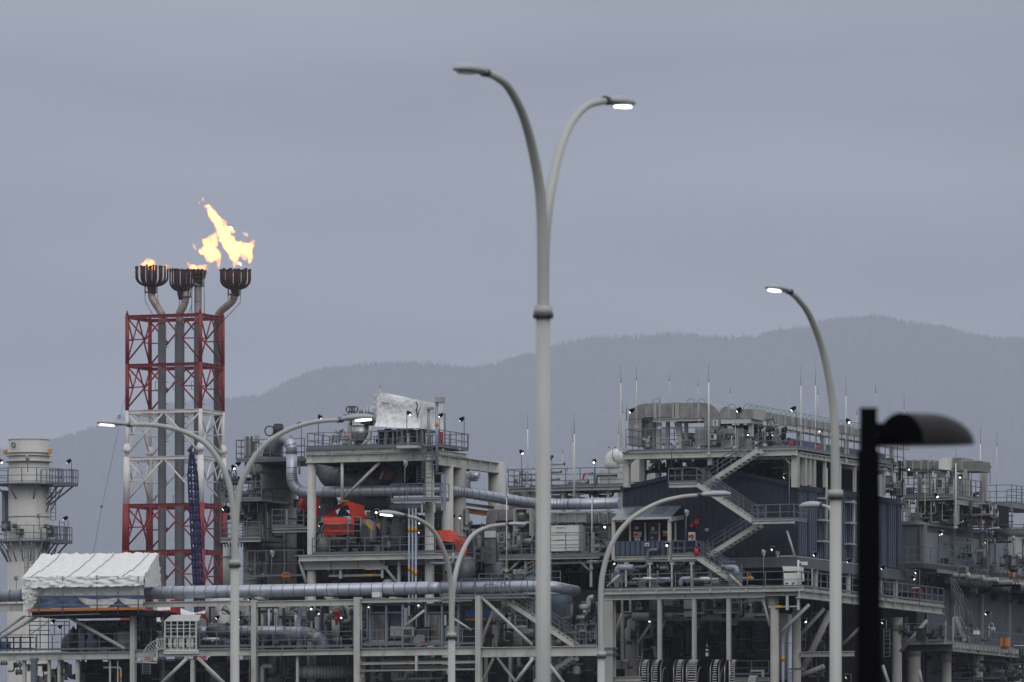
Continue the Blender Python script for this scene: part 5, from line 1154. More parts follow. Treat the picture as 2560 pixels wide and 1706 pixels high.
CLUTTER(1400, 1180, 1900, 1330, VM + 6, VM + 11, 20, 'pipework beneath the railed landing', 'hvwbts', pal=[M.gray, M.dgray, M.cream2, M.white, M.rail])
CLUTTER(1930, 1180, 2300, 1380, VM + 4, VM + 9, 20, 'pipework right of the three conduits', 'hvwbts', pal=[M.gray, M.dgray, M.cream2, M.white, M.rail, M.vess])
t = thing('added_dark_backing', 'added dark wall standing for shade behind the lower deck machinery', 'enclosure'); BX(t, 'wall_panel', M.dark, 905, 1250, 1990, 1570, VM + 12, 2); BX(t, 'pale_roof', M.stack, 1370, 1200, 1560, 1260, VM + 11, 2)  # invented backing, dark so the deck interior reads as shade
for i in range(10): BX(t, 'wall_post', M.dgray, 930 + 105 * i, 1240, 942 + 105 * i, 1570, VM + 11.8, .2)
t = thing('yellow_beam', 'yellow painted lifting beam seen behind the module column', 'beam'); a = P(2060, 1160, VM + 7); 
use(1080, 950, 3.646); b0, b1 = Q(100, 1165, P(100, 1165, VM + 3).x), Q(505, 1215, P(100, 1165, VM + 3).x)
t.part('beam_web', M.yel).ibar(b0, (b1.x, b1.y, b0.z), .3, 45 * PX(20)); t.part('hanger', M.yel).bar(b0 + Vector((0, 2, .5)), b0 + Vector((0, 2, 1.4)), .1, .1)
use(540, 950, 3.647)
for i, X in enumerate((1760, 1792, 1822)):
    q = thing('conduit', f'{["left","middle","right"][i]} one of three blue grey upright conduits with yellow bands', 'conduit', 'three banded conduits'); c = P(X, 1170, VM - 1.6); e = P(X, 2040, VM - 1.6); e.x = c.x
    q.part('tube', M.bclad).tube([c, (c.x, c.y, 18)], 9 * PX(VM) * (1.15 if i == 2 else 1), 12)
    for Y in (1365, 1722 + i * 20): q.part('yellow_band', M.yel).tube([(c.x, c.y, P(X, Y - 24, VM - 1.6).z), (c.x, c.y, P(X, Y + 24, VM - 1.6).z)], 10.5 * PX(VM) * (1.12 if i == 2 else 1), 12)
# below the lower deck, above the main
use(540, 1330, 3.677)
CLUTTER(900, 345, 1650, 470, VM + 2, VM + 8, 22, 'shaded pipes under the lower deck', 'hvwct', pal=[M.dark, M.dgray, M.dclad, M.gray])
PIPE('dark grey insulated pipe bending down right of the brace', [P(1640, 470, VM + 3), P(1640, 375, VM + 3), P(2070, 370, VM + 3)], .5, M.dclad, rad=.9, n=18, seam=.6)
q = thing('pale_tank_end', 'round pale grey tank end peeping over the silver main', 'tank'); c = P(1578, 490, VM); q.part('tank_head', M.bclad).ball(c, 58 * PX(VM), 20); q.part('tank_shell', M.bclad).tube([c, c + Vector((0, 3, 0))], 57 * PX(VM), 24)
t = thing('added_shade_wall', 'added dark wall standing for shade under the lower deck', 'enclosure'); BX(t, 'wall_panel', M.dark, 905, 345, 2200, 700, VM + 13, 2)  # invented dark sheet that fills the bay with shade
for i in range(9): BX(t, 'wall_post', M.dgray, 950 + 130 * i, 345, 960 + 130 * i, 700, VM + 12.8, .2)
CLUTTER(1960, 280, 2340, 470, VM + 1, VM + 6, 16, 'dark pipework under the orange cover deck', 'hvwc', big=1.4, pal=[M.dark, M.dgray, M.dclad, M.gray])
PIPE('blue grey handrail like pipe loop under the second orange cover', [P(1975, 290, VM - 1.5), P(2180, 290, VM - 1.5), P(2180, 190, VM - 1.5)], .1, M.bclad)
# between pipe rack beams (y 640..1080)
q = thing('insulated_pipe', 'fat silver clad pipe on the rack deck, its right end curving down in segments', 'pipe'); v = 3.0
m = q.part('pipe_run', M.clad, M.seam); cr = bend([P(525, 930, v), P(860, 930, v), P(975, 1000, v), P(985, 1080, v)], 2.4, 14); m.tube(cr, 62 * PX(v), 26, seam=.5)
for i in range(1, len(cr)-1):
    if (cr[i+1]-cr[i]).length < .7: td = (cr[i+1]-cr[i]).normalized(); m.tube([cr[i]-td*.02, cr[i]+td*.02], 63.5*PX(v), 26, 1)
q.part('end_cap', M.dgray).tube([P(520, 930, v), P(524, 930, v)], 62 * PX(v), 26); BX(q, 'yellow_label', M.ylab, 592, 922, 692, 940, v - 62 * PX(v) - .02, .05); BX(q, 'yellow_label', M.ylab, 850, 925, 880, 945, v - 62 * PX(v) - .04, .05)
PIPE('silver clad pipe length left of the fat pipe, with a dark end', [P(105, 905, 3), P(310, 905, 3)], .33, M.clad, n=18, seam=.5, name='insulated_pipe')
q = thing('insulated_pipe', 'dark grey drum shaped pipe end beside the wide twin lamp pole', 'pipe'); q.part('drum', M.dclad).tube([P(-60, 905, 2.6), P(100, 905, 2.6)], .5, 20); q.part('flange', M.dgray).tube([P(98, 905, 2.6), P(108, 905, 2.6)], .56, 20)
for X, Y, R_, lb in ((718, 722, 42, 'large grey handwheel under the rack top beam, left one'), (85, 722, 35, 'large dark handwheel by the wide twin lamp pole'), (1378, 800, 34, 'large grey handwheel left of the first glass cabin')):
    q = thing('handwheel', lb, 'handwheel'); c = P(X, Y, 3.4); q.part('rim', M.gray).ring(c, R_ * PX(3), .04, 'v', 20)
    for a in range(3): dx, dz = math.cos(a * 1.05), math.sin(a * 1.05); q.part('spoke', M.gray).tube([c + Vector((dx, 0, dz)) * R_ * PX(3), c - Vector((dx, 0, dz)) * R_ * PX(3)], .025, 4)
    q.part('stem', M.dgray).tube([c, c + Vector((.1, 1.0, -.3))], .09, 8)
q = thing('hydrant_valve', 'red valve with a pale cap in the dark bay right of the handwheel', 'valve'); q.part('valve_body', M.redv).tube([P(1080, 740, 3), P(1140, 740, 3)], .17, 10); q.part('spindle', M.redv).tube([P(1108, 740, 3), P(1108, 860, 3)], .1, 8); q.part('pale_cap', M.cream).tube([P(1050, 745, 3), P(1078, 745, 3)], .14, 10); q.part('flange', M.redv).tube([P(1108, 800, 3), P(1108, 812, 3)], .28, 12)
c = P(835, 720, 11); VB(mod, 800, 878, 480, 900, 12, M.cream, True, 'far_column')
CLUTTER(372, 700, 1268, 1075, 3.8, 6, 44, 'pipework between the rack decks, left bay', 'hvwbcs', pal=[M.gray, M.dgray, M.dark, M.cream2, M.rail, M.vess, M.clad])
CLUTTER(372, 690, 1268, 900, 5, 9, 26, 'dark pipework deep in the rack left bay', 'hvwctb', pal=[M.dark, M.dgray, M.gray, M.dclad])
CLUTTER(-60, 690, 320, 1075, 4, 8, 18, 'pipework behind the wide twin lamp', 'hvwbcs', pal=[M.gray, M.dgray, M.dark, M.stack, M.rail])
q = thing('pale_tank', 'pale cream domed vessel seen between rack beams by the wide lamp pole', 'tank'); q.part('shell', M.stack).tube([P(20, 730, 8), P(200, 730, 8)], .95, 24); q.part('head', M.stack).ball(P(20, 730, 8), .95, 18)
# glass/steel cabins
def cabin(X, lab):
    q = thing('equipment_cabin', lab, 'cabin', 'tall framed cabins on the rack deck')
    for x in (X, X + 150, X + 300): BX(q, 'frame_post', M.bclad, x, 665, x + 14, 1055, 1.6, .3)
    for y in (665, 735, 1030): BX(q, 'frame_beam', M.rail, X + 14, y, X + 300, y + 14, 1.65, .25)
    BX(q, 'roof_slab', M.dgray, X, 655, X + 315, 668, 1.5, 2.5)
    BX(q, 'reflective_panel', mat('dull_mirror_sheet', (.33, .31, .30), .3, .7, var=.55, scale=.8, dirt=(.10, .09, .09), streak=.8), X + 20, 760, X + 145, 1000, 2.2, .5)
    BX(q, 'dark_panel', M.dark, X + 20, 670, X + 310, 760, 2.3, .5); BX(q, 'blue_panel', M.navy2, X + 200, 740, X + 300, 860, 2.25, .3); BX(q, 'pale_cabinet', M.cream2, X + 195, 866, X + 300, 960, 2.0, .7); BX(q, 'plinth', M.gray, X, 1005, X + 310, 1040, 1.8, .6)
    BX(q, 'painted_cavity_shade', M.dark, X + 150, 860, X + 310, 1005, 2.6, .3); BX(q, 'roof_light', M.unlit, X + 20, 1000, X + 140, 1006, 2.0, .1)  # solid dark panel stands for the shade of a recess
cabin(1405, 'tall framed cabin with a mottled silver panel on the rack deck, left one'); cabin(1918, 'tall framed cabin with a mottled silver panel on the rack deck, right one')
q = thing('round_pump', 'pale round pump casing with an orange centre by the right framed cabin', 'pump'); c = P(1875, 1000, 1.4); q.part('casing', M.gray).tube([c + Vector((0, -.2, 0)), c + Vector((0, .5, 0))], .42, 18); q.part('hub', M.ora).tube([P(1905, 998, 1.1), P(1905, 998, 1.3)], .1, 10); q.part('outlet', M.gray).tube([c, P(1920, 960, 1.4)], .2, 10)
CLUTTER(1325, 690, 1405, 1050, 1.2, 3, 10, 'fittings left of the framed cabins', 'hvwb', pal=[M.gray, M.dgray, M.rail]); CLUTTER(1725, 700, 1915, 1050, 1.2, 4, 16, 'fittings between the framed cabins', 'hvwbs', pal=[M.gray, M.dgray, M.cream2, M.dark])
q = thing('blue_netting', 'bright blue sheeting over orange planks behind the small lamp pole', 'sheeting'); BX(q, 'sheet', mat('bright_blue_sheet', (.02, .09, .30), .6), 2290, 720, 2520, 790, 3, .2); BX(q, 'orange_plank', M.ora, 2290, 795, 2480, 812, 2.9, .3)
# below deck y>1140
q = thing('flexible_duct', 'fat light grey ribbed hose lying under the rack deck', 'duct'); m = q.part('ribbed_hose', M.gray, M.dgray)
pts = bend([P(1250, 1270, 4.5), P(1180, 1280, 3), P(860, 1292, 1.6), P(815, 1292, 1.8)], 2, 10); m.tube(pts, 64 * PX(2), 26, seam=.22); m.ball(pts[-1], 63 * PX(2), 20)
t = thing('added_dark_backing', 'added dark wall standing for shade below the rack deck, centre', 'enclosure'); BX(t, 'wall_panel', M.dark, 372, 1140, 3520, 1640, 12, 3)  # backdrop added so the space below deck looks unlit
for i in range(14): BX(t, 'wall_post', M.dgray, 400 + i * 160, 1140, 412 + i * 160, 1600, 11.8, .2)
t = thing('added_dark_backing', 'added dark wall standing for shade between the rack decks, centre', 'enclosure'); BX(t, 'wall_panel', M.dark, 372, 560, 3520, 1140, 12.2, 1.2)  # backdrop added so the space between decks looks shaded
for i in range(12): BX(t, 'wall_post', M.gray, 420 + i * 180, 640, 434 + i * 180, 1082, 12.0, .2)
CLUTTER(372, 1150, 740, 1382, 3, 7, 16, 'dark pipework below the rack deck, left bay', 'hvwbcts', pal=[M.dark, M.dgray, M.gray, M.dclad, M.conc])
CLUTTER(1330, 1290, 2340, 1382, 2, 6, 20, 'dark pipework below the double rails', 'hvwbts', pal=[M.dark, M.dgray, M.gray, M.conc])
for Y in (1180, 1244): 
    q = thing('labelled_pipe', 'white pipe row with yellow label below the rack deck, ' + ('upper' if Y < 1200 else 'lower'), 'pipe'); q.part('pipe_run', M.cream2).tube([P(1520, Y, 2.2), P(2220, Y, 2.2)], .09, 8); BX(q, 'yellow_label', M.ylab, 1712, Y - 6, 1810, Y + 7, 2.0, .05); q.part('pipe_run', M.cream2).tube([P(1580, Y - 12, 2.6), P(2140, Y - 12, 2.6)], .08, 8)
PIPE('pale hooked vent pipe below the rack deck, near the wide lamp pole', [P(425, 1600, 1.2), P(425, 1232, 1.2), P(520, 1236, 1.2)], .16, M.cream2, rad=.35)
for i, X in enumerate((308, 380)):
    q = thing('cable_ladder', f'thin upright cable ladder on the {"left" if i == 0 else "right"} side of a rack column', 'cable ladder')
    for y in range(1150, 1560, 14): q.part('cable_clip', M.dgray).box(P(X - 4, y, -.3), P(X + 4, y + 6, -.2))
    q.part('cable_run', M.gray).tube([P(X, 1145, -.15), P(X, 1600, -.15)], .03, 5)
# floodlights, centre
use(540, 950, 3.647)
for X, Y, Xp, Yb, v, f, s_, lb in [
 (163, 798, 143, 1080, VC, 'r', 1, 'floodlight left of the dark column at walkway level'), (203, 768, 180, 1000, VC + 1, 'l', 1, 'unlit looking floodlight under the column upper walkway corner'), (78, 1170, 50, 1440, VC - 1, 'l', 1, 'floodlight hung left of the side column'),
 (756, 410, 779, 720, VC, 'l', 1, 'floodlight on a pole above the column walkway, right end'), (954, 343, 933, 600, VM, 'r', 1, 'floodlight at the left end of the cream top deck'), (1763, 308, 1740, 600, VM - .6, 'r', 1, 'floodlight in front of the white wrapped unit'),
 (2050, 326, 2040, 600, VM + 3, 'l', .9, 'dark floodlight at the right edge of the white wrap'), (2240, 362, 2263, 640, VM + 10, 'l', 1, 'floodlight at the far right corner of the top deck'), (1730, 766, 1722, 1080, VM - 1.7, 'b', 1, 'grey backed floodlight above the railed landing'),
 (1215, 1278, 1205, 1560, VM - .9, 'b', 1, 'grey backed floodlight before the orange tarpaulin'), (953, 1320, 940, 1470, VM - .5, 'l', .9, 'floodlight left of the orange tarpaulin frame'), (1468, 1198, 1468, 1400, VM + 2, 'f', 1, 'floodlight shining above the small lamp lit head'), (1858, 1300, 1858, 1360, VM + 2, 'f', .6, 'tiny light right of the three conduits, upper'),
 (1856, 1384, 1856, 1450, VM + 2, 'f', .7, 'tiny light right of the three conduits, lower'), (2160, 1250, 2150, 1400, VM + 3, 'l', .9, 'dark floodlight facing left near the yellow beam'), (2228, 1250, 2228, 1400, VM + 3, 'f', .8, 'bright floodlight near the yellow beam'), (950, 1150, 950, 1250, VM + 1.6, 'f', .5, 'tiny light on the red strip'),
 (520, 1890, 520, 1890 + 0, 0, 'b', 0, '')][:-1]:
    FLOOD(X, Y, Xp, Yb, v, f, lb, s=s_, group='floodlights on the centre module')
use(540, 1330, 3.677)
for X, Y, Xp, Yb, v, f, s_, lb in [(520, 200, 512, 470, VC - 4, 'b', 1, 'grey backed floodlight at the foot of the dark column'), (882, 698, 882, 860, 1.5, 'f', .9, 'bright floodlight under the rack top beam, first'), (940, 742, 960, 860, 2, 'r', .9, 'bright floodlight under the rack top beam, second'), (1158, 780, 1158, 900, 3, 'f', .8, 'bright floodlight in the bay beside the red valve'),
   (1408, 684, 1412, 800, 1.3, 'f', .6, 'small bright lamp at the left framed cabin corner'), (1868, 665, 1868, 760, 1.4, 'f', .9, 'bright floodlight between the framed cabins'), (556, 745, 545, 1070, -.0, 'b', 1, 'grey backed floodlight on a pole over the fat silver pipe'), (310, 616, 322, 640, .6, 'l', .7, 'small floodlight under the silver main by the first rack column'), (1350, 1300, 1345, 1420, .5, 'b', .8, 'grey backed floodlight low beside the second rack column')]:
    FLOOD(X, Y, Xp, Yb, v, f, lb, s=s_, group='floodlights along the rack')
MAST(1, 1, 2, 3, '') if False else None
use(540, 950, 3.647); MAST(1498, 42, 170, vW + 3, 'thin mast on top of the white wrapped unit')

use(540, 950, 3.647)
t = thing('added_dark_wall', 'added dark backing closing the gap between the process column and the big cream column', 'enclosure'); BX(t, 'wall_panel', M.dark, 690, 1190, 960, 1950, VC + 9, 1)  # added to stop sky showing through and keep the gap dark
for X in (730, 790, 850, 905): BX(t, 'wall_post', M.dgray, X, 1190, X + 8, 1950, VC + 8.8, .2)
# ================================================================== RIGHT OF CENTRE: roof deck, ducts, cabinet
def QB(mb, X0, X1, Y0, Y1, u, w, m=0):            # straight bar of height Y0..Y1 (at X0) running away from us, in u-w..u
    a, b = Q(X0, Y0, u), Q(X1, Y0, u); z0 = Q(X0, Y1, u).z; mb.box((u - w, a.y, z0), (u, b.y, a.z), m); return a, b
def QRAIL(t, X0, X1, Y, u, h=1.1, sp=1.3, mids=1, name='railing'):
    a, b = Q(X0, Y, u), Q(X1, Y, u); b.z = a.z; return RAIL(t, [a, b], h, sp=sp, mids=mids, name=name)
use(1080, 950, 3.646)
VU = 30.0
t = thing('roof_deck', 'long railed roof deck on cream beams behind the tallest lamp pole', 'walkway')
a, b = P(695, 975, VU), P(1745, 975, VU); a.z = b.z = P(1200, 972, VU).z
DECK(t, a, b, 8); HB(t, 693, 1745, 976, 1012, VU - .02, .3, M.cream2); RAIL(t, [a + Vector((0, 8, 0)), a, b], 165 * PX(VU), sp=1.1, mids=2)
RAIL(t, [a + Vector((3, 7.5, 0)), b + Vector((0, 7.5, 0))], 1.2, sp=.9, mids=1)
for X in (870, 1180, 1310, 1590, 1710): VB(t, X, X + 26, 1012, 1300, VU + .3, M.cream2)
BX(t, 'white_roofing', M.white, 1085, 1050, 1220, 1076, VU + 1.5, 4); BX(t, 'back_panel', M.stack, 1220, 1078, 1740, 1110, VU + 1, 4); BX(t, 'back_panel', M.galv, 700, 1020, 960, 1200, VU + 6, .3)
CLUTTER(700, 985, 1730, 1075, VU + .4, VU + 4, 26, 'fittings beneath the roof deck', 'hvwb', big=.7, pal=[M.dgray, M.gray, M.cream2, M.green, M.rail, M.white])
CLUTTER(720, 830, 1740, 960, VU + 1, VU + 6, 16, 'fittings on the roof deck', 'vhb', big=.5, pal=[M.gray, M.rail, M.cream2, M.redv])
for X, Y0, Y1, v, r, lb in ((872, 300, 975, VU - .3, .1, 'tall white mast on the roof deck left of the tallest lamp'), (1297, 300, 1200, VU - 1, .11, 'tall white mast right of the tallest lamp pole'), (1284, 385, 1210, VU - 1.1, .035, 'thin dark mast beside the tall white mast'), (1190, 620, 830, VU + 3, .035, 'short mast behind the roof deck rail'),
   (922, 765, 975, VU + 1, .03, 'short mast left beside the tallest lamp pole'), (686, 795, 1000, VU - .2, .03, 'thin mast at the left end of the roof deck'), (680, 880, 1740, 12, .09, 'white pole mast rising beside the small lamp right head'), (1458, 870, 1720, 13, .1, 'white pole mast in front of the pale equipment cabin'), (1700, 385, 850, VU - 1, .03, 'thin dark mast left of the ducts'), (1232, 785, 975, VU + .2, .025, 'shortest mast on the roof deck rail')):
    MAST(X, Y0, Y1, v, lb, r)
for X, Y, Xp, Yb, v, f, lb in ((820, 660, 816, 975, VU - .2, 'r', 'floodlight on a reddish pole on the roof deck'), (1080, 712, 1090, 975, VU - .2, 'l', 'small floodlight touching the right side of the tallest lamp pole'), (1482, 742, 1487, 975, VU - .2, 'f', 'bright round floodlight standing on the roof deck'), (1582, 1328, 1582, 1420, 13, 'f', 'floodlight under the duct run left of the canopy'), (545, 1110, 545, 1150, 22, 'f', 'tiny light under the receding silver pipe')):
    FLOOD(X, Y, Xp, Yb, v, f, lb, s=1 if Y < 1000 else .8, group='floodlights right of centre')
t = thing('fan_stack', 'white horizontal cylinder cowl on a pale box at the right end of the roof deck', 'fan')
vv = VU + 2; m = t.part('cowl', M.white, M.seam); m.tube(bend([P(1640, 810, vv + .5), P(1640, 700, vv + .5), P(1790, 700, vv + .5)], 1.2, 8), 70 * PX(vv), 24, seam=.8)
BX(t, 'plenum_box', M.stack, 1530, 820, 1745, 965, vv, 3); BX(t, 'plenum_box', M.stack, 1795, 740, 1890, 930, vv - 2, 4)
for X in (1612, 1672): t.part('bolt', M.dgray).tube([P(X, 610, vv), P(X, 620, vv)], .05, 6)
def duct_poly(t, name, pts, v, d, mt=M.galv, ribs=()):
    m = t.part(name, mt); m.poly([P(x, y, v) for x, y in pts], (0, d, 0)); return m
def arcpts(cx, cy, r, a0, a1, n=10): return [(cx + r * math.cos(D2R(a0 + (a1 - a0) * i / n)), cy - r * math.sin(D2R(a0 + (a1 - a0) * i / n))) for i in range(n + 1)]
t = thing('air_duct', 'long patchy galvanised duct run beneath the silver pipe right of the tallest lamp', 'duct')
for i, (X0, X1) in enumerate(((1088, 1150), (1152, 1212), (1214, 1312), (1314, 1400), (1402, 1455), (1457, 1520), (1522, 1600))): BX(t, 'duct_section', (M.galv, M.vess, M.galv, M.galv, M.vess, M.galv, M.vess)[i], X0, 1216 + (i > 4) * (i - 4) * 8, X1, 1298, 16 + max(0, i - 3) * .4, 2.5)
for X in (1150, 1212, 1312, 1400, 1455, 1520, 1600): BX(t, 'flange_frame', M.cream2, X - 4, 1210, X + 4, 1304, 15.9, 2.7)
BX(t, 'support_beam', M.cream2, 1085, 1200, 1640, 1212, 15.8, .3)
t = thing('air_duct', 'galvanised duct drum with cream end frames left of the tallest lamp', 'duct')
m = t.part('duct_drum', M.galv); m.tube([P(820, 1180, 16.5), P(820, 1285, 16.5)], 72 * PX(16), 28)
for X in (740, 888): BX(t, 'end_frame', M.cream2, X, 1172, X + 16, 1420, 15.5, .6)
BX(t, 'top_frame', M.cream2, 750, 1170, 890, 1180, 15.6, .6); BX(t, 'duct_section', M.galv, 597, 1185, 740, 1280, 16, 2.5); BX(t, 'duct_section', M.galv, 905, 1200, 1000, 1300, 16.3, 2.5)
t = thing('air_duct', 'pale duct bending down into a tall tapering chute right of the orange cover', 'duct')
duct_poly(t, 'elbow', [(600, 1182)] + arcpts(600, 1290, 108, 90, 180) + [(492, 1310), (580, 1310), (580, 1290), (600, 1285)], 15.8, 2.4)
BX(t, 'duct_section', M.galv, 490, 1310, 580, 1378, 15.8, 2.3); BX(t, 'pale_section', M.white, 478, 1378, 580, 1438, 15.6, 2.6)
use(1080, 1330, 4.171)
BX(t, 'duct_section', M.gray, 545, 62, 664, 338, 15.6, 2.6); BX(t, 'flange_band', M.dgray, 543, 60, 666, 68, 15.55, 2.7); BX(t, 'flange_band', M.dgray, 543, 330, 666, 340, 15.55, 2.7)
duct_poly(t, 'tapered_hopper', [(545, 340), (664, 340), (657, 445), (552, 445)], 15.7, 2.4, M.galv); BX(t, 'outlet', M.galv, 553, 445, 657, 530, 15.8, 2.2); BX(t, 'dark_side', M.dark, 668, 0, 700, 340, 16.4, 2)
# deck that carries the cabinet and ducts
t = thing('equipment_deck', 'cream beamed equipment deck behind the tallest lamp, with a cluttered underside', 'deck')
HB(t, 690, 1740, 238, 286, 12.6, .3); HB(t, 1230, 1740, 310, 332, 13, .2, M.cream2); a, b = P(700, 236, 12.6), P(1860, 236, 12.6); a.z = b.z
DECK(t, a, b, 14); RAIL(t, [a, b], 1.2 * 215 / 160, sp=1.7, mids=2)
for X, Y0, Y1 in ((765, 285, 480), (1645, 220, 575), (1665, 0, 240), (962, 290, 440)): VB(t, X, X + 22, Y0, Y1, 13)
BR(t, (920, 295), (770, 440), 13, .09, M.cream2); BR(t, (760, 370), (690, 470), 13.2, .1, M.cream2); BR(t, (1525, 290), (1650, 410), 13, .08, M.cream2)
BX(t, 'orange_strip', M.ora, 985, 312, 1065, 328, 12.9, .15)
use(1080, 950, 3.646)
t = thing('equipment_cabinet', 'big pale boxy cabinet with door seams right of the tallest lamp pole', 'cabinet')
BX(t, 'casing', M.white, 1086, 1326, 1336, 1560, 15, 4)
for Y in (1345, 1388, 1455): BX(t, 'door_handle', M.gray, 1130, Y, 1205, Y + 4, 14.95, .06)
for Y in (1412, 1500): BX(t, 'door_seam', M.gray, 1090, Y, 1332, Y + 3, 14.97, .04)
BX(t, 'side_louvre', M.gray, 1340, 1335, 1520, 1560, 16.4, 3)
for i in range(12): BX(t, 'louvre_slat', M.dgray, 1345, 1350 + i * 17, 1515, 1356 + i * 17, 16.3, .1)
use(1080, 1330, 4.171)
CLUTTER(670, 0, 1060, 230, 14, 20, 46, 'upright pipes left of the pale cabinet', 'vvwhbs', pal=[M.gray, M.dgray, M.cream2, M.vess, M.dark, M.rail])
CLUTTER(1530, -60, 1860, 230, 15, 20, 26, 'fittings right of the pale cabinet', 'vwhbs', pal=[M.gray, M.dgray, M.cream2, M.dark, M.rail])
CLUTTER(690, 290, 1330, 560, 14, 20, 26, 'dark fittings below the equipment deck', 'vwhbct', pal=[M.gray, M.dgray, M.dark, M.dark, M.rail])
CLUTTER(1230, 290, 1860, 430, 13.5, 18, 20, 'dark fittings below the cabinet deck', 'vwhbt', pal=[M.gray, M.dgray, M.dark, M.dark, M.cream2])
CLUTTER(370, -30, 540, 240, 14, 17, 18, 'fittings between orange cover and chute', 'vwhb', pal=[M.dgray, M.dark, M.gray])
t = thing('added_dark_wall', 'added dark backing standing for shade behind the chute and the pale cabinet', 'enclosure'); BX(t, 'wall_panel', M.dark, 330, -90, 1900, 700, 24, 2)  # added dark backdrop; blocks the sky behind chute and cabinet
for i in range(12): BX(t, 'wall_post', M.gray, 380 + i * 130, -90, 392 + i * 130, 700, 23.8, .2)
BX(t, 'dark_duct', M.dark, 300, 330, 690, 520, 16.6, 3)
t = thing('motor', 'small grey mushroom capped vent standing behind the stair head', 'vent'); t.part('stem', M.gray).tube([P(810, 520, 6), P(810, 455, 6)], .14, 12); t.part('cap', M.galv).tube([P(810, 455, 6), P(810, 442, 6)], [.27, .08], 14)
q = thing('blank_sign', 'blank pale board behind the stair head rail', 'sign board'); BX(q, 'board', M.cream2, 845, 392, 955, 438, 7, .1); BX(q, 'board_post', M.rail, 896, 438, 904, 520, 7.05, .1)
# walkway + stair from the main's end down to the rack
t = thing('walkway_bridge', 'railed walkway along the silver main from the small lamp to the right deck', 'walkway')
a, b = P(300, 676, .3), P(760, 676, .3); a.z = b.z; DECK(t, a, b, 1.6, mt=M.cream2); HB(t, 505, 760, 680, 718, .25, .2)
RAIL(t, [a, b], 1.28, sp=1.2); RAIL(t, [P(490, 530, 3.2), P(760, 530, 3.2)], .62, sp=1); 
c, d = P(770, 590, 4), P(1340, 600, 4); RAIL(t, [P(880, 610, 3.4), P(1340, 610, 3.4)], 1.35, sp=1.2, mids=2); HB(t, 930, 1340, 614, 650, 3.4, .2)
t.part('handrail_loop', M.rail).tube(bend([P(545, 660, .2), P(545, 545, .2), P(660, 545, .2), P(660, 660, .2)], .2), .03, 6)
t = thing('staircase', 'long open steel staircase descending right behind the tallest lamp pole', 'staircase')
STAIR(t, P(722, 690, .8), P(1480, 1190, .8), 1.0, M.cream, tread=M.wood)
t = thing('staircase', 'shaded lower staircase seen under the right end of the rack', 'staircase'); STAIR(t, P(1470, 1310, 3), P(1060, 1568, 3), 1.0, M.cream2)
t = thing('staircase', 'short dark flight with scissor rails behind the stair head', 'staircase'); STAIR(t, P(1060, 470, 4), P(800, 620, 4), .9, M.gray)
CLUTTER(640, 740, 1700, 1190, 3, 8, 60, 'pipework behind the long staircase', 'hvwbcs', pal=[M.gray, M.dgray, M.dark, M.dark, M.vess, M.cream2, M.dclad])
CLUTTER(1500, 850, 1720, 1190, 2, 6, 20, 'fittings right of the staircase foot', 'vwhb', pal=[M.gray, M.dgray, M.dark, M.rail])
CLUTTER(510, 860, 720, 1190, 2, 5, 10, 'red and dark fittings by the rack column', 'vwb', pal=[M.redv, M.dgray, M.dark, M.gray])
CLUTTER(500, 1310, 1720, 1568, 4, 8, 34, 'dark fittings under the big rack beam', 'hvwbcts', pal=[M.dark, M.dgray, M.dark, M.gray, M.conc])
q = thing('silver_hose', 'pale ribbed pipe length behind the brace left of the tallest lamp', 'pipe'); m = q.part('ribbed_pipe', M.galv, M.seam); m.tube([P(920, 1050, 2.6), P(1070, 1060, 2.6)], .3, 18, seam=.2); q.part('support', M.dgray).box(P(940, 1180, 2.6), P(960, 1080, 2.8))
PIPE('navy insulated pipe upright behind the long staircase', [P(1340, 660, 6), P(1340, 860, 6), P(1340, 1150, 6)], .85, M.navy2, n=24, seam=1)
q = thing('rail_enclosure', 'tall railed cage of thin posts at the foot of the long staircase', 'railing'); a, b = P(1500, 1192, .6), P(1715, 1192, .6); a.z = b.z; RAIL(q, [a, b], 1.35 * 1.15, sp=.75, mids=2)
use(1500, 1330, 4.17)

# ================================================================== RIGHT: navy building, decks and stairs
use(1500, 1330, 4.17)
VD = 2.0
md = thing('process_module', 'tall cream steel module at right carrying the navy building', 'steel module')
uE = P(2110, 640, VD).x; zD = P(1000, 592, VD).z
a, b = P(38, 592, VD), P(2110, 592, VD)
md.part('front_girder', M.cream).ibar((a.x, VD + .2, P(1000, 612, VD).z), (uE, VD + .2, P(1000, 612, VD).z), .4, 50 * PX(VD) * 1.0)
HB(md, 35, 1710, 640, 698, VD + .25, .5); HB(md, 1710, 2105, 640, 664, VD + .25, .5)
ed = Q(2335 + 500, 700, uE); 
use(2000, 1330, 4.17); vE = Q(1512, 830, uE).y
md.part('deck_slab', M.gray).box((P(-470, 592, VD).x, VD + .5, zD - .25), (uE - .3, vE, zD - .02))
HBQ(md, 22, 1512, 608, 690, uE, .5); 
use(1500, 1330, 4.17)
for i in range(11): BX(md, 'bracket_tab', M.cream, 205 + i * 187, 594, 218 + i * 187, 620, VD - .05, .05)
RAIL(md, [Vector((a.x, VD + .1, zD)), Vector((uE - .1, VD + .1, zD))], 162 * PX(VD), sp=1.3)
RAIL(md, [Vector((uE - .1, VD + .1, zD)), Vector((uE - .1, vE, zD))], 162 * PX(VD), sp=1.3)
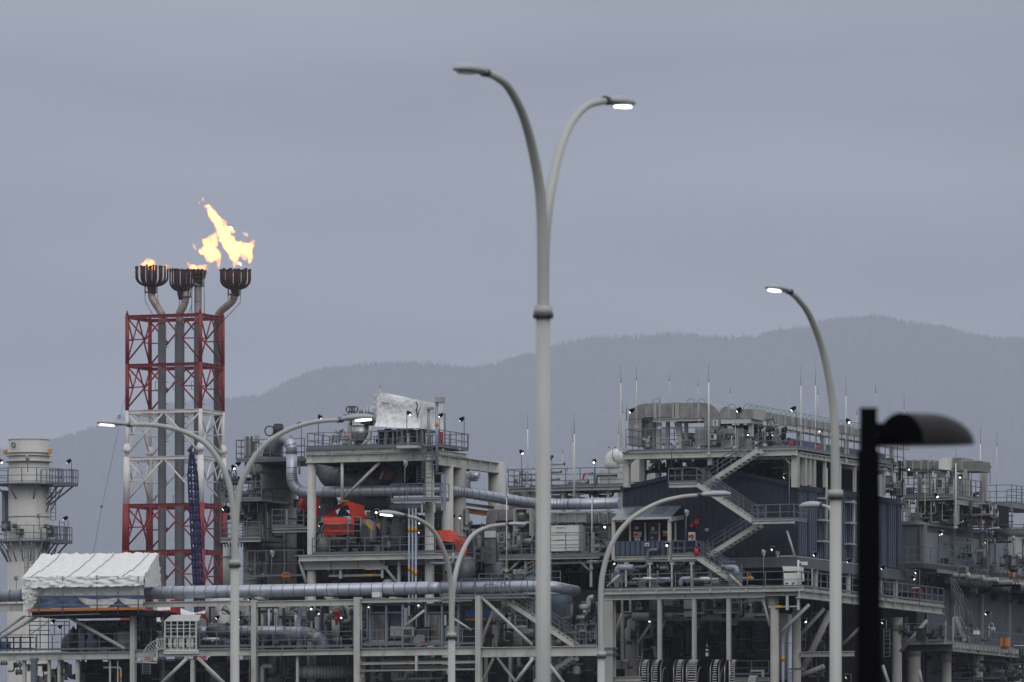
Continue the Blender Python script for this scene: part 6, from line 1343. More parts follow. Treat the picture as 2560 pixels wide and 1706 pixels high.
# grating support stubs along the receding edge
gb = md.part('edge_stubs', M.cream2)
for i in range(42): y = VD + .6 + i * .7; gb.box((uE - .05, y, zD - .32), (uE + .18, y + .25, zD - .12))
for X0, X1 in ((598, 635), (958, 995), (1318, 1355)): VB(md, X0, X1, 698, 1335, VD + .3, M.cream2)
VB(md, 40, 132, 698, None, VD + .3, M.cream2); VB(md, 228, 380, 860, None, VD + 7, M.conc, True)
m = VB(md, 1758, 1850, 780, None, VD + .3, M.conc, True); c = P(1804, 790, VD + 1.2); m.tube([(c.x, VD + 1.2, P(0, 860, VD).z), (c.x, VD + 1.2, P(0, 700, VD).z)], [46 * PX(VD), 70 * PX(VD)], 20)
m = VB(md, 1990, 2080, 780, None, VD + 4, M.conc, True)
BR(md, (1700, 700), (1770, 985), VD + .5, .1, M.conc); BR(md, (1850, 1085), (2180, 760), VD + 1, .12, M.cream2); BR(md, (2085, 1085), (2335, 800), VD + 6, .13, M.cream2); BR(md, (2085, 1500), (2400, 830), VD + 7, .24, M.conc); BR(md, (2085, 1500), (2335, 1400), VD + 5, .16, M.cream2); BR(md, (1850, 1440), (1950, 950), VD + 2, .09, M.conc)
BR(md, (40, 1560), (0, 1700), VD, .1, M.cream2); BR(md, (135, 1110), (235, 850), VD + 3, .13, M.conc); BR(md, (390, 1170), (540, 940), VD + 4, .1, M.conc); BR(md, (505, 1085), (590, 950), VD + 4.2, .05, M.rail); BR(md, (640, 1010), (690, 920), VD + 4, .09, M.conc); BR(md, (985, 1060), (1040, 960), VD + 6, .08, M.conc)
for X0, X1, Y in ((40, 148, 1205), (40, 148, 1268), (1940, 2090, 1422)): HB(md, X0, X1, Y, Y + 14, VD + .2, 1.0, M.conc)
HB(md, 125, 420, 1510, 1560, VD + .6, .3, M.cream2); HB(md, 2085, 2640, 1246, 1300, VD + 4, .4, M.cream2)
HB(md, 1400, 1760, 1515, 1560, VD + 4, .3, M.cream2); HB(md, 340, 1860, 866, 906, VD + 5, .4, M.dgray)
for Y in (800, 835): HB(md, 340, 1700, Y, Y + 10, VD + 6, .2, M.gray)
for X in (228, 312): VB(md, X - 8, X + 8, 705, 840, VD + 2, M.cream2)
HB(md, 220, 325, 826, 842, VD + 2, .2, M.cream2); HB(md, 1755, 2060, 772, 786, VD + .4, .15, M.white); BX(md, 'yellow_label', M.ylab, 1822, 768, 1895, 790, VD + .3, .06)
for X in (1938, 2054): VB(md, X, X + 22, 668, 815, VD + .2, M.cream)
for X in (1470, 1570): VB(md, X, X + 12, 720, 845, VD + 3, M.cream2)
HB(md, 1468, 1582, 838, 848, VD + 3, .15, M.cream2)
use(2000, 1330, 4.17)
for X0, X1, Y, dv in ((940, 1045, 900, 22), (1095, 1235, 1165, 26), (1450, 1560, 1230, 30), (1782, 1890, 1290, 36), (2200, 2300, 1350, 44)):
    m = VB(md, X0, X1, Y, None, VD + dv, M.conc, True, name='round_column'); c = P((X0 + X1) / 2, Y, VD + dv); w = (X1 - X0) / 2 * PX(dv)
    m.tube([(c.x, VD + dv + w, c.z - .9), (c.x, VD + dv + w, c.z + .05)], [w * 1.01, w * 1.16], 20)
BR(md, (1045, 1250), (1325, 925), VD + 20, .13, M.conc); BR(md, (860, 1390), (930, 1600), VD + 14, .12, M.cream2); BR(md, (450, 1170), (780, 850), VD + 9, .12, M.cream2); BR(md, (1240, 1440), (1270, 1580), VD + 14, .12, M.conc)
HB(md, 1060, 1500, 1130, 1172, VD + 23, .4, M.cream2); HB(md, 1060, 1575, 1172, 1240, VD + 24, .6, M.dgray); RAIL(md, [P(1060, 1130, VD + 22.6), P(1500, 1130, VD + 22.6)], 1.2)
t = thing('lower_side_deck', 'stained cream side deck at the lower right edge of the picture', 'deck')
uL2 = P(1575, 1200, 30).x; HBQ(t, 1575, 2760, 1150, 1240, uL2, .5); a, b = Q(1480, 1130, uL2), Q(2760, 1130, uL2); 
t.part('deck_slab', M.gray).box((uL2 - 4, a.y, P(1575, 1150, 30).z - .15), (uL2 + .1, b.y, P(1575, 1150, 30).z)); QRAIL(t, 1500, 2760, 1150, uL2, 1.15)
gb = t.part('edge_stubs', M.cream2)
for i in range(60): y = a.y + .3 + i * .8; gb.box((uL2 - .05, y, a.z - .45), (uL2 + .2, y + .3, a.z - .2))
for X, Y0, Y1 in ((1512, 930, 1130), (1588, 890, 1140)): t.part('post', M.cream2).box(P(X, Y1, 29), P(X + 16, Y0, 29.3))
# navy building
use(1500, 900, 3.266)
VB_ = 8.0
bd = thing('navy_building', 'navy profiled metal building with a gabled front in the right module', 'building')
uN = P(1600, 1022, VB_).x; zE = P(1600, 1024, VB_).z; zA = P(905, 878, VB_).z; uNl = P(185, 1030, VB_).x; uA_ = (uN + uNl) / 2; zB = P(1400, 1600, VB_).z
use(2000, 900, 3.266); vN = Q(826, 1190, uN).y; use(1500, 900, 3.266)
fw = bd.part('front_wall', M.navy, M.navy2)
fw.poly([(uNl, VB_, zB), (uN, VB_, zB), (uN, VB_, zE), (uA_, VB_, zA), (uNl, VB_, zE)], (0, .2, 0))
n = int((uN - uNl) / .45)
for i in range(1, n):
    u = uNl + (uN - uNl) * i / n; zt2 = zE + (zA - zE) * (1 - abs(u - uA_) / (uN - uA_)); fw.box((u - .03, VB_ - .05, zB), (u + .03, VB_ - .001, zt2 - .3))
sw = bd.part('side_wall', M.navy2, M.navy); sw.box((uN - .2, VB_ + .2, zB), (uN, vN, zE))  # side wall in a lighter blue: light from the right put into colour
n = int((vN - VB_) / .42)
for i in range(n): v = VB_ + .15 + i * .42; sw.box((uN + .001, v, zB), (uN + .07, v + .2, zE - .35), 0 if i % 5 else 1); 
for i in range(n): v = VB_ + .35 + i * .42; sw.box((uN + .001, v + .03, zB), (uN + .012, v + .18, zE - .35), 1)
tr = bd.part('eaves_trim', M.navy); tr.bar((uNl - .1, VB_ - .12, zE), (uA_, VB_ - .12, zA), .2, .28); tr.bar((uA_, VB_ - .12, zA), (uN + .1, VB_ - .12, zE), .2, .28); tr.box((uN + .002, VB_ - .2, zE - .32), (uN + .16, vN, zE + .06))
rf = bd.part('roof', M.slate)
for s_, ua in ((0, uNl), (1, uN)): rf.add([(ua, VB_, zE + .02), (uA_, VB_, zA + .02), (uA_, vN, zA + .02), (ua, vN, zE + .02)], [(0, 1, 2, 3)])
bnd = bd.part('base_band', M.slate); zq = P(1400, 1598, VB_).z; use(1500, 1330, 4.17); z0b = P(1700, 372, VB_).z
bnd.box((P(1240, 300, VB_).x, VB_ - .15, z0b), (uN + .1, VB_ + .1, P(1700, 262, VB_).z)); bnd.box((uN - .2, VB_ - .15, z0b - .03), (uN + .12, vN + .6, P(1700, 262, VB_).z - .02))
bd.part('floor_slab', M.dgray).box((uNl, VB_ + .2, z0b - .1), (uN - .1, vN, z0b + .25))
uc = bd.part('added_undercroft_wall', M.black); uc.box((uNl - 2.5, VB_ + 3, zD), (uN - 2.4, VB_ + 3.2, zB + .4)); uc.box((uN - 2.6, VB_ + 3, zD), (uN - 2.4, vN, z0b))  # black walls added to block sky and darken the undercroft
for i in range(7): v = VB_ + 1 + i * 3.4; bd.part('side_post', M.cream).box((uN - .3, v, zD), (uN - .05, v + .3, z0b))
for X, w in ((2205, 14),): bd.part('corner_post', M.cream).box(P(X, 585, VB_ - .5), P(X + w, 385, VB_ - .3))
# protruding lower bay, canopy and entrance
t = thing('panel_bay', 'navy panelled balcony bay below the entrance canopy', 'building bay')
use(1500, 900, 3.266); BX(t, 'parapet_panel', M.navy2, 108, 1480, 600, 1602, 5.2, .15)
for i in range(12): BX(t, 'panel_rib', M.navy, 118 + i * 41, 1482, 124 + i * 41, 1600, 5.12, .06)
HB(t, 95, 725, 1602, 1630, 5.1, .3); t.part('floor', M.dgray).box(P(108, 1610, 5.2), P(600, 1600, VB_))
BX(t, 'notice', M.sign, 366, 1496, 400, 1522, 5.05, .05); BX(t, 'notice_print', M.print, 372, 1502, 394, 1505, 5.03, .02); BX(t, 'notice_print', M.print, 372, 1509, 394, 1516, 5.03, .02)
for X in (95, 552): VB(t, X, X + 24, 1310, 1640, 5.0, M.cream)
VB(t, 608, 620, 1325, 1480, 6.5, M.cream2)
for X in (238, 362, 476): VB(t, X, X + 12, 1330, 1480, 6.8, M.stack)
BX(t, 'back_wall', M.dark, 120, 1320, 600, 1482, 7.4, .2)
t = thing('canopy', 'pale blue grey sheet canopy over the building entrance', 'canopy')
m = t.part('roof_sheet', mat('pale_blue_sheet', (.16, .20, .23), .35, var=.1)); p0, p1, p2, p3 = P(100, 1300, 4.9), P(572, 1305, 4.9), P(680, 1228, 8.2), P(200, 1225, 8.2); p1.z = p0.z; p3.z = p2.z = p0.z + 1.1
m.add([p0, p1, p2, p3] + [p - Vector((0, 0, .06)) for p in (p0, p1, p2, p3)], [(0,1,2,3), (7,6,5,4), (0,4,5,1), (1,5,6,2), (2,6,7,3), (3,7,4,0)])
m = t.part('front_gutter', M.cream); m.bar(p0, p1, .15, .16); t.part('side_beam', M.cream).bar(p1 - Vector((0,0,.1)), p2 - Vector((0,0,.9)), .2, .3); t.part('skylight', M.slate).add([p0.lerp(p1, a).lerp(p3.lerp(p2, a), b) + Vector((0,0,.02)) for a, b in ((.2, .3), (.4, .3), (.42, .8), (.24, .8))], [(0,1,2,3)]); t.part('skylight', M.slate).add([p0.lerp(p1, a).lerp(p3.lerp(p2, a), b) + Vector((0,0,.02)) for a, b in ((.58, .3), (.8, .3), (.8, .8), (.6, .8))], [(0,1,2,3)])
BX(t, 'upper_panel', M.navy2, 190, 1195, 660, 1210, 7.7, .25)
def signs(label, X0, Y0, X1, Y1, v, lines, bc=M.sign):
    q = thing('sign', label, 'sign'); BX(q, 'sign_board', bc, X0, Y0, X1, Y1, v, .04)
    for (x0, y0, x1, y1, mt) in lines: BX(q, 'print_line', mt, X0 + (X1-X0)*x0, Y0 + (Y1-Y0)*y0, X0 + (X1-X0)*x1, Y0 + (Y1-Y0)*y1, v - .02, .018)
signs('small white notice above the red and white signs under the canopy', 284, 1362, 314, 1384, 6.9, [(.1,.2,.9,.35,M.print), (.1,.55,.9,.7,M.print)])
signs('white sign with a red middle band under the canopy', 272, 1404, 338, 1442, 6.9, [(.02,.3,.55,.9,M.redsign), (.6,.1,.95,.3,M.redsign), (.6,.6,.95,.85,M.redsign)])
signs('lower white notice under the canopy', 284, 1446, 326, 1476, 6.9, [(.15,.15,.85,.3,M.print), (.15,.5,.85,.6,M.print), (.15,.75,.7,.85,M.print)])
signs('white sign with a red lower half right of the dark cabinet', 514, 1396, 552, 1438, 6.9, [(.0,.4,1,.98,M.redsign), (.1,.1,.9,.2,M.print)])
signs('small white notice in the middle of the navy front wall', 858, 1376, 884, 1398, VB_ - .12, [(.1,.2,.9,.4,M.print), (.1,.6,.9,.75,M.print)])
signs('white notice board on the upper deck beside the tall white mast', 922, 494, 960, 536, 6.6, [(.3,.15,.7,.35,M.print), (.15,.45,.85,.55,M.print), (.3,.7,.7,.85,M.print)])
q = thing('electrical_cabinet', 'dark electrical cabinet with pale labels under the canopy', 'cabinet'); BX(q, 'casing', M.dgray, 392, 1325, 472, 1476, 6.9, .5); BX(q, 'label_plate', M.sign, 420, 1366, 442, 1392, 6.85, .04); BX(q, 'pale_device', M.gray, 408, 1398, 466, 1420, 6.8, .15); q.part('dial', M.gray).tube([P(425, 1452, 6.75), P(425, 1452, 6.9)], .12, 12)
q = thing('switch_box', 'pale upright switch box with a red button right of the canopy post', 'switch box'); BX(q, 'casing', M.white, 722, 1408, 768, 1476, 6.2, .3); q.part('red_button', M.redv).tube([P(736, 1440, 6.1), P(736, 1440, 6.22)], .12, 12); q.part('black_hose', M.print).tube([P(752, 1420, 6.1), P(760, 1450, 6.08), P(748, 1470, 6.1)], .04, 6)
q = thing('fire_bell', 'red round bell on the navy wall above the switch box', 'bell'); q.part('bell', M.redv).tube([P(788, 1322, VB_ - .3), P(788, 1322, VB_ - .08)], .2, 16); q.part('lower_bell', M.redv).tube([P(748, 1352, VB_ - .3), P(748, 1352, VB_ - .08)], .13, 14); q.part('pipe', M.dgray).tube([P(790, 1340, VB_ - .15), P(790, 1400, VB_ - .15)], .05, 6)
# stairs of the building
def landing(t, X0, X1, Y, v, d, hpx, Yb):
    a, b = P(X0, Y, v), P(X1, Y, v); a.z = b.z; DECK(t, a, b, d); HB(t, X0, X1, Y + 4, Yb, v - .02, .2); RAIL(t, [a + Vector((0, d, 0)), a, b, b + Vector((0, d, 0))], hpx * PX(v), sp=1.1); return a, b
VT = 4.2
st = thing('staircase', 'zigzag steel staircase climbing the navy building front', 'staircase')
landing(st, 560, 790, 1002, VT, 2.6, 120, 1042); landing(st, 1242, 1585, 1302, VT, 2.6, 122, 1338)
STAIR(st, P(1290, 738, VT + 1.4), P(850, 1022, VT + 1.4), 1.0); STAIR(st, P(790, 1018, VT), P(1242, 1318, VT), 1.0, tread=M.wood); STAIR(st, P(1290, 1345, VT + 1.4), P(880, 1600, VT + 1.4), 1.0)
use(1500, 1330, 4.17)
landing(st, 745, 1010, 240, VT, 2.6, 148, 288); STAIR(st, P(1000, 262, VT), P(1420, 545, VT), 1.0, tread=M.wood)
BR(st, (1950, -10), (2030, 250), VT + .5, .08, M.cream2)
for X in (1680,): pass
use(1500, 900, 3.266)
BR(st, (600, 1045), (690, 1180), VT + 1, .1, M.dgray)
q = thing('red_extinguisher', 'red fire extinguisher box on the lower stair landing', 'extinguisher'); q.part('body', M.redv).tube([P(788, 1540, VT - .1), P(788, 1600, VT - .1)], .15, 12); q.part('head', M.print).tube([P(788, 1525, VT - .1), P(788, 1540, VT - .1)], .07, 8); BX(q, 'backboard', M.redv, 776, 1532, 800, 1552, VT + .1, .05)
# upper deck with ducts
VQ = 6.6
ud = thing('upper_deck', 'railed upper deck above the navy building, carrying galvanised ducts', 'deck')
zU = P(800, 736, VQ).z; uU = P(1605, 750, VQ).x; a = P(178, 736, VQ)
ud.part('front_beam', M.cream).ibar((a.x, VQ + .2, zU - .3), (uU, VQ + .2, zU - .3), .4, .32 + 30 * PX(VQ) * .6)
use(2000, 900, 3.266); vU = Q(850, 935, uU).y; HBQ(ud, 5, 850, 752, 792, uU, .4, name='side_beam')
ud.part('deck_plate', M.gray).box((a.x, VQ, zU - .1), (uU, vU, zU)); use(1500, 900, 3.266)
RAIL(ud, [Vector((a.x + .3, VQ + 5, zU)), Vector((a.x + .3, VQ + .05, zU)), Vector((P(1290, 736, VQ).x - 2.6, VQ + .05, zU))], 182 * PX(VQ), sp=1.35, mids=2)
RAIL(ud, [Vector((P(1290, 736, VQ).x, VQ + .05, zU)), Vector((uU, VQ + .05, zU)), Vector((uU - .05, vU, zU))], 182 * PX(VQ), sp=1.35, mids=2)
RAIL(ud, [P(330, 700, VQ + 9), P(700, 700, VQ + 9)], 1.3, sp=.9, mids=2)
for X0, X1, v in ((190, 234, VQ + .5), (320, 364, VQ + 3), (452, 486, VQ + 6), (878, 914, VQ + .3), (1562, 1612, VQ + .4)): VB(ud, X0, X1, 770, 1040 if X0 < 800 or X0 > 1500 else 860, v)
BR(ud, (235, 850), (320, 772), VQ + .5, .09); BR(ud, (360, 960), (440, 850), VQ + 4, .09); BR(ud, (1490, 780), (1565, 860), VQ + .6, .09); BR(ud, (1612, 780), (1565, 770), VQ, .05)
for X in (348, 612, 752): VB(ud, X, X + 14, 770, 830, VQ + .3)
HB(ud, 370, 900, 796, 814, VQ + .4, .2); HB(ud, 1250, 1560, 795, 812, VQ + .5, .2, M.cream2)
for X0, X1 in ((1688, 1740), (1760, 1790)): ud.part('side_column', M.cream2).box((uU - .5, Q(X0, 800, uU).y, zE), (uU - .1, Q(X0, 800, uU).y + .4, zU - .3))
use(2000, 900, 3.266)
for X in (60, 95, 218, 340, 463, 700, 815): 
    q = Q(X, 900, uU); ud.part('side_column', M.cream).box((uU - .3, q.y, zE + .1), (uU - .1, q.y + .22, zU - .3))
use(1500, 900, 3.266)
sof = thing('added_shade_block', 'added dark block standing for shade between upper deck and navy roof', 'equipment'); sof.part('dark_mass', M.dark).box((P(500, 800, VQ + 9).x, VQ + 10, zE - 1), (uU - 3, vU - 1, zU - .5))  # solid dark box added in place of the shade under the deck
CLUTTER(370, 790, 1560, 1000, VQ + 1.5, VQ + 8, 46, 'pipework below the upper deck', 'hvwbts', pal=[M.dark, M.dgray, M.gray, M.cream2, M.rail])
CLUTTER(1620, 800, 1829, 1020, VQ + 5, VQ + 8, 10, 'pipework behind the side columns', 'hvwb', pal=[M.dark, M.dgray, M.gray, M.cream2])
# ducts
VK = VQ + 3.5
dt = thing('air_duct', 'big galvanised duct looping in an inverted U over the upper deck', 'duct', 'galvanised ducts over the upper deck')
duct_poly(dt, 'duct_elbow', [(360, 362)] + arcpts(360, 490, 128, 90, 180) + [(232, 700), (338, 700), (338, 500)] + arcpts(368, 500, 30, 180, 90, 4) + [(368, 470)], VK, 2.4)
for X0, X1 in ((362, 440), (458, 590), (650, 752), (754, 800)): BX(dt, 'duct_section', M.galv, X0, 356 - (X0 > 600) * 3, X1, 468, VK + .02, 2.36)
for X0, X1 in ((438, 458), (590, 604), (612, 645), (750, 755), (796, 812)): BX(dt, 'flange_frame', M.cream2, X0, 346, X1, 474, VK - .08, 2.5)
duct_poly(dt, 'duct_elbow', [(800, 352), (850, 352)] + arcpts(850, 482, 130, 90, 0) + [(978, 545), (850, 545), (850, 480), (835, 465), (800, 465)], VK, 2.4)
BX(dt, 'duct_leg', M.galv, 850, 545, 978, 730, VK + .03, 2.3); HB(dt, 430, 830, 475, 502, VK - .1, .3); HB(dt, 620, 850, 500, 516, VK + 1, .3, M.cream2)
BX(dt, 'seam_line', M.dgray, 236, 482, 338, 485, VK - .03, .05)
for X0, X1 in ((456, 488), (612, 650)): dt.part('tapered_leg', M.cream).poly([P(X0 if X0 < 500 else 605, 510, VK + 1), P(X1, 510, VK + 1), P(X1 + (30 if X0 > 500 else 0), 735, VK + 1), P(X0 + (35 if X0 > 500 else 0), 735, VK + 1)], (0, .4, 0))
for X in (428, 540, 1140, 690): VB(dt, X - 3, X + 22, 500, 735, VK + 1.2, M.cream2, name='stand_leg')
dt = thing('air_duct', 'long galvanised duct of ribbed sections receding along the upper deck', 'duct', 'galvanised ducts over the upper deck')
use(2000, 900, 3.266); uK = P(-410, 440, VK).x; use(1500, 900, 3.266)
duct_poly(dt, 'rounded_end', [(1250, 405), (1040, 405)] + arcpts(1040, 440, 60, 100, 170, 6) + [(978, 480), (1250, 480)], VK, 2.0, M.galv)
zK1, zK0 = P(1250, 405, VK).z, P(1250, 480, VK).z
use(1500, 900, 3.266); n = 16; y = VK + .05
m0 = dt.part('duct_body', M.galv); m0.box((uK - 2.2, VK + 2, zK0), (uK, VK + 34, zK1))
for i in range(24): dt.part('section_rib', M.cream2).box((uK - 2.25, y + i * 1.4, zK0 - .05), (uK + .09, y + i * 1.4 + .14, zK1 + .06))
for X in (1050, 1250): BX(dt, 'flange_frame', M.cream2, X, 398, X + 10, 484, VK - .07, 2.1)
bm = dt.part('support_beam', M.cream); bm.box((P(990, 485, VK).x, VK - .1, zK0 - .32), (uK + .1, VK + .15, zK0 - .06)); bm.box((uK - .25, VK + .15, zK0 - .32), (uK + .1, VK + 34, zK0 - .06))
for i in range(7): dt.part('stand_leg', M.cream).box((uK - .3, VK + .5 + i * 5, zU), (uK, VK + .8 + i * 5, zK0 - .3))
hoops = thing('cable_loops', 'row of thin green cable loops arching along the receding duct top', 'cable', None)
for i in range(22): c = Vector((uK - .3, VK + .5 + i * 1.1, zK1 + .05)); hoops.part('cable_loop', M.green).ring(c + Vector((0, 0, .0)), .38, .018, 'v', 10, arc=(0, 180))
for X in (740, 1075, 460, 828): hoops.part('cable_loop', M.green).ring(P(X, 352 if X < 1000 else 398, VK), .3, .02, 'v', 8, arc=(0, 180))
CLUTTER(690, 555, 1130, 725, VQ + 1.5, VQ + 6, 26, 'equipment on the upper deck behind the rail', 'bwvhb', pal=[M.gray, M.cream2, M.galv, M.dgray, M.vess])
CLUTTER(1160, 530, 1520, 725, VQ + 2, VQ + 9, 24, 'fittings behind the stair head', 'bwvh', pal=[M.gray, M.cream2, M.dgray, M.dark])
CLUTTER(240, 560, 420, 725, VQ + 2, VQ + 6, 7, 'fittings by the left duct leg', 'wvh', big=.7, pal=[M.gray, M.cream2, M.rail])
q = thing('control_cabinet', 'large pale control cabinet between the duct legs on the upper deck', 'cabinet'); BX(q, 'casing', M.galv, 776, 558, 878, 700, VQ + 1.2, 1.2); BX(q, 'door', M.gray, 792, 572, 868, 650, VQ + 1.12, .06)
q = thing('small_cabinet', 'small pale box with a dark window right of the tall white mast', 'cabinet'); BX(q, 'casing', M.white, 900, 604, 934, 650, VQ + .8, .4); BX(q, 'window', M.glass, 906, 614, 926, 640, VQ + .75, .04)
q = thing('equipment_enclosure', 'long grey panelled enclosure behind the upper deck rail', 'enclosure'); BX(q, 'casing', M.galv, 985, 560, 1130, 725, VQ + 2.5, 3)
for X in (1010, 1045, 1080): q.part('round_port', M.dgray).ring(P(X, 625, VQ + 2.4), .18, .04, 'v', 12)
q = thing('side_enclosure', 'pale panelled enclosure under the receding duct', 'enclosure'); q.part('casing', M.slate).box((uK - 1.6, VK + 6, zU), (uK - .4, VK + 30, zU + 1.5)); q.part('blue_casing', M.navy2).box((uK - .3, VK + 9, zU), (uK + .5, VK + 14, zU + 1.3))
for i, (X, Y0, Y1, v, r, lb) in enumerate(((170, 30, 740, VQ - .2, .075, 'tall white mast at the left end of the upper deck'), (297, 55, 550, VQ + 1, .06, 'mast rising over the left duct elbow'), (566, 118, 352, VK + 1, .04, 'mast standing on the inverted U duct, left'), (801, 170, 352, VK + 1, .035, 'mast standing on the inverted U duct, right'), (488, 290, 560, VQ + .1, .03, 'short thin mast before the left duct section'),
   (888, 20, 770, VQ - .3, .11, 'tallest thick white mast before the duct right elbow'), (1063, 225, 402, VK + 1, .03, 'short mast at the rounded duct end'), (1640, 55, 755, VQ + 2.5, .09, 'tall white mast near the upper deck corner'), (1760, 45, 782, VQ + 6, .09, 'tall white mast behind the deck corner, left of the curving lamp'), (1780, 225, 480, VQ + 8, .03, 'short mast just right of the tall corner mast'),
   (808, 400, 720, VQ + .1, .03, 'thin post mast before the pale control cabinet'), (1105, 480, 720, VQ + .1, .03, 'thin post mast before the grey enclosure'), (1346, 440, 700, VQ + .1, .05, 'blue grey post mast above the stair head'), (185, 345, 740, VQ - .1, .03, 'thin twin post with a round top, left'), (216, 345, 740, VQ - .1, .03, 'thin twin post with a round top, right'))):
    MAST(X, Y0, Y1, v, lb, r)
for X, Y, Xp, Yb, v, f, lb in ((258, 418, 216, 500, VQ - .1, 'l', 'floodlight at the left duct elbow'), (610, 704, 585, 880, VT, 'b', 'grey backed floodlight above the upper stair landing'), (1132, 410, 1118, 480, VK - .2, 'l', 'floodlight at the rounded duct end'), (1578, 402, 1600, 545, VQ + 2, 'l', 'floodlight on a pole over the receding duct'), (1514, 950, 1545, 1290, VT, 'l', 'floodlight on a tall pole over the right stair landing'),
   (710, 1250, 702, 1560, VT - .2, 'b', 'grey backed floodlight right of the canopy'), (552, 1505, 560, 1600, 4.8, 'f', 'bright floodlight on the canopy post'), (1408, 1540, 1408, 1560, VB_ - .4, 'f', 'small wall light low on the navy front'), (45, 1355, 45, 1450, 10, 'f', 'small floodlight at the left of the canopy'), (1800, 572, 1800, 660, VQ + 9, 'f', 'bright floodlight beside the corner mast'), (1413, 608, 1413, 690, VQ + 3, 'f', 'tiny bright lamp behind the stair head'), (1212, 605, 1212, 700, VQ + 4, 'f', 'tiny bright lamp behind the first upper stair rail')):
    FLOOD(X, Y, Xp, Yb, v, f, lb, s=.6 if 'tiny' in lb else 1, group='floodlights on the navy building')
for X, lb in ((1560, 'small red box behind the upper deck rail'), (1778, 'red cylinder hung on the rail by the corner mast')):
    q = thing('extinguisher', lb, 'extinguisher'); q.part('body', M.redv).tube([P(X, 705 if X < 1700 else 740, VQ + 2 + (X > 1700) * 5), P(X, 668 if X < 1700 else 700, VQ + 2 + (X > 1700) * 5)], .15, 10); q.part('valve_head', M.dgray).tube([P(X, 668 if X < 1700 else 700, VQ + 2 + (X > 1700) * 5), P(X, 660 if X < 1700 else 692, VQ + 2 + (X > 1700) * 5)], .06, 8)
# equipment on the main deck in front of the undercroft
use(1500, 1330, 4.17)
def elbow(label, pts, r, mt): PIPE(label, [P(*p) for p in pts], r, mt, rad=.6, n=18)
elbow('blue grey pipe elbow at the left of the main deck', [(180, 440, 3.4), (180, 372, 3.4), (350, 370, 3.4)], .22, M.bclad); elbow('blue grey pipe elbow at the foot of the zigzag stairs', [(1270, 372, 3.2), (1425, 372, 3.2), (1425, 450, 3.2)], .2, M.bclad)
for X0, X1, Y, r, mt, lb in ((340, 730, 490, .06, M.cream, 'thin cream pipe along the main deck, left'), (450, 540, 486, .1, M.white, 'white lagged pipe sleeve on the main deck, left'), (612, 735, 492, .14, M.bclad, 'blue grey pipe drum on the main deck'), (965, 1230, 492, .07, M.cream, 'thin cream pipe along the main deck, right'), (1048, 1140, 488, .12, M.white, 'white lagged pipe sleeve on the main deck, right'), (1270, 1300, 370, .1, M.brown, 'small brown pipe flange by the zigzag stair foot')):
    PIPE(lb, [P(X0, Y, 3.0), P(X1, Y, 3.0)], r, mt)
elbow('blue grey hooked pipe rising from the main deck', [(842, 570, 3), (842, 490, 3), (945, 488, 3)], .16, M.bclad)
for (a, b, lb) in (((75, 570), (205, 445), 'sloping pale pipe at the left of the main deck'), ((1350, 445), (1480, 570), 'sloping pale pipe at the right of the main deck')): PIPE(lb, [P(*a, 2.8), P(*b, 2.8)], .09, M.cream)
for X, lb in ((115, 'pale grey hopper box left on the main deck'), (1330, 'pale grey hopper box by the stair foot')):
    q = thing('hopper', lb, 'hopper'); BX(q, 'box', M.gray, X, 425, X + 115, 520, 3.8, .8); q.part('taper', M.gray).poly([P(X + 20, 520, 3.9), P(X + 95, 520, 3.9), P(X + 75, 580, 3.9), P(X + 40, 580, 3.9)], (0, .5, 0))
q = thing('brass_valve', 'brass coloured valve cluster right of the zigzag stair foot', 'valve'); vb = q.part('valve_body', M.yel); VALVE(vb, P(1560, 480, 2.8), .12); q.part('pipe', M.cream2).tube([P(1480, 480, 2.8), P(1600, 484, 2.8)], .06, 8)
for i, X in enumerate((262, 512, 740, 945)):
    q = thing('pipe_stand', f'{["first","second","third","fourth"][i]} from the left of the slim pale stands with square heads', 'stand', 'slim stands on the main deck'); VB(q, X, X + 14, 330, 575, 3.3, M.cream, name='post'); BX(q, 'head_plate', M.cream2, X - 14, 318, X + 28, 340, 3.3, .3)
q = thing('pipe_header', 'thin pale pipe header over the slim stands', 'pipe'); q.part('header_pipe', M.gray).tube([P(-30, 306, 3.4), P(1000, 306, 3.4)], .05, 6); q.part('header_pipe', M.cream2).tube([P(-130, 306, 3.4), P(0, 306, 3.4)], .05, 6)
q = thing('white_cabinet', 'white machine cabinet with a sloping hood at the right end of the main deck', 'cabinet'); BX(q, 'body', M.white, 1912, 428, 2068, 510, 3.6, 1.2); q.part('hood', M.white).poly([P(1900, 358, 3.6), P(2060, 362, 3.6), P(2062, 415, 3.6), P(1912, 412, 3.6)], (0, 1.2, 0)); BX(q, 'lower_panel', M.white, 1922, 515, 2072, 572, 3.1, .1); 
use(1500, 1330, 4.17)
for x0, y0, x1, y1 in ((1934, 530, 1960, 545), (2002, 528, 2008, 548), (2014, 528, 2020, 548), (2022, 528, 2034, 532), (2060, 520, 2070, 524), (2060, 536, 2070, 540), (2060, 552, 2070, 556)): BX(q, 'print_mark', M.print, x0, y0, x1, y1, 3.06, .03)
q = thing('camera_mast', 'white post with a pale camera housing above the white cabinet', 'camera'); q.part('post', M.white).tube([P(2068, 580, 3), P(2068, 295, 3)], .07, 8); q.part('arm', M.white).tube([P(2068, 325, 3), P(2110, 318, 3)], .05, 6); BX(q, 'camera_housing', M.white, 2100, 312, 2152, 345, 2.8, .3)
CLUTTER(60, 340, 1500, 575, 4, VB_ + 2, 60, 'equipment on the main deck', 'hvwbw', big=.8, pal=[M.gray, M.dgray, M.dark, M.rail, M.cream2, M.vess])
q = thing('chain_hoist', 'long row of pale chain links across the dark undercroft', 'chain'); m = q.part('chain_links', M.gray)
for i in range(34): m.ring(P(1452 + i * 12, 405, VB_ + 2.6), .05, .02, 'v', 6)
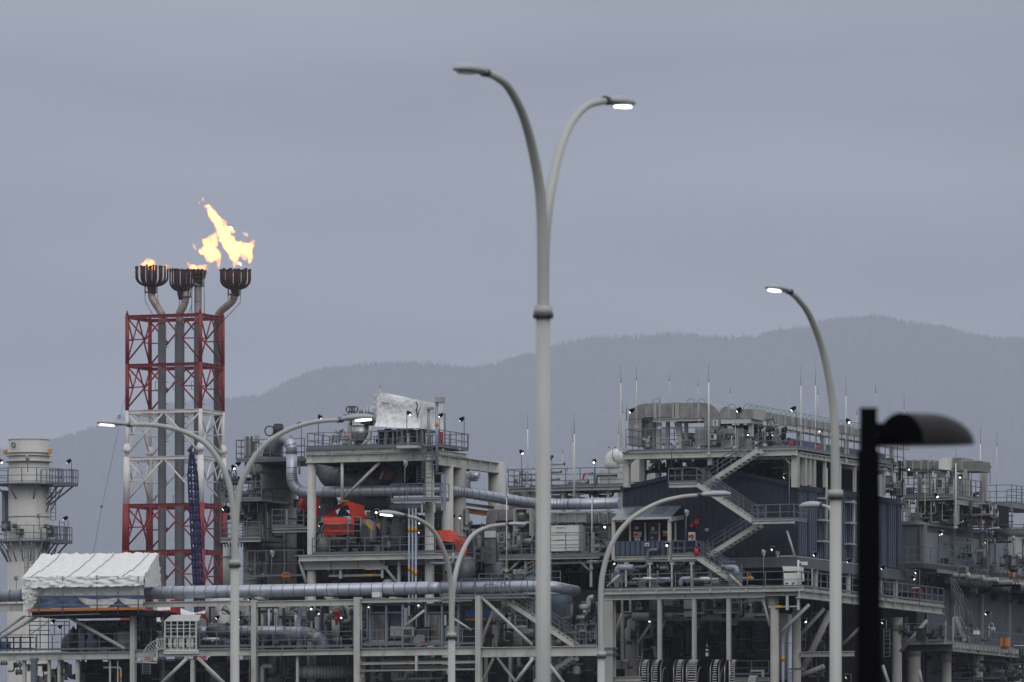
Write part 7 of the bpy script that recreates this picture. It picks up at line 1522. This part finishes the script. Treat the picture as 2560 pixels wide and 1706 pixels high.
q.part('beam', M.dgray).tube([P(1440, 392, VB_ + 2.8), P(1880, 394, VB_ + 2.8)], .08, 6)
# under the main deck
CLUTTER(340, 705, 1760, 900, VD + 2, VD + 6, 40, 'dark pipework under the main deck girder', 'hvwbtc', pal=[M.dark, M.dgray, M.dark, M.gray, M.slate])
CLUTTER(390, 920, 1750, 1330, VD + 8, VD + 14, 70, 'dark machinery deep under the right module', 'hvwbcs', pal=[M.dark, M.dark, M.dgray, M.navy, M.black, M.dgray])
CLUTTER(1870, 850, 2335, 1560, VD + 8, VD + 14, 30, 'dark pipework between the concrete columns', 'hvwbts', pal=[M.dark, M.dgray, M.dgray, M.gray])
CLUTTER(140, 850, 600, 1500, VD + 4, VD + 7, 18, 'dark pipework by the left concrete column', 'vwhb', pal=[M.dark, M.dgray, M.gray])
PIPE('large grey pipe slung under the main deck girder', [P(345, 885, VD + 4), P(1440, 890, VD + 4), P(1905, 890, VD + 4), P(1905, 1540, VD + 4)], .3, M.gray, rad=.5, n=18, seam=1.2)
for X, w, lb in ((1908, 15, 'thin blue grey downpipe with a yellow band between the concrete columns'), (1978, 24, 'wider blue grey downpipe beside the second concrete column')):
    q = thing('downpipe', lb, 'pipe'); c = P(X, 1000, VD + 1.5); q.part('tube', M.bclad, M.seam).tube([(c.x, c.y, P(X, 850 if w > 20 else 1010, VD).z), (c.x, c.y, 12)], w * PX(VD), 16, seam=1.8)
    if w < 20: q.part('yellow_band', M.yel).tube([P(X, 1290, VD + 1.5), P(X, 1350, VD + 1.5)], (w + 2) * PX(VD), 16)
t = thing('added_dark_screen', 'added nearly black wall standing for shade deep under the right module', 'enclosure'); BX(t, 'wall_panel', M.dark, 130, 690, 2400, 1800, VD + 18, 2); zz = P(1000, 700, VD).z  # added backing walls whose near-black colour stands for deep shade
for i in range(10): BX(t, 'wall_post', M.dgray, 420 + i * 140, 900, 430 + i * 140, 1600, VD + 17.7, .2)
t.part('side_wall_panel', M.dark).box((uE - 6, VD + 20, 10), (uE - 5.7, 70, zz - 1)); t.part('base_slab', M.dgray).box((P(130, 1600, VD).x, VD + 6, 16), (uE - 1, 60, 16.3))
for i, (X0, X1) in enumerate(((412, 500), (540, 632), (768, 862), (902, 1000), (1150, 1240), (1300, 1398), (1530, 1620))):
    q = thing('cable_rack', ['leftmost hooped cable ladder rack at the bottom of the right module', 'second hooped cable ladder rack, beside the leftmost one', 'third hooped cable ladder rack from the left', 'fourth and widest hooped cable ladder rack', 'fifth hooped cable ladder rack from the left', 'sixth hooped cable ladder rack, beside a white post', 'rightmost and lowest hooped cable ladder rack'][i], 'cable ladder', 'hooped cable ladders under the right module')
    Yt = 1335 + (i == 6) * 165; v = VD + 1.2; wd = X1 - X0
    def hp(X, k): a_ = D2R(90 * k / 9); return P(X + 34 * (1 - math.cos(a_)), Yt + 120 - 120 * math.sin(a_), v + 1.8 * (1 - math.cos(a_)))
    for X in (X0, X1): q.part('side_rail', M.galv).tube([(hp(X, 0).x, v, 12)] + [hp(X, k) for k in range(10)], .05, 6)
    a0, a1 = ((.28, .78), (.18, .62), (.28, .80), (.1, .95), (.3, .72), (.55, .95), (.08, .95))[i]; rg = q.part('rungs', M.white); bx = (a1, 1) if i != 5 else (0, a0 - .05)
    for k in range(9): rg.bar(P(X0 + wd * a0, Yt + 122 + k * 27, v), P(X0 + wd * a1, Yt + 122 + k * 27, v), .03, .045)
    for k in range(1, 9): rg.bar(hp(X0 + wd * a0, k), hp(X0 + wd * a1, k), .03, .04)
    if bx[1] - bx[0] > .1:
        bc = q.part('black_cables', M.black)
        for f in range(5): x = X0 + wd * (bx[0] + (bx[1] - bx[0]) * (f + .5) / 5); bc.tube([(hp(x, 0).x, v + .1, 12)] + [hp(x, k) + Vector((0, .1, 0)) for k in range(10)], wd * (bx[1] - bx[0]) / 9 * PX(v) * 1.15, 6)
    q.part('inner_cable', M.galv).tube([P(X0 + wd * (a0 - .1), Yt + 300, v - .1), P(X0 + wd * (a0 - .05), Yt + 190, v - .1), P(X0 + wd * (a0 + .12), Yt + 120, v - .1)], .03, 5)
    if i in (1, 3, 4): q.part('outer_loop', M.gray).tube([P(X1 + 14, Yt + 260, v + .5), P(X1 + 18, Yt + 150, v + .5), P(X1 + 32, Yt + 95, v + .7), P(X1 + 52, Yt + 75, v + 1)], .04, 5)
q = thing('white_post', 'slim bright white post among the hooped cable ladders', 'post'); q.part('post_tube', M.white).tube([P(1350, 1156, VD + .4), P(1350, 1600, VD + .4)], .045, 8); q.part('foot', M.gray).ball(P(1348, 1500, VD + .4), .09, 8)
q = thing('small_lantern', 'stacked white lantern boxes hanging in the dark bay', 'lantern'); BX(q, 'upper_box', M.white, 1103, 1222, 1123, 1240, VD + 4, .2); BX(q, 'lower_box', M.white, 1102, 1258, 1122, 1296, VD + 4, .2); BX(q, 'top_device', M.gray, 1104, 1170, 1122, 1200, VD + 4, .2); q.part('hanging_rod', M.dgray).tube([P(1112, 1120, VD + 4.1), P(1112, 1260, VD + 4.1)], .03, 5)
t = thing('bottom_platform', 'grey equipment platform and rail at the bottom beside the concrete column', 'platform'); a, b = P(1400, 1490, VD + 5), P(1760, 1490, VD + 5); a.z = b.z; RAIL(t, [a, b], 1.0, sp=1.1); BX(t, 'beam', M.cream2, 1568, 1438, 1705, 1456, VD + 3, .2); BX(t, 'post', M.cream2, 1684, 1456, 1704, 1512, VD + 3, .2)
for X, Y, Xp, Yb, v, f, lb in ((705, 130, 735, 200, 4.9, 'f', ''), (1708, 218, 1706, 590, 2.0, 'b', 'grey backed floodlight on a pole at the main deck rail'), (1798, 172, 1798, 190, VB_ - .5, 'f', 'bright wall light under the navy front'), (1852, 230, 1856, 350, VB_ - .7, 'b', 'grey backed floodlight before the slate base band'), (2244, 232, 2272, 600, 3.2, 'l', 'floodlight on a pole at the main deck corner'), (143, 320, 128, 400, 3.2, 'r', 'small floodlight at the left under the navy bay'),
   (524, 920, 500, 1000, 7, 'f', 'bright lamp in the dark bay under the main deck'), (2140, 925, 2110, 860, 8, 'r', 'grey floodlight under the side deck')):
    if lb: FLOOD(X, Y, Xp, Yb, v, f, lb, s=.9, group='floodlights on the right module')
use(2000, 1330, 4.17)
def qv(X, Y, u): return Q(X, Y, u).y
for X, Y, Xp, Yb, f, lb in ((160, 238, 186, 610, 'l', None), (512, 302, 550, 660, 'l', 'floodlight at the side deck left of the black lamp post'), (865, 372, 895, 730, 'l', 'floodlight half hidden by the black lamp post'), (1220, 415, 1246, 770, 'l', 'floodlight on the taller pole by the red cabinets'), (1185, 480, 1162, 760, 'r', 'floodlight on the shorter pole by the red cabinets')):
    if lb: FLOOD(X, Y, Xp, Yb, qv(X, 600, uE), f, lb, s=.95, group='floodlights along the side deck')
for X, Y, Xp, Yb, v, f, lb in ((872, 935, 900, 1100, 14, 'l', 'floodlight on a caged pole under the side deck'), (1950, 845, 1990, 1010, 38, 'l', 'floodlight above the lower side deck'), (495, 1505, 530, 1600, 12, 'l', 'floodlight low beside the curving lamp pole'), (2285, 1500, 2310, 1600, 38, 'l', 'floodlight low at the right frame edge'), (1468, 15, 1480, 100, 34, 'l', 'floodlight on the slate wall top, left'), (1945, 100, 1980, 300, 42, 'l', 'floodlight on a pole over the slate wall'), (2232, 75, 2228, 340, 44, 'b', 'grey backed floodlight by the cream pipe post')):
    FLOOD(X, Y, Xp, Yb, v, f, lb, s=.95, group='floodlights along the slate wall')
q = thing('fire_cabinet', 'pair of dark red cabinets on the side deck', 'cabinet'); dr = mat('dark_red_paint', (.10, .008, .01), .6); y0 = Q(1250, 700, uE - .9).y
for k in (0, 1):
    for h in (0, 1): q.part('cabinet_door', dr).box((uE - 1.6 + k * .37, y0, zD + .12 + h * .45), (uE - 1.27 + k * .37, y0 + .6, zD + .53 + h * .45))
q.part('white_caption', M.sign).box((uE - 1.55, y0 - .05, zD + 1.02), (uE - .95, y0 + .02, zD + 1.08))
q = thing('arrow_sign', 'small white pointer shaped plate right of the red cabinets', 'sign'); q.part('plate', M.sign).poly([P(1405, 716, v + 6), P(1420, 714, v + 6), P(1432, 728, v + 6), P(1484, 716, v + 6), P(1488, 740, v + 6), P(1410, 734, v + 6)], (0, .05, 0)); q.part('post', M.rail).tube([P(1490, 600, v + 6), P(1490, 790, v + 6)], .03, 5)
LADDER(md, 905, 1010, 1300, VD + 13, .45); LADDER(md, 1082, 940, 1180, VD + 20, .4)
# slate walled module behind on the right
VZ = 34.0
use(2000, 900, 3.266)
sl = thing('slate_module', 'slate grey panelled module receding at the right edge of the picture', 'building'); uZ = P(972, 1345, VZ).x; uZ0 = P(700, 1345, VZ).x; zT = P(900, 1345, VZ).z; zF = P(900, 1900, VZ).z
sl.part('front_wall', M.slate).box((uZ0, VZ, zF), (uZ, VZ + .2, zT)); sl.part('side_wall', M.slate).box((uZ - .2, VZ + .2, zF - 8), (uZ - .01, VZ + 70, zT)); sl.part('roof', M.dgray).box((uZ0, VZ + .2, zT - .2), (uZ - .2, VZ + 70, zT - .02))
sl.part('corner_trim', M.dgray).box((uZ - .1, VZ - .08, zF), (uZ + .1, VZ - .01, zT)); tr = sl.part('eaves_trim', M.gray); tr.box((uZ0, VZ - .15, zT - .02), (uZ + .2, VZ + .1, zT + .25)); tr.box((uZ + .002, VZ + .1, zT - .02), (uZ + .2, VZ + 70, zT + .2))
for i in range(9):
    v = VZ + 1.2 + i * 6.4; sl.part('wall_post', M.gray).box((uZ + .002, v - .5, zF - 6), (uZ + .25, v - .1, zT - .03))
    for k in (0, 1): sl.part('light_panel', mat('pale_slate_panel%d%d' % (i, k), (.22, .25, .275), .45, var=.15, spec=.3) if i == 0 and k == 0 else bpy.data.materials['pale_slate_panel00']).box((uZ + .003, v + .3 + k * 2.9, zT - 3.6), (uZ + .06, v + 2.9 + k * 2.9, zT - .5))
    for k in range(3): sl.part('wall_device', M.dgray).box((uZ + .01, v + .5 + k * 1.9, zT - 4.4 - (k % 2) * .5), (uZ + .5, v + 1.4 + k * 1.9, zT - 3.7))
sl.part('brown_cladding', M.brown).box((uZ + .002, VZ + 14, zF - 8), (uZ + .1, VZ + 24, zT - 13.5)); sl.part('brown_cladding', M.slate).box((uZ + .002, VZ + 2, zT - 10), (uZ + .07, VZ + 13.8, zT - 7.6))
nv = sl.part('navy_cladding', M.navy, M.navy2)
nv.box((uZ + .002, VZ + 25, zF - 8), (uZ + .2, VZ + 70, zT - 11))
for i in range(60): nv.box((uZ + .2, VZ + 25.2 + i * .6, zF - 8), (uZ + .28, VZ + 25.4 + i * .6, zT - 11), 1)
use(2000, 1330, 4.17)
bal = thing('side_balcony', 'long dark balcony with a pale handrail along the slate wall', 'balcony'); uB_ = uZ + 1.8; a, b = Q(1430, 345, uB_), Q(2900, 345, uB_)
bal.part('deck_slab', M.dgray).box((uZ + .3, a.y - 3, a.z - .35), (uB_, b.y, a.z)); QRAIL(bal, 1430, 2900, 345, uB_, 1.2, name='handrail'); RAIL(bal, [Vector((uZ - 2, a.y - 3, a.z)), Vector((uB_, a.y - 3, a.z)), a], 1.2)
bal.part('edge_beam', M.gray).box((uB_ - .05, a.y, a.z - .55), (uB_ + .05, b.y, a.z - .3))
for i in range(11): bal.part('bracket', M.dgray).tube([(uB_ - .2, a.y + 1 + i * 4, a.z - .4), (uZ + .3, a.y + 1 + i * 4, a.z - 1.9)], .08, 6)
CLUTTER(1250, 250, 2335, 450, 36, 50, 34, 'equipment along the side balcony', 'wbv', pal=[M.dark, M.dgray, M.gray, M.slate])
for i in range(5):
    X, Y = 1640 + i * 150, 450 + i * 26; q = thing('pipe_stub', f'{["first","second","third","fourth","fifth"][i]} from the left of the pale round pipe stubs under the balcony', 'pipe', 'pipe stubs under the balcony'); u_ = uB_ + .3; c = Q(X, Y, u_)
    q.part('tube', M.cream2).tube([c - Vector((1.2, 0, 0)), c + Vector((.9, 0, 0))], .17, 12); q.part('cap', M.white).tube([c + Vector((.9, 0, 0)), c + Vector((.96, 0, 0))], .15, 12)
m_ = one('header_pipe', 'long dark pipe header slung under the side balcony', 'pipe', M.dgray, M.seam); a, b = Q(1530, 505, uB_ - .3), Q(2700, 505, uB_ - .3); b.z = a.z; m_.tube([a, b], .28, 14, seam=1.2)
CLUTTER(1500, 520, 2335, 650, 36, 48, 9, 'dark valves under the balcony header', 'wvh', pal=[M.dark, M.dgray, M.black])
for X0, X1, Y0, Y1, v, mt, lb in ((1808, 1850, 1030, 1070, 33, M.white, 'white drum on the lower side deck'), (2088, 2165, 1105, 1195, 38, M.ora, 'orange red boxes behind the lower side deck rail'), (2230, 2310, 1182, 1190, 40, M.white, 'white bench plank on the lower side deck'), (2185, 2222, 365, 470, 45, M.ora, 'orange red instrument on the balcony rail'), (1203, 1238, 198, 262, 35, M.ora, 'orange lifebuoy case at the balcony left end')):
    q = thing('deck_item', lb, 'equipment'); BX(q, 'body', mt, X0, Y0, X1, Y1, v, .5); BX(q, 'stand', M.rail, X0 + 4, Y1, X1 - 4, Y1 + 30, v + .1, .3)
    if mt is M.ora: BX(q, 'dark_gap', M.dgray, (X0 + X1) / 2 - 5, Y0, (X0 + X1) / 2 + 5, Y1, v - .05, .06)
CLUTTER(1060, 950, 1500, 1130, 20, 30, 14, 'shaded pipework behind the side deck ladder', 'vhwb', pal=[M.dark, M.dgray, M.slate])
CLUTTER(1060, 1300, 2335, 1568, 34, 44, 26, 'dark pipework under the lower side deck', 'hvwts', pal=[M.dark, M.dgray, M.dgray, M.slate])
CLUTTER(1600, 1000, 2300, 1140, 34, 42, 14, 'fittings on the lower side deck', 'vwb', pal=[M.dgray, M.gray, M.white, M.rail], big=.8)
t = thing('added_dark_screen', 'added dark wall closing the gap beneath the slate module behind the round columns', 'enclosure'); t.part('wall_panel', M.dark).box((uE - 2, 60, 8), (uZ + 8, 61, P(2000, 700, 60).z)); t.part('wall_panel', M.slate).box((uN + .3, vE + 2, 8), (uZ - .3, vE + 2.2, P(1100, 330, 34).z)); t.part('wall_panel', M.dark).box((uNl, vE + 2.3, 8), (uN + .4, vE + 2.5, z0b + .3))  # added panels that block the sky and darken the gaps
# upper decks of the far right module
use(2000, 900, 3.266)
t = thing('far_deck', 'cream railed roof deck with ducts at the far right', 'deck'); VY = 36.0
uY = P(1262, 1150, VY).x; zY = P(1000, 1116, VY).z; HB(t, 845, 1262, 1116, 1148, VY, .3, M.cream2)
a, b = P(845, 1114, VY), P(1262, 1114, VY); a.z = b.z = zY; t.part('deck_plate', M.gray).box((a.x, VY, zY - .1), (uY, Q(1478, 1185, uY).y, zY)); vYe = Q(1478, 1185, uY).y; RAIL(t, [a, b, Vector((uY, vYe, zY))], 148 * PX(VY), sp=1.3, mids=2)
t.part('side_beam', M.cream2).ibar((uY, VY, zY - .35), (uY, vYe, zY - .35), .3, .5)
for X in (858, 1255): VB(t, X, X + 34, 1150, 1345, VY + .3, M.cream2)
for X, w in ((960, 30), (1030, 36), (1120, 60), (1220, 28)): VB(t, X, X + w, 900, 1114, VY + 4, M.cream2)
HB(t, 840, 1330, 896, 910, VY + 3.8, .3, M.cream2)
for i in range(2): t.part('side_column', M.cream2).box((uY - .8, VY + 4 + i * 4.2, zY), (uY - .4, VY + 4.5 + i * 4.2, P(1300, 900, VY + 5).z))
dt = thing('air_duct', 'grey duct boxes with a white round cowl at the far right roof', 'duct')
for X0, X1, Y0, mt in ((860, 915, 822, M.galv), (918, 985, 824, M.galv), (988, 1040, 822, M.galv), (1044, 1134, 828, M.galv), (1240, 1320, 800, M.galv), (1322, 1462, 826, M.vess)): BX(dt, 'duct_section', mt, X0, Y0, X1, 888 + (X0 > 1200) * 22, VY + 4, 2.5)
for X in (856, 914, 984, 1040, 1236, 1318): BX(dt, 'flange_frame', M.cream2, X, 812, X + 7, 896, VY + 3.9, 2.7)
duct_poly(dt, 'white_cowl', [(1224, 800), (1175, 800)] + arcpts(1178, 846, 46, 95, 180, 6) + [(1132, 892), (1224, 902)], VY + 3.5, 2, M.white)
t = thing('end_deck', 'small railed end deck with ladders at the far right skyline', 'deck'); VX = 52.0; a, b = P(1480, 1165, VX), P(1728, 1172, VX); a.z = b.z; t.part('deck_plate', M.gray).box((a.x, VX, a.z - .3), (b.x, VX + 8, a.z)); RAIL(t, [a, b, b + Vector((0, 8, 0))], 148 * PX(VX), sp=1.1, mids=2); RAIL(t, [a + Vector((0, 6, 0)), b + Vector((0, 6, 0))], 148 * PX(VX), sp=1.2, mids=2)
for X, Y0, Y1 in ((1580, 1190, 1440), (1615, 1200, 1400), (1500, 1190, 1400)): VB(t, X, X + 18, Y0, Y1, VX + 1, M.gray)
for X in (1640, 1730): t.part('ladder_stile', M.rail).tube([P(X, 1180, VX), P(X, 1370, VX)], .05, 5)
for Y in range(1225, 1370, 48): t.part('ladder_rung', M.rail).bar(P(1628, Y, VX), P(1745, Y, VX), .06, .1)
q = thing('round_duct', 'fat silver grey duct leaving the picture at the right edge', 'duct'); m = q.part('duct_tube', M.vess, M.seam); m.tube(bend([P(1610, 1470, 50), P(1625, 1405, 50), P(2100, 1410, 50)], 1.0, 8), 38 * PX(50), 24, seam=1.0)
q = thing('pipe_post', 'cream upright duct below the fat silver duct at the right edge', 'duct'); BX(q, 'leg', M.stack, 1700, 1446, 1762, 1640, 49, 1.4)
q = thing('white_box', 'white box hung on a pole at the far right skyline', 'box'); BX(q, 'box_body', M.white, 1485, 1262, 1555, 1296, 48, .8); q.part('pole', M.white).tube([P(1515, 1180, 48.4), P(1515, 1400, 48.4)], .07, 6)
for X0, X1, Y0, Y1, Yb, v, lb in ((1060, 1240, 1250, 1310, 1330, 38, 'railed cage with a red valve on the slate module roof, left'), (1336, 1470, 1300, 1340, 1400, 42, 'railed cage with an orange panel on the slate module roof, right')):
    q = thing('roof_cage', lb, 'cage'); a, b = P(X0, Yb, v), P(X1, Yb, v); a.z = b.z; RAIL(q, [a + Vector((0, 2, 0)), a, b, b + Vector((0, 2, 0))], (Yb - Y0) * PX(v), sp=.8, mids=2); BX(q, 'panel', M.redv if X0 < 1200 else M.ora, X0 + 62 if X0 < 1200 else X0 + 118, Y0 + 18, X0 + 80 if X0 < 1200 else X0 + 136, Y0 + 60, v + .5, .3)
CLUTTER(850, 920, 1270, 1110, VY + 1, VY + 6, 22, 'fittings on the far right roof deck', 'vwbh', big=.8, pal=[M.dgray, M.gray, M.rail, M.dark, M.cream2])
CLUTTER(850, 1150, 1560, 1330, VY + 2, VY + 10, 40, 'dark fittings under the far right roof deck', 'hvwbt', pal=[M.dark, M.dark, M.dgray, M.gray, M.cream2])
CLUTTER(970, 1310, 1500, 1345, VZ + 3, VZ + 9, 14, 'small fittings on the slate module roof', 'vw', big=.5, pal=[M.gray, M.rail, M.white])
t = thing('added_dark_filler', 'added dark block standing for shade beneath the far right roof deck', 'equipment'); BX(t, 'casing', M.dark, 940, 1190, 1600, 1360, VY + 11, 3); BX(t, 'casing', M.gray, 1240, 930, 1262, 1110, VY + 8, 2)  # dark box added to stand for shade below the deck
for X, Y0, Y1, v, r, lb in ((375, 140, 835, 17, .09, 'tall white mast left of the black lamp post'), (615, 195, 520, 22, .04, 'mast directly behind the black lamp post top'), (849, 255, 935, 30, .08, 'mast seen above and below the black lamp shade'), (1272, 700, 1370, VY - 1, .11, 'thick white mast at the far right deck corner'), (1473, 545, 1180, 44, .09, 'white mast on the far right skyline, left one'), (1606, 590, 1100, 54, .05, 'thin mast on the far right skyline, right one'), (463, 410, 560, 20, .03, 'short mast tip just left of the black lamp post')):
    MAST(X, Y0, Y1, v, lb, r)
for X, Y, Xp, Yb, v, f, s_, lb in ((396, 500, 378, 650, 17, 'r', 1, 'floodlight on the mast left of the black lamp post'), (165, 574, 165, 640, 14, 'f', 1, 'bright wide floodlight right of the corner mast'), (1092, 832, 1085, 900, VY + 3, 'b', 1, 'floodlight before the far right duct boxes'), (1536, 886, 1552, 1010, 50, 'l', 1, 'floodlight on a pole right of the far duct'), (1312, 950, 1316, 1010, VY + 1, 'f', 1, 'bright floodlight by the thick far mast'), (1118, 1108, 1100, 1250, VY - 1, 'r', 1, 'floodlight below the far right deck edge, left'), (1370, 1160, 1350, 1300, 42, 'r', 1, 'floodlight below the far right deck edge, right'), (1152, 1412, 1135, 1500, VZ - .5, 'r', 1, 'floodlight on the slate module corner'), (1526, 1480, 1550, 1560, 48, 'l', 1, 'floodlight before the slate wall top edge'), (895, 888, 895, 930, VY + 3.5, 'f', .7, 'small light under the far right duct')):
    FLOOD(X, Y, Xp, Yb, v, f, lb, s=s_, group='floodlights at the far right')
# ladders and side brackets on the receding navy wall
for i, X in enumerate((180, 405)):
    q = thing('wall_ladder', ['grey brackets and drain pipe on the navy side wall, left of the curving lamp', 'grey bracket frame on the navy side wall, right of the curving lamp'][i], 'bracket frame'); u_ = uN + .3
    for Y in ((1130, 1308, 1480) if i == 0 else (1160, 1330, 1502)):
        c = Q(X - 20, Y, u_); d = Q(X + 28, Y, u_); q.part('bracket', M.cream2).box((uN + .1, c.y, c.z - .06), (u_ + .3, d.y, c.z + .06))
    c = Q(X + 35, 1300, u_); q.part('drain_pipe', M.cream2).tube([(u_, c.y, zE + (1.5 if i == 0 else -.5)), (u_, c.y, zB)], .11, 8)

# dense scaffolding, rails and pipework of the far right skyline
use(2000, 900, 3.266)
t = thing('scaffold', 'thin scaffold frames standing on the far right roof deck', 'scaffold')
for X in (930, 975, 1075, 1190, 1210, 1330, 1400): t.part('upright', M.rail).tube([P(X, 925, VY + 2), P(X, 1112, VY + 2)], .045, 5)
for Y in (960, 1005, 1050, 1090): t.part('ledger', M.rail).tube([P(925, Y, VY + 2), P(1215, Y, VY + 2)], .035, 5)
for X0, X1, Y0, Y1, vv_, lb in ((840, 945, 1140, 1345, VZ - 1.5, 'railed ladder bay left of the far right deck column'), (1270, 1480, 1180, 1330, VZ + 6, 'rail frames under the far right deck corner'), (1480, 1600, 1270, 1400, VZ + 14, 'rail frames below the white box at far right'), (1600, 1829, 1330, 1400, VZ + 14, 'rail frames above the fat silver duct')):
    q = thing('railing', lb, 'railing'); z0 = P((X0 + X1) / 2, Y1, vv_).z; hh = P((X0 + X1) / 2, Y0, vv_).z - z0; nl = max(1, round(hh / 1.6))
    for i in range(nl):
        a, b = P(X0, Y1, vv_), P(X1, Y1, vv_); a.z = b.z = z0 + i * hh / nl; RAIL(q, [a, b], min(1.2, hh / nl * .75), sp=.9, mids=1)
    for X in (X0, (X0 + X1) / 2, X1): q.part('upright', M.cream2).tube([P(X, Y0, vv_ + .1), P(X, Y1, vv_ + .1)], .05, 5)
CLUTTER(1270, 1180, 1600, 1380, VZ + 7, VZ + 14, 34, 'pipework at the far right skyline', 'hvwbt', big=.8, pal=[M.dark, M.dgray, M.gray, M.cream2, M.rail, M.white])
CLUTTER(840, 930, 1260, 1330, VY - .5, VY + 1, 16, 'thin lines on the far right deck front', 'v', big=.7, pal=[M.gray, M.dgray, M.cream2])
CLUTTER(640, 830, 840, 1180, 24, 27, 24, 'fittings between black lamp and far right deck', 'vwhb', big=.8, pal=[M.dgray, M.gray, M.cream2, M.rail, M.dark])
use(2000, 1330, 4.17)
for i in range(4):
    u_ = uZ + .5; c = Q(1560 + i * 190, 40 + i * 34, u_); q = thing('wall_ladder', 'short wall ladder on the pale slate panels', 'ladder', 'short ladders on the slate wall'); lo = c.z - 3.4
    for s_ in (0, .5): q.part('stile', M.rail).box((u_, c.y + s_, lo), (u_ + .05, c.y + s_ + .05, c.z))
    rg = q.part('rungs', M.rail)
    for k in range(9): rg.box((u_, c.y, lo + .2 + k * .36), (u_ + .04, c.y + .5, lo + .24 + k * .36))
CLUTTER(1250, 80, 2335, 330, 35, 48, 12, 'fittings along the slate wall top', 'wbvt', big=.9, pal=[M.dark, M.dgray, M.gray, M.slate, M.rail])
q = thing('cross_stair', 'steep dark stair between the upper and lower side decks', 'staircase'); STAIR(q, P(1625, 880, 33), P(1720, 1140, 33), .8, M.cream2)
q = thing('lattice_stair', 'slanting dark stair rails against the slate wall', 'staircase'); STAIR(q, P(1580, 640, 34), P(1760, 980, 34), .6, M.dgray)
finish()
